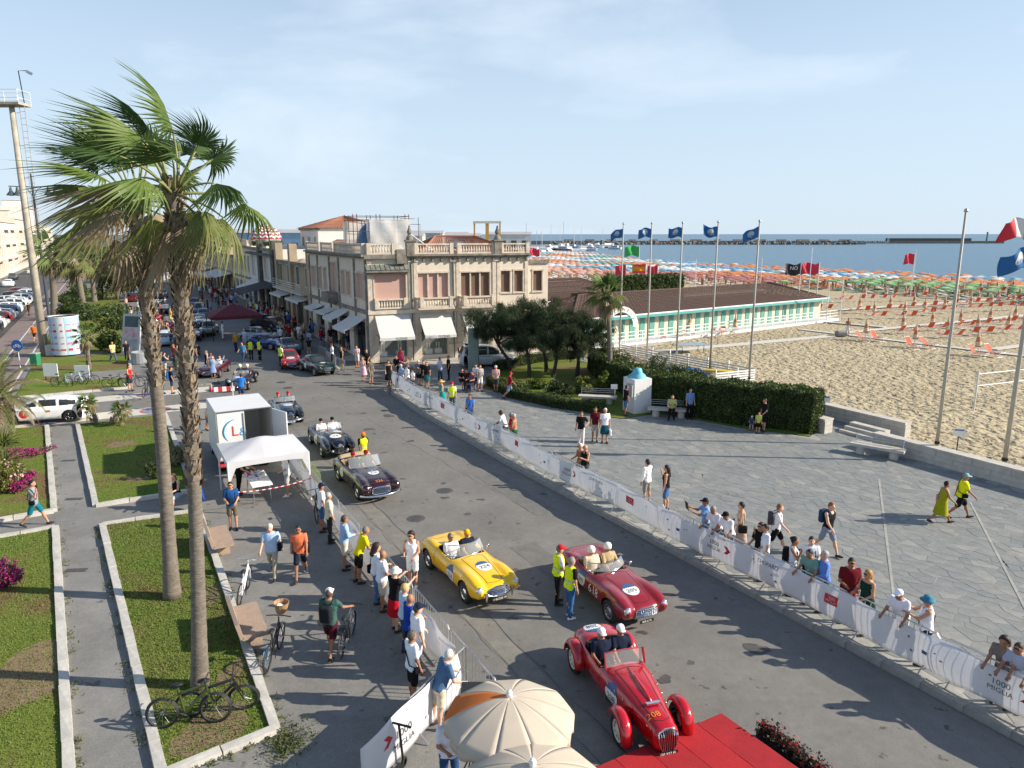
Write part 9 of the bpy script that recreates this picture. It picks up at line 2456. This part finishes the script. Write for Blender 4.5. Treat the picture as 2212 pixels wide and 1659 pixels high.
for k in range(7):
 a0,a1=R(195+k*27),R(195+(k+1)*27-1);mb=MB();R0=1.1
 mb.grid(lambda u,v:Vector((R0*math.cos(a0+(a1-a0)*u),R0*math.sin(a0+(a1-a0)*u),.15+3.1*v)),5,2);g=mb.build('poster_panel',pcs[(0,1,2,2,1,2,1)[k]],ho);solid(g,.03)
 am=(a0+a1)/2;rr2=R0+.03
 for j in range(5):
  mb=MB();wd=random.uniform(.08,.2);hh=random.uniform(.06,.22);zz=.6+j*.52
  nrm=Vector((math.cos(am),math.sin(am),0));s_=Vector((-nrm.y,nrm.x,0));c=nrm*rr2+Vector((0,0,zz))
  if k>0:mb.quad(c-s_*wd-Vector((0,0,hh/2)),c+s_*wd-Vector((0,0,hh/2)),c+s_*wd+Vector((0,0,hh/2)),c-s_*wd+Vector((0,0,hh/2)));mb.build('poster_print',(PRR,M('print pink',(.55,.2,.3),.6,0),M('print blue grey',(.25,.4,.55),.6,0))[j%3],g)
mb=MB();mb.lathe([(1.13,3.25),(1.13,3.35),(1.07,3.35)],24);mb.build('top_ring',FR,ho)
pp=spot(282,768,.15);pn=empty('photo_panel',pp,R(-14),'tilted grey framed photo panel standing on the far lawn','panel')
pn.rotation_euler=(R(-12),0,R(-14))
mb=MB();mb.box((0,0,1.75),(1.75,.14,3.5));mb.build('frame',M('panel grey',(.45,.46,.47),.6,.08),pn)
for(z,hh,mt)in((2.85,.9,M('photo dark green',(.03,.07,.07),.5,.3,3)),(1.9,.8,M('photo red and white',(.45,.1,.1),.5,.3,2.5,c2=(.55,.56,.6))),(.9,1.0,M('photo pale road',(.42,.44,.47),.5,.25,2,c2=(.2,.22,.26)))):mb=MB();mb.box((0,-.075,z),(1.35,.02,hh));mb.build('photo',mt,pn)
bs=empty('cycle_sign',spot(45,800,.12),0,'round blue cycle path sign on a white post','sign');mb=MB();mb.tube([(0,0,0),(0,0,2.2)],.03,6);mb.build('post',FR,bs)
mb=MB();mb.lathe([(0,-.02),(.42,-.02),(.42,.02),(0,.02)],24,(0,-.04,1.9),(PI/2,0,0));d_=mb.build('disc',M('sign blue',(.02,.12,.38),.4,0),bs)
mb=MB()
for s in(-.17,.17):mb.tube([(s+.09*math.cos(a),-.07,1.82+.09*math.sin(a))for a in np.linspace(0,2*PI,13)],.01,4)
mb.tube([(-.17,-.07,1.82),(-.08,-.07,1.98),(.1,-.07,1.98),(.17,-.07,1.82),(0,-.07,1.82),(-.08,-.07,1.98)],.011,4);mb.build('bicycle_symbol',WHITE,d_)
bx_=empty('litter_bin',spot(78,790,.12),0,'small green litter bin beside the light mast','bin');mb=MB();mb.box((0,0,.5),(.5,.5,.9),taper=1.1);mb.build('bin_body',M('bin green',(.03,.22,.1),.5,.1),bx_);mb=MB();mb.box((0,0,.98),(.58,.58,.06));mb.build('lid',M('bin pale',(.4,.42,.4),.5,.1),bx_)
o=empty('round_planter',spot(306,785,.1),0,'large round grey planter tub beside the left palm trunk','planter');mb=MB();mb.lathe([(.7,0),(.75,.1),(.75,.9),(.7,.95),(.62,.95),(.62,.8),(0,.8)],20);mb.build('tub',M('grey planter',(.3,.32,.33),.7,.1),o)
for i,(x,y,lab)in enumerate(((112,822,'pale notice board near the parked green bicycle'),(180,826,'white notice board behind the parked bicycles'))):
 o=empty('notice_board',spot(x,y,.12),0,lab,'notice board');mb=MB();mb.box((0,0,.75),(1.0,.06,.9));mb.build('board',WHITE,o);mb=MB();mb.tube([(-.4,0,0),(-.4,0,.3)],.03,4);mb.tube([(.4,0,0),(.4,0,.3)],.03,4);mb.build('leg',IRON,o)
def canopy_tent(label,p,w_,zt,ze,mat,rz=ST):
 o=empty('market_tent',p,rz,label,'tent');h=w_/2
 mb=MB();mb.add([(-h,-h,ze),(h,-h,ze),(h,h,ze),(-h,h,ze),(0,0,zt),(-h,-h,ze-.3),(h,-h,ze-.3),(h,h,ze-.3),(-h,h,ze-.3)],[(0,1,4),(1,2,4),(2,3,4),(3,0,4),(5,6,1,0),(6,7,2,1),(7,8,3,2),(8,5,0,3)]);mb.build('canopy',mat,o)
 for sx in(-1,1):
  for sy in(-1,1):mb=MB();mb.tube([(sx*h*.97,sy*h*.97,0),(sx*h*.97,sy*h*.97,ze)],.04,5);mb.build('leg',IRON,o)
canopy_tent('maroon market tent in the shaded street',spot(508,728,0),4.8,3.4,2.35,M('maroon tent cloth',(.12,.015,.025),.85,.1))
for i,(x,y,w_,lab)in enumerate(((335,628,6,'white cafe parasol seen between the palm trunks'),(405,632,8,'wide white cafe parasol right of the palm trunk'),(345,645,4.5,'small white cafe parasol above the pale blue car'),(350,612,8,'far white cafe tent beyond the parasols'))):canopy_tent(lab,spot(x,y,0),w_,4.0,3.0,CANVAS)
# ------------------------------------------------------------------ cream parasols in front
def parasol(label,apex,r,orange,turn,z):
 o=empty('market_parasol',(apex.x,apex.y,.1),turn,label,'parasol');n=10;cm=[leafmat('cream parasol cloth',(.60,.52,.42),(.64,.56,.45),.2,3,.85),leafmat('orange parasol cloth',(.74,.22,.05),(.78,.25,.06),.3,3,.85)]
 for k in range(n):
  a0,a1=2*PI*k/n,2*PI*(k+1)/n;mb=MB();mb.smooth=True
  def F(u,v):
   a=a0+(a1-a0)*u;q=r*v*(1-.03*math.sin(PI*u)*v);return Vector((q*math.cos(a),q*math.sin(a),z-.1-.42*v**1.7-.012*math.sin(PI*u)*v))
  mb.grid(F,6,8);g=mb.build('canopy_panel',cm[1 if k in orange else 0],o);solid(g,.006)
  mb=MB();mb.smooth=True
  mb.grid(lambda u,v:F(u,1)-Vector((0,0,v*(.15+.03*math.sin(PI*u*3))))+Vector((math.cos(a0),math.sin(a0),0))*(-.02*v+.03*math.sin(u*12)*v),8,2);f=mb.build('valance',cm[1 if k in orange else 0],g);solid(f,.004)
  mb=MB();mb.tube([(0,0,z-.16),(r*.97*math.cos(a0),r*.97*math.sin(a0),z-.56)],.012,4);mb.build('rib',WHITE,o)
 mb=MB();mb.lathe([(.05,z-.12),(.06,z-.05),(.04,z+.0),(0,z+.02)],10);mb.build('finial',WHITE,o)
 mb=MB();mb.tube([(0,0,0),(0,0,z-.1)],.03,8);mb.build('pole',WHITE,o);mb=MB();mb.lathe([(.3,0),(.3,.08),(.1,.12),(0,.12)],16);mb.build('base',M('parasol base',(.3,.3,.29),.8,.1),o)
zp=2.55
parasol('cream parasol with one orange panel beside the road',spot(1100,1492,.1+zp),1.12,(4,),R(5),zp)
parasol('plain cream parasol partly hidden by the frame edge near the red carpet',spot(1150,1640,.1+zp-.1),1.12,(),R(20),zp-.1)
bpy.data.objects['market_parasol.001']['label']='plain cream parasol between the orange panelled one and the red carpet'
P0=spot(1560,1541,.26);rc=empty('carpet_ramp',(P0.x,P0.y,0),ST,'red carpeted ramp lying across the road','ramp')
REDC=M('red carpet',(.42,.012,.018),.95,.12,2.5,.4,bscale=60)
REDC2=M('red carpet edge strip',(.36,.012,.018),.95,.12,2.5,.4,bscale=60)
nS=6;Wc=4.2;Lc=6.0
mb=MB();mb.add([(0,0,.0),(-Wc,0,0),(-Wc,-Lc,0),(0,-Lc,0),(0,0,.235),(-Wc,0,.235),(-Wc,-Lc,.55),(0,-Lc,.55)],[(0,1,5,4),(0,4,7,3),(1,2,6,5),(4,5,6,7)]);mb.build('ramp_body',IRON,rc)
for k in range(nS):
 x0,x1=-Wc*k/nS,-Wc*(k+1)/nS+.012;mb=MB();n=14
 mb.grid(lambda u,v:Vector((x0+(x1-x0)*u,.03-(Lc+.03)*v,.245+.315*v+.004*math.sin(v*40+k))),2,n);g=mb.build('carpet_strip',REDC if k%2 else REDC2,rc);solid(g,.012)
mb=MB();mb.quad((.0,.04,.24),(-Wc,.04,.24),(-Wc,.06,.01),(0,.06,.01));mb.build('carpet_edge',REDC,rc)
fl0=spot(1612,1575,.0);ftr=empty('flower_trough',fl0+RV*.05,ST,'row of dark red flowering plants along the carpet edge','planter')
mb=MB();mb.box((0,-2.1,.1),(.22,3.6,.2));mb.build('trough',M('dark trough',(.03,.028,.026),.7,.1),ftr)
g=np.random.default_rng(77);C=np.stack([g.normal(0,.09,4200),g.uniform(-3.9,-.3,4200),.2+np.abs(g.normal(0,.1,4200))],1)
link('foliage',leaf_mesh('foliage',C,.035,leafmat('dark bronze leaves',(.035,.028,.02),(.09,.06,.04),.2,6),5,.6),ftr)
C=np.stack([g.normal(0,.1,260),g.uniform(-3.9,-.3,260),.27+np.abs(g.normal(0,.1,260))],1);link('flowers',leaf_mesh('flowers',C,.035,leafmat('red petals',(.45,.02,.03),(.6,.05,.06),.2,6),6,.8),ftr)
s0=spot(1022,1690,.1);o=empty('speaker_stand',s0,0,'black speaker on a tripod stand under the cream parasol','speaker');mb=MB();mb.tube([(0,0,.3),(0,0,1.5)],.025,6);mb.build('pole',black(),o)
for k in range(3):mb=MB();mb.tube([(0,0,.7),(.4*math.cos(k*2.1),.4*math.sin(k*2.1),0)],.015,5);mb.build('leg',black(),o)
mb=MB();mb.box((0,0,1.75),(.4,.35,.5));mb.build('speaker_box',black(),o)
s0=spot(848,1690,.1);o=empty('kick_scooter',s0,R(70),'black kick scooter standing on the promenade beside the drain','scooter')
mb=MB();mb.tube([(.42,0,.12),(.3,0,1.02)],.025,6);mb.build('stem',black(),o);mb=MB();mb.tube([(.3,-.26,1.03),(.3,.26,1.03)],.022,6);mb.build('handlebar',black(),o);mb=MB();mb.box((-.05,0,.12),(.8,.15,.04));mb.build('deck',black(),o)
for x in(-.45,.45):mb=MB();mb.lathe([(.06,-.02),(.1,-.02),(.1,.02),(.06,.02)],16,(x,0,.1),(PI/2,0,0));mb.build('wheel',black(),o)
ss=empty('street_totem',spot(1022,800,.12),R(20),'pale green information totem beside the parked silver car','sign');mb=MB();mb.box((0,0,1.6),(.75,.12,3.2));mb.build('panel',M('totem green',(.28,.36,.32),.5,.1),ss);mb=MB();mb.tube([(.42,0,0),(.42,0,3.5)],.03,5);mb.build('post',steel(),ss)
pc=empty('pushchair',spot(852,826,.13),R(200),'dark pushchair near the start of the banner','pushchair');mb=MB();mb.box((0,0,.5),(.45,.6,.1));mb.box((0,-.28,.75),(.45,.1,.5),(.3,0,0));mb.build('seat',black(),pc);mb=MB();mb.tube([(-.2,-.5,1.0),(.2,-.5,1.0)],.015,5);mb.tube([(-.2,-.5,1.0),(-.2,.3,.1)],.015,5);mb.tube([(.2,-.5,1.0),(.2,.3,.1)],.015,5);mb.build('frame',steel(),pc)
for sx in(-.25,.25):
 for y in(-.3,.35):mb=MB();mb.lathe([(.06,-.02),(.1,-.02),(.1,.02),(.06,.02)],12,(sx,y,.1),(0,PI/2,0));mb.build('wheel',black(),pc)
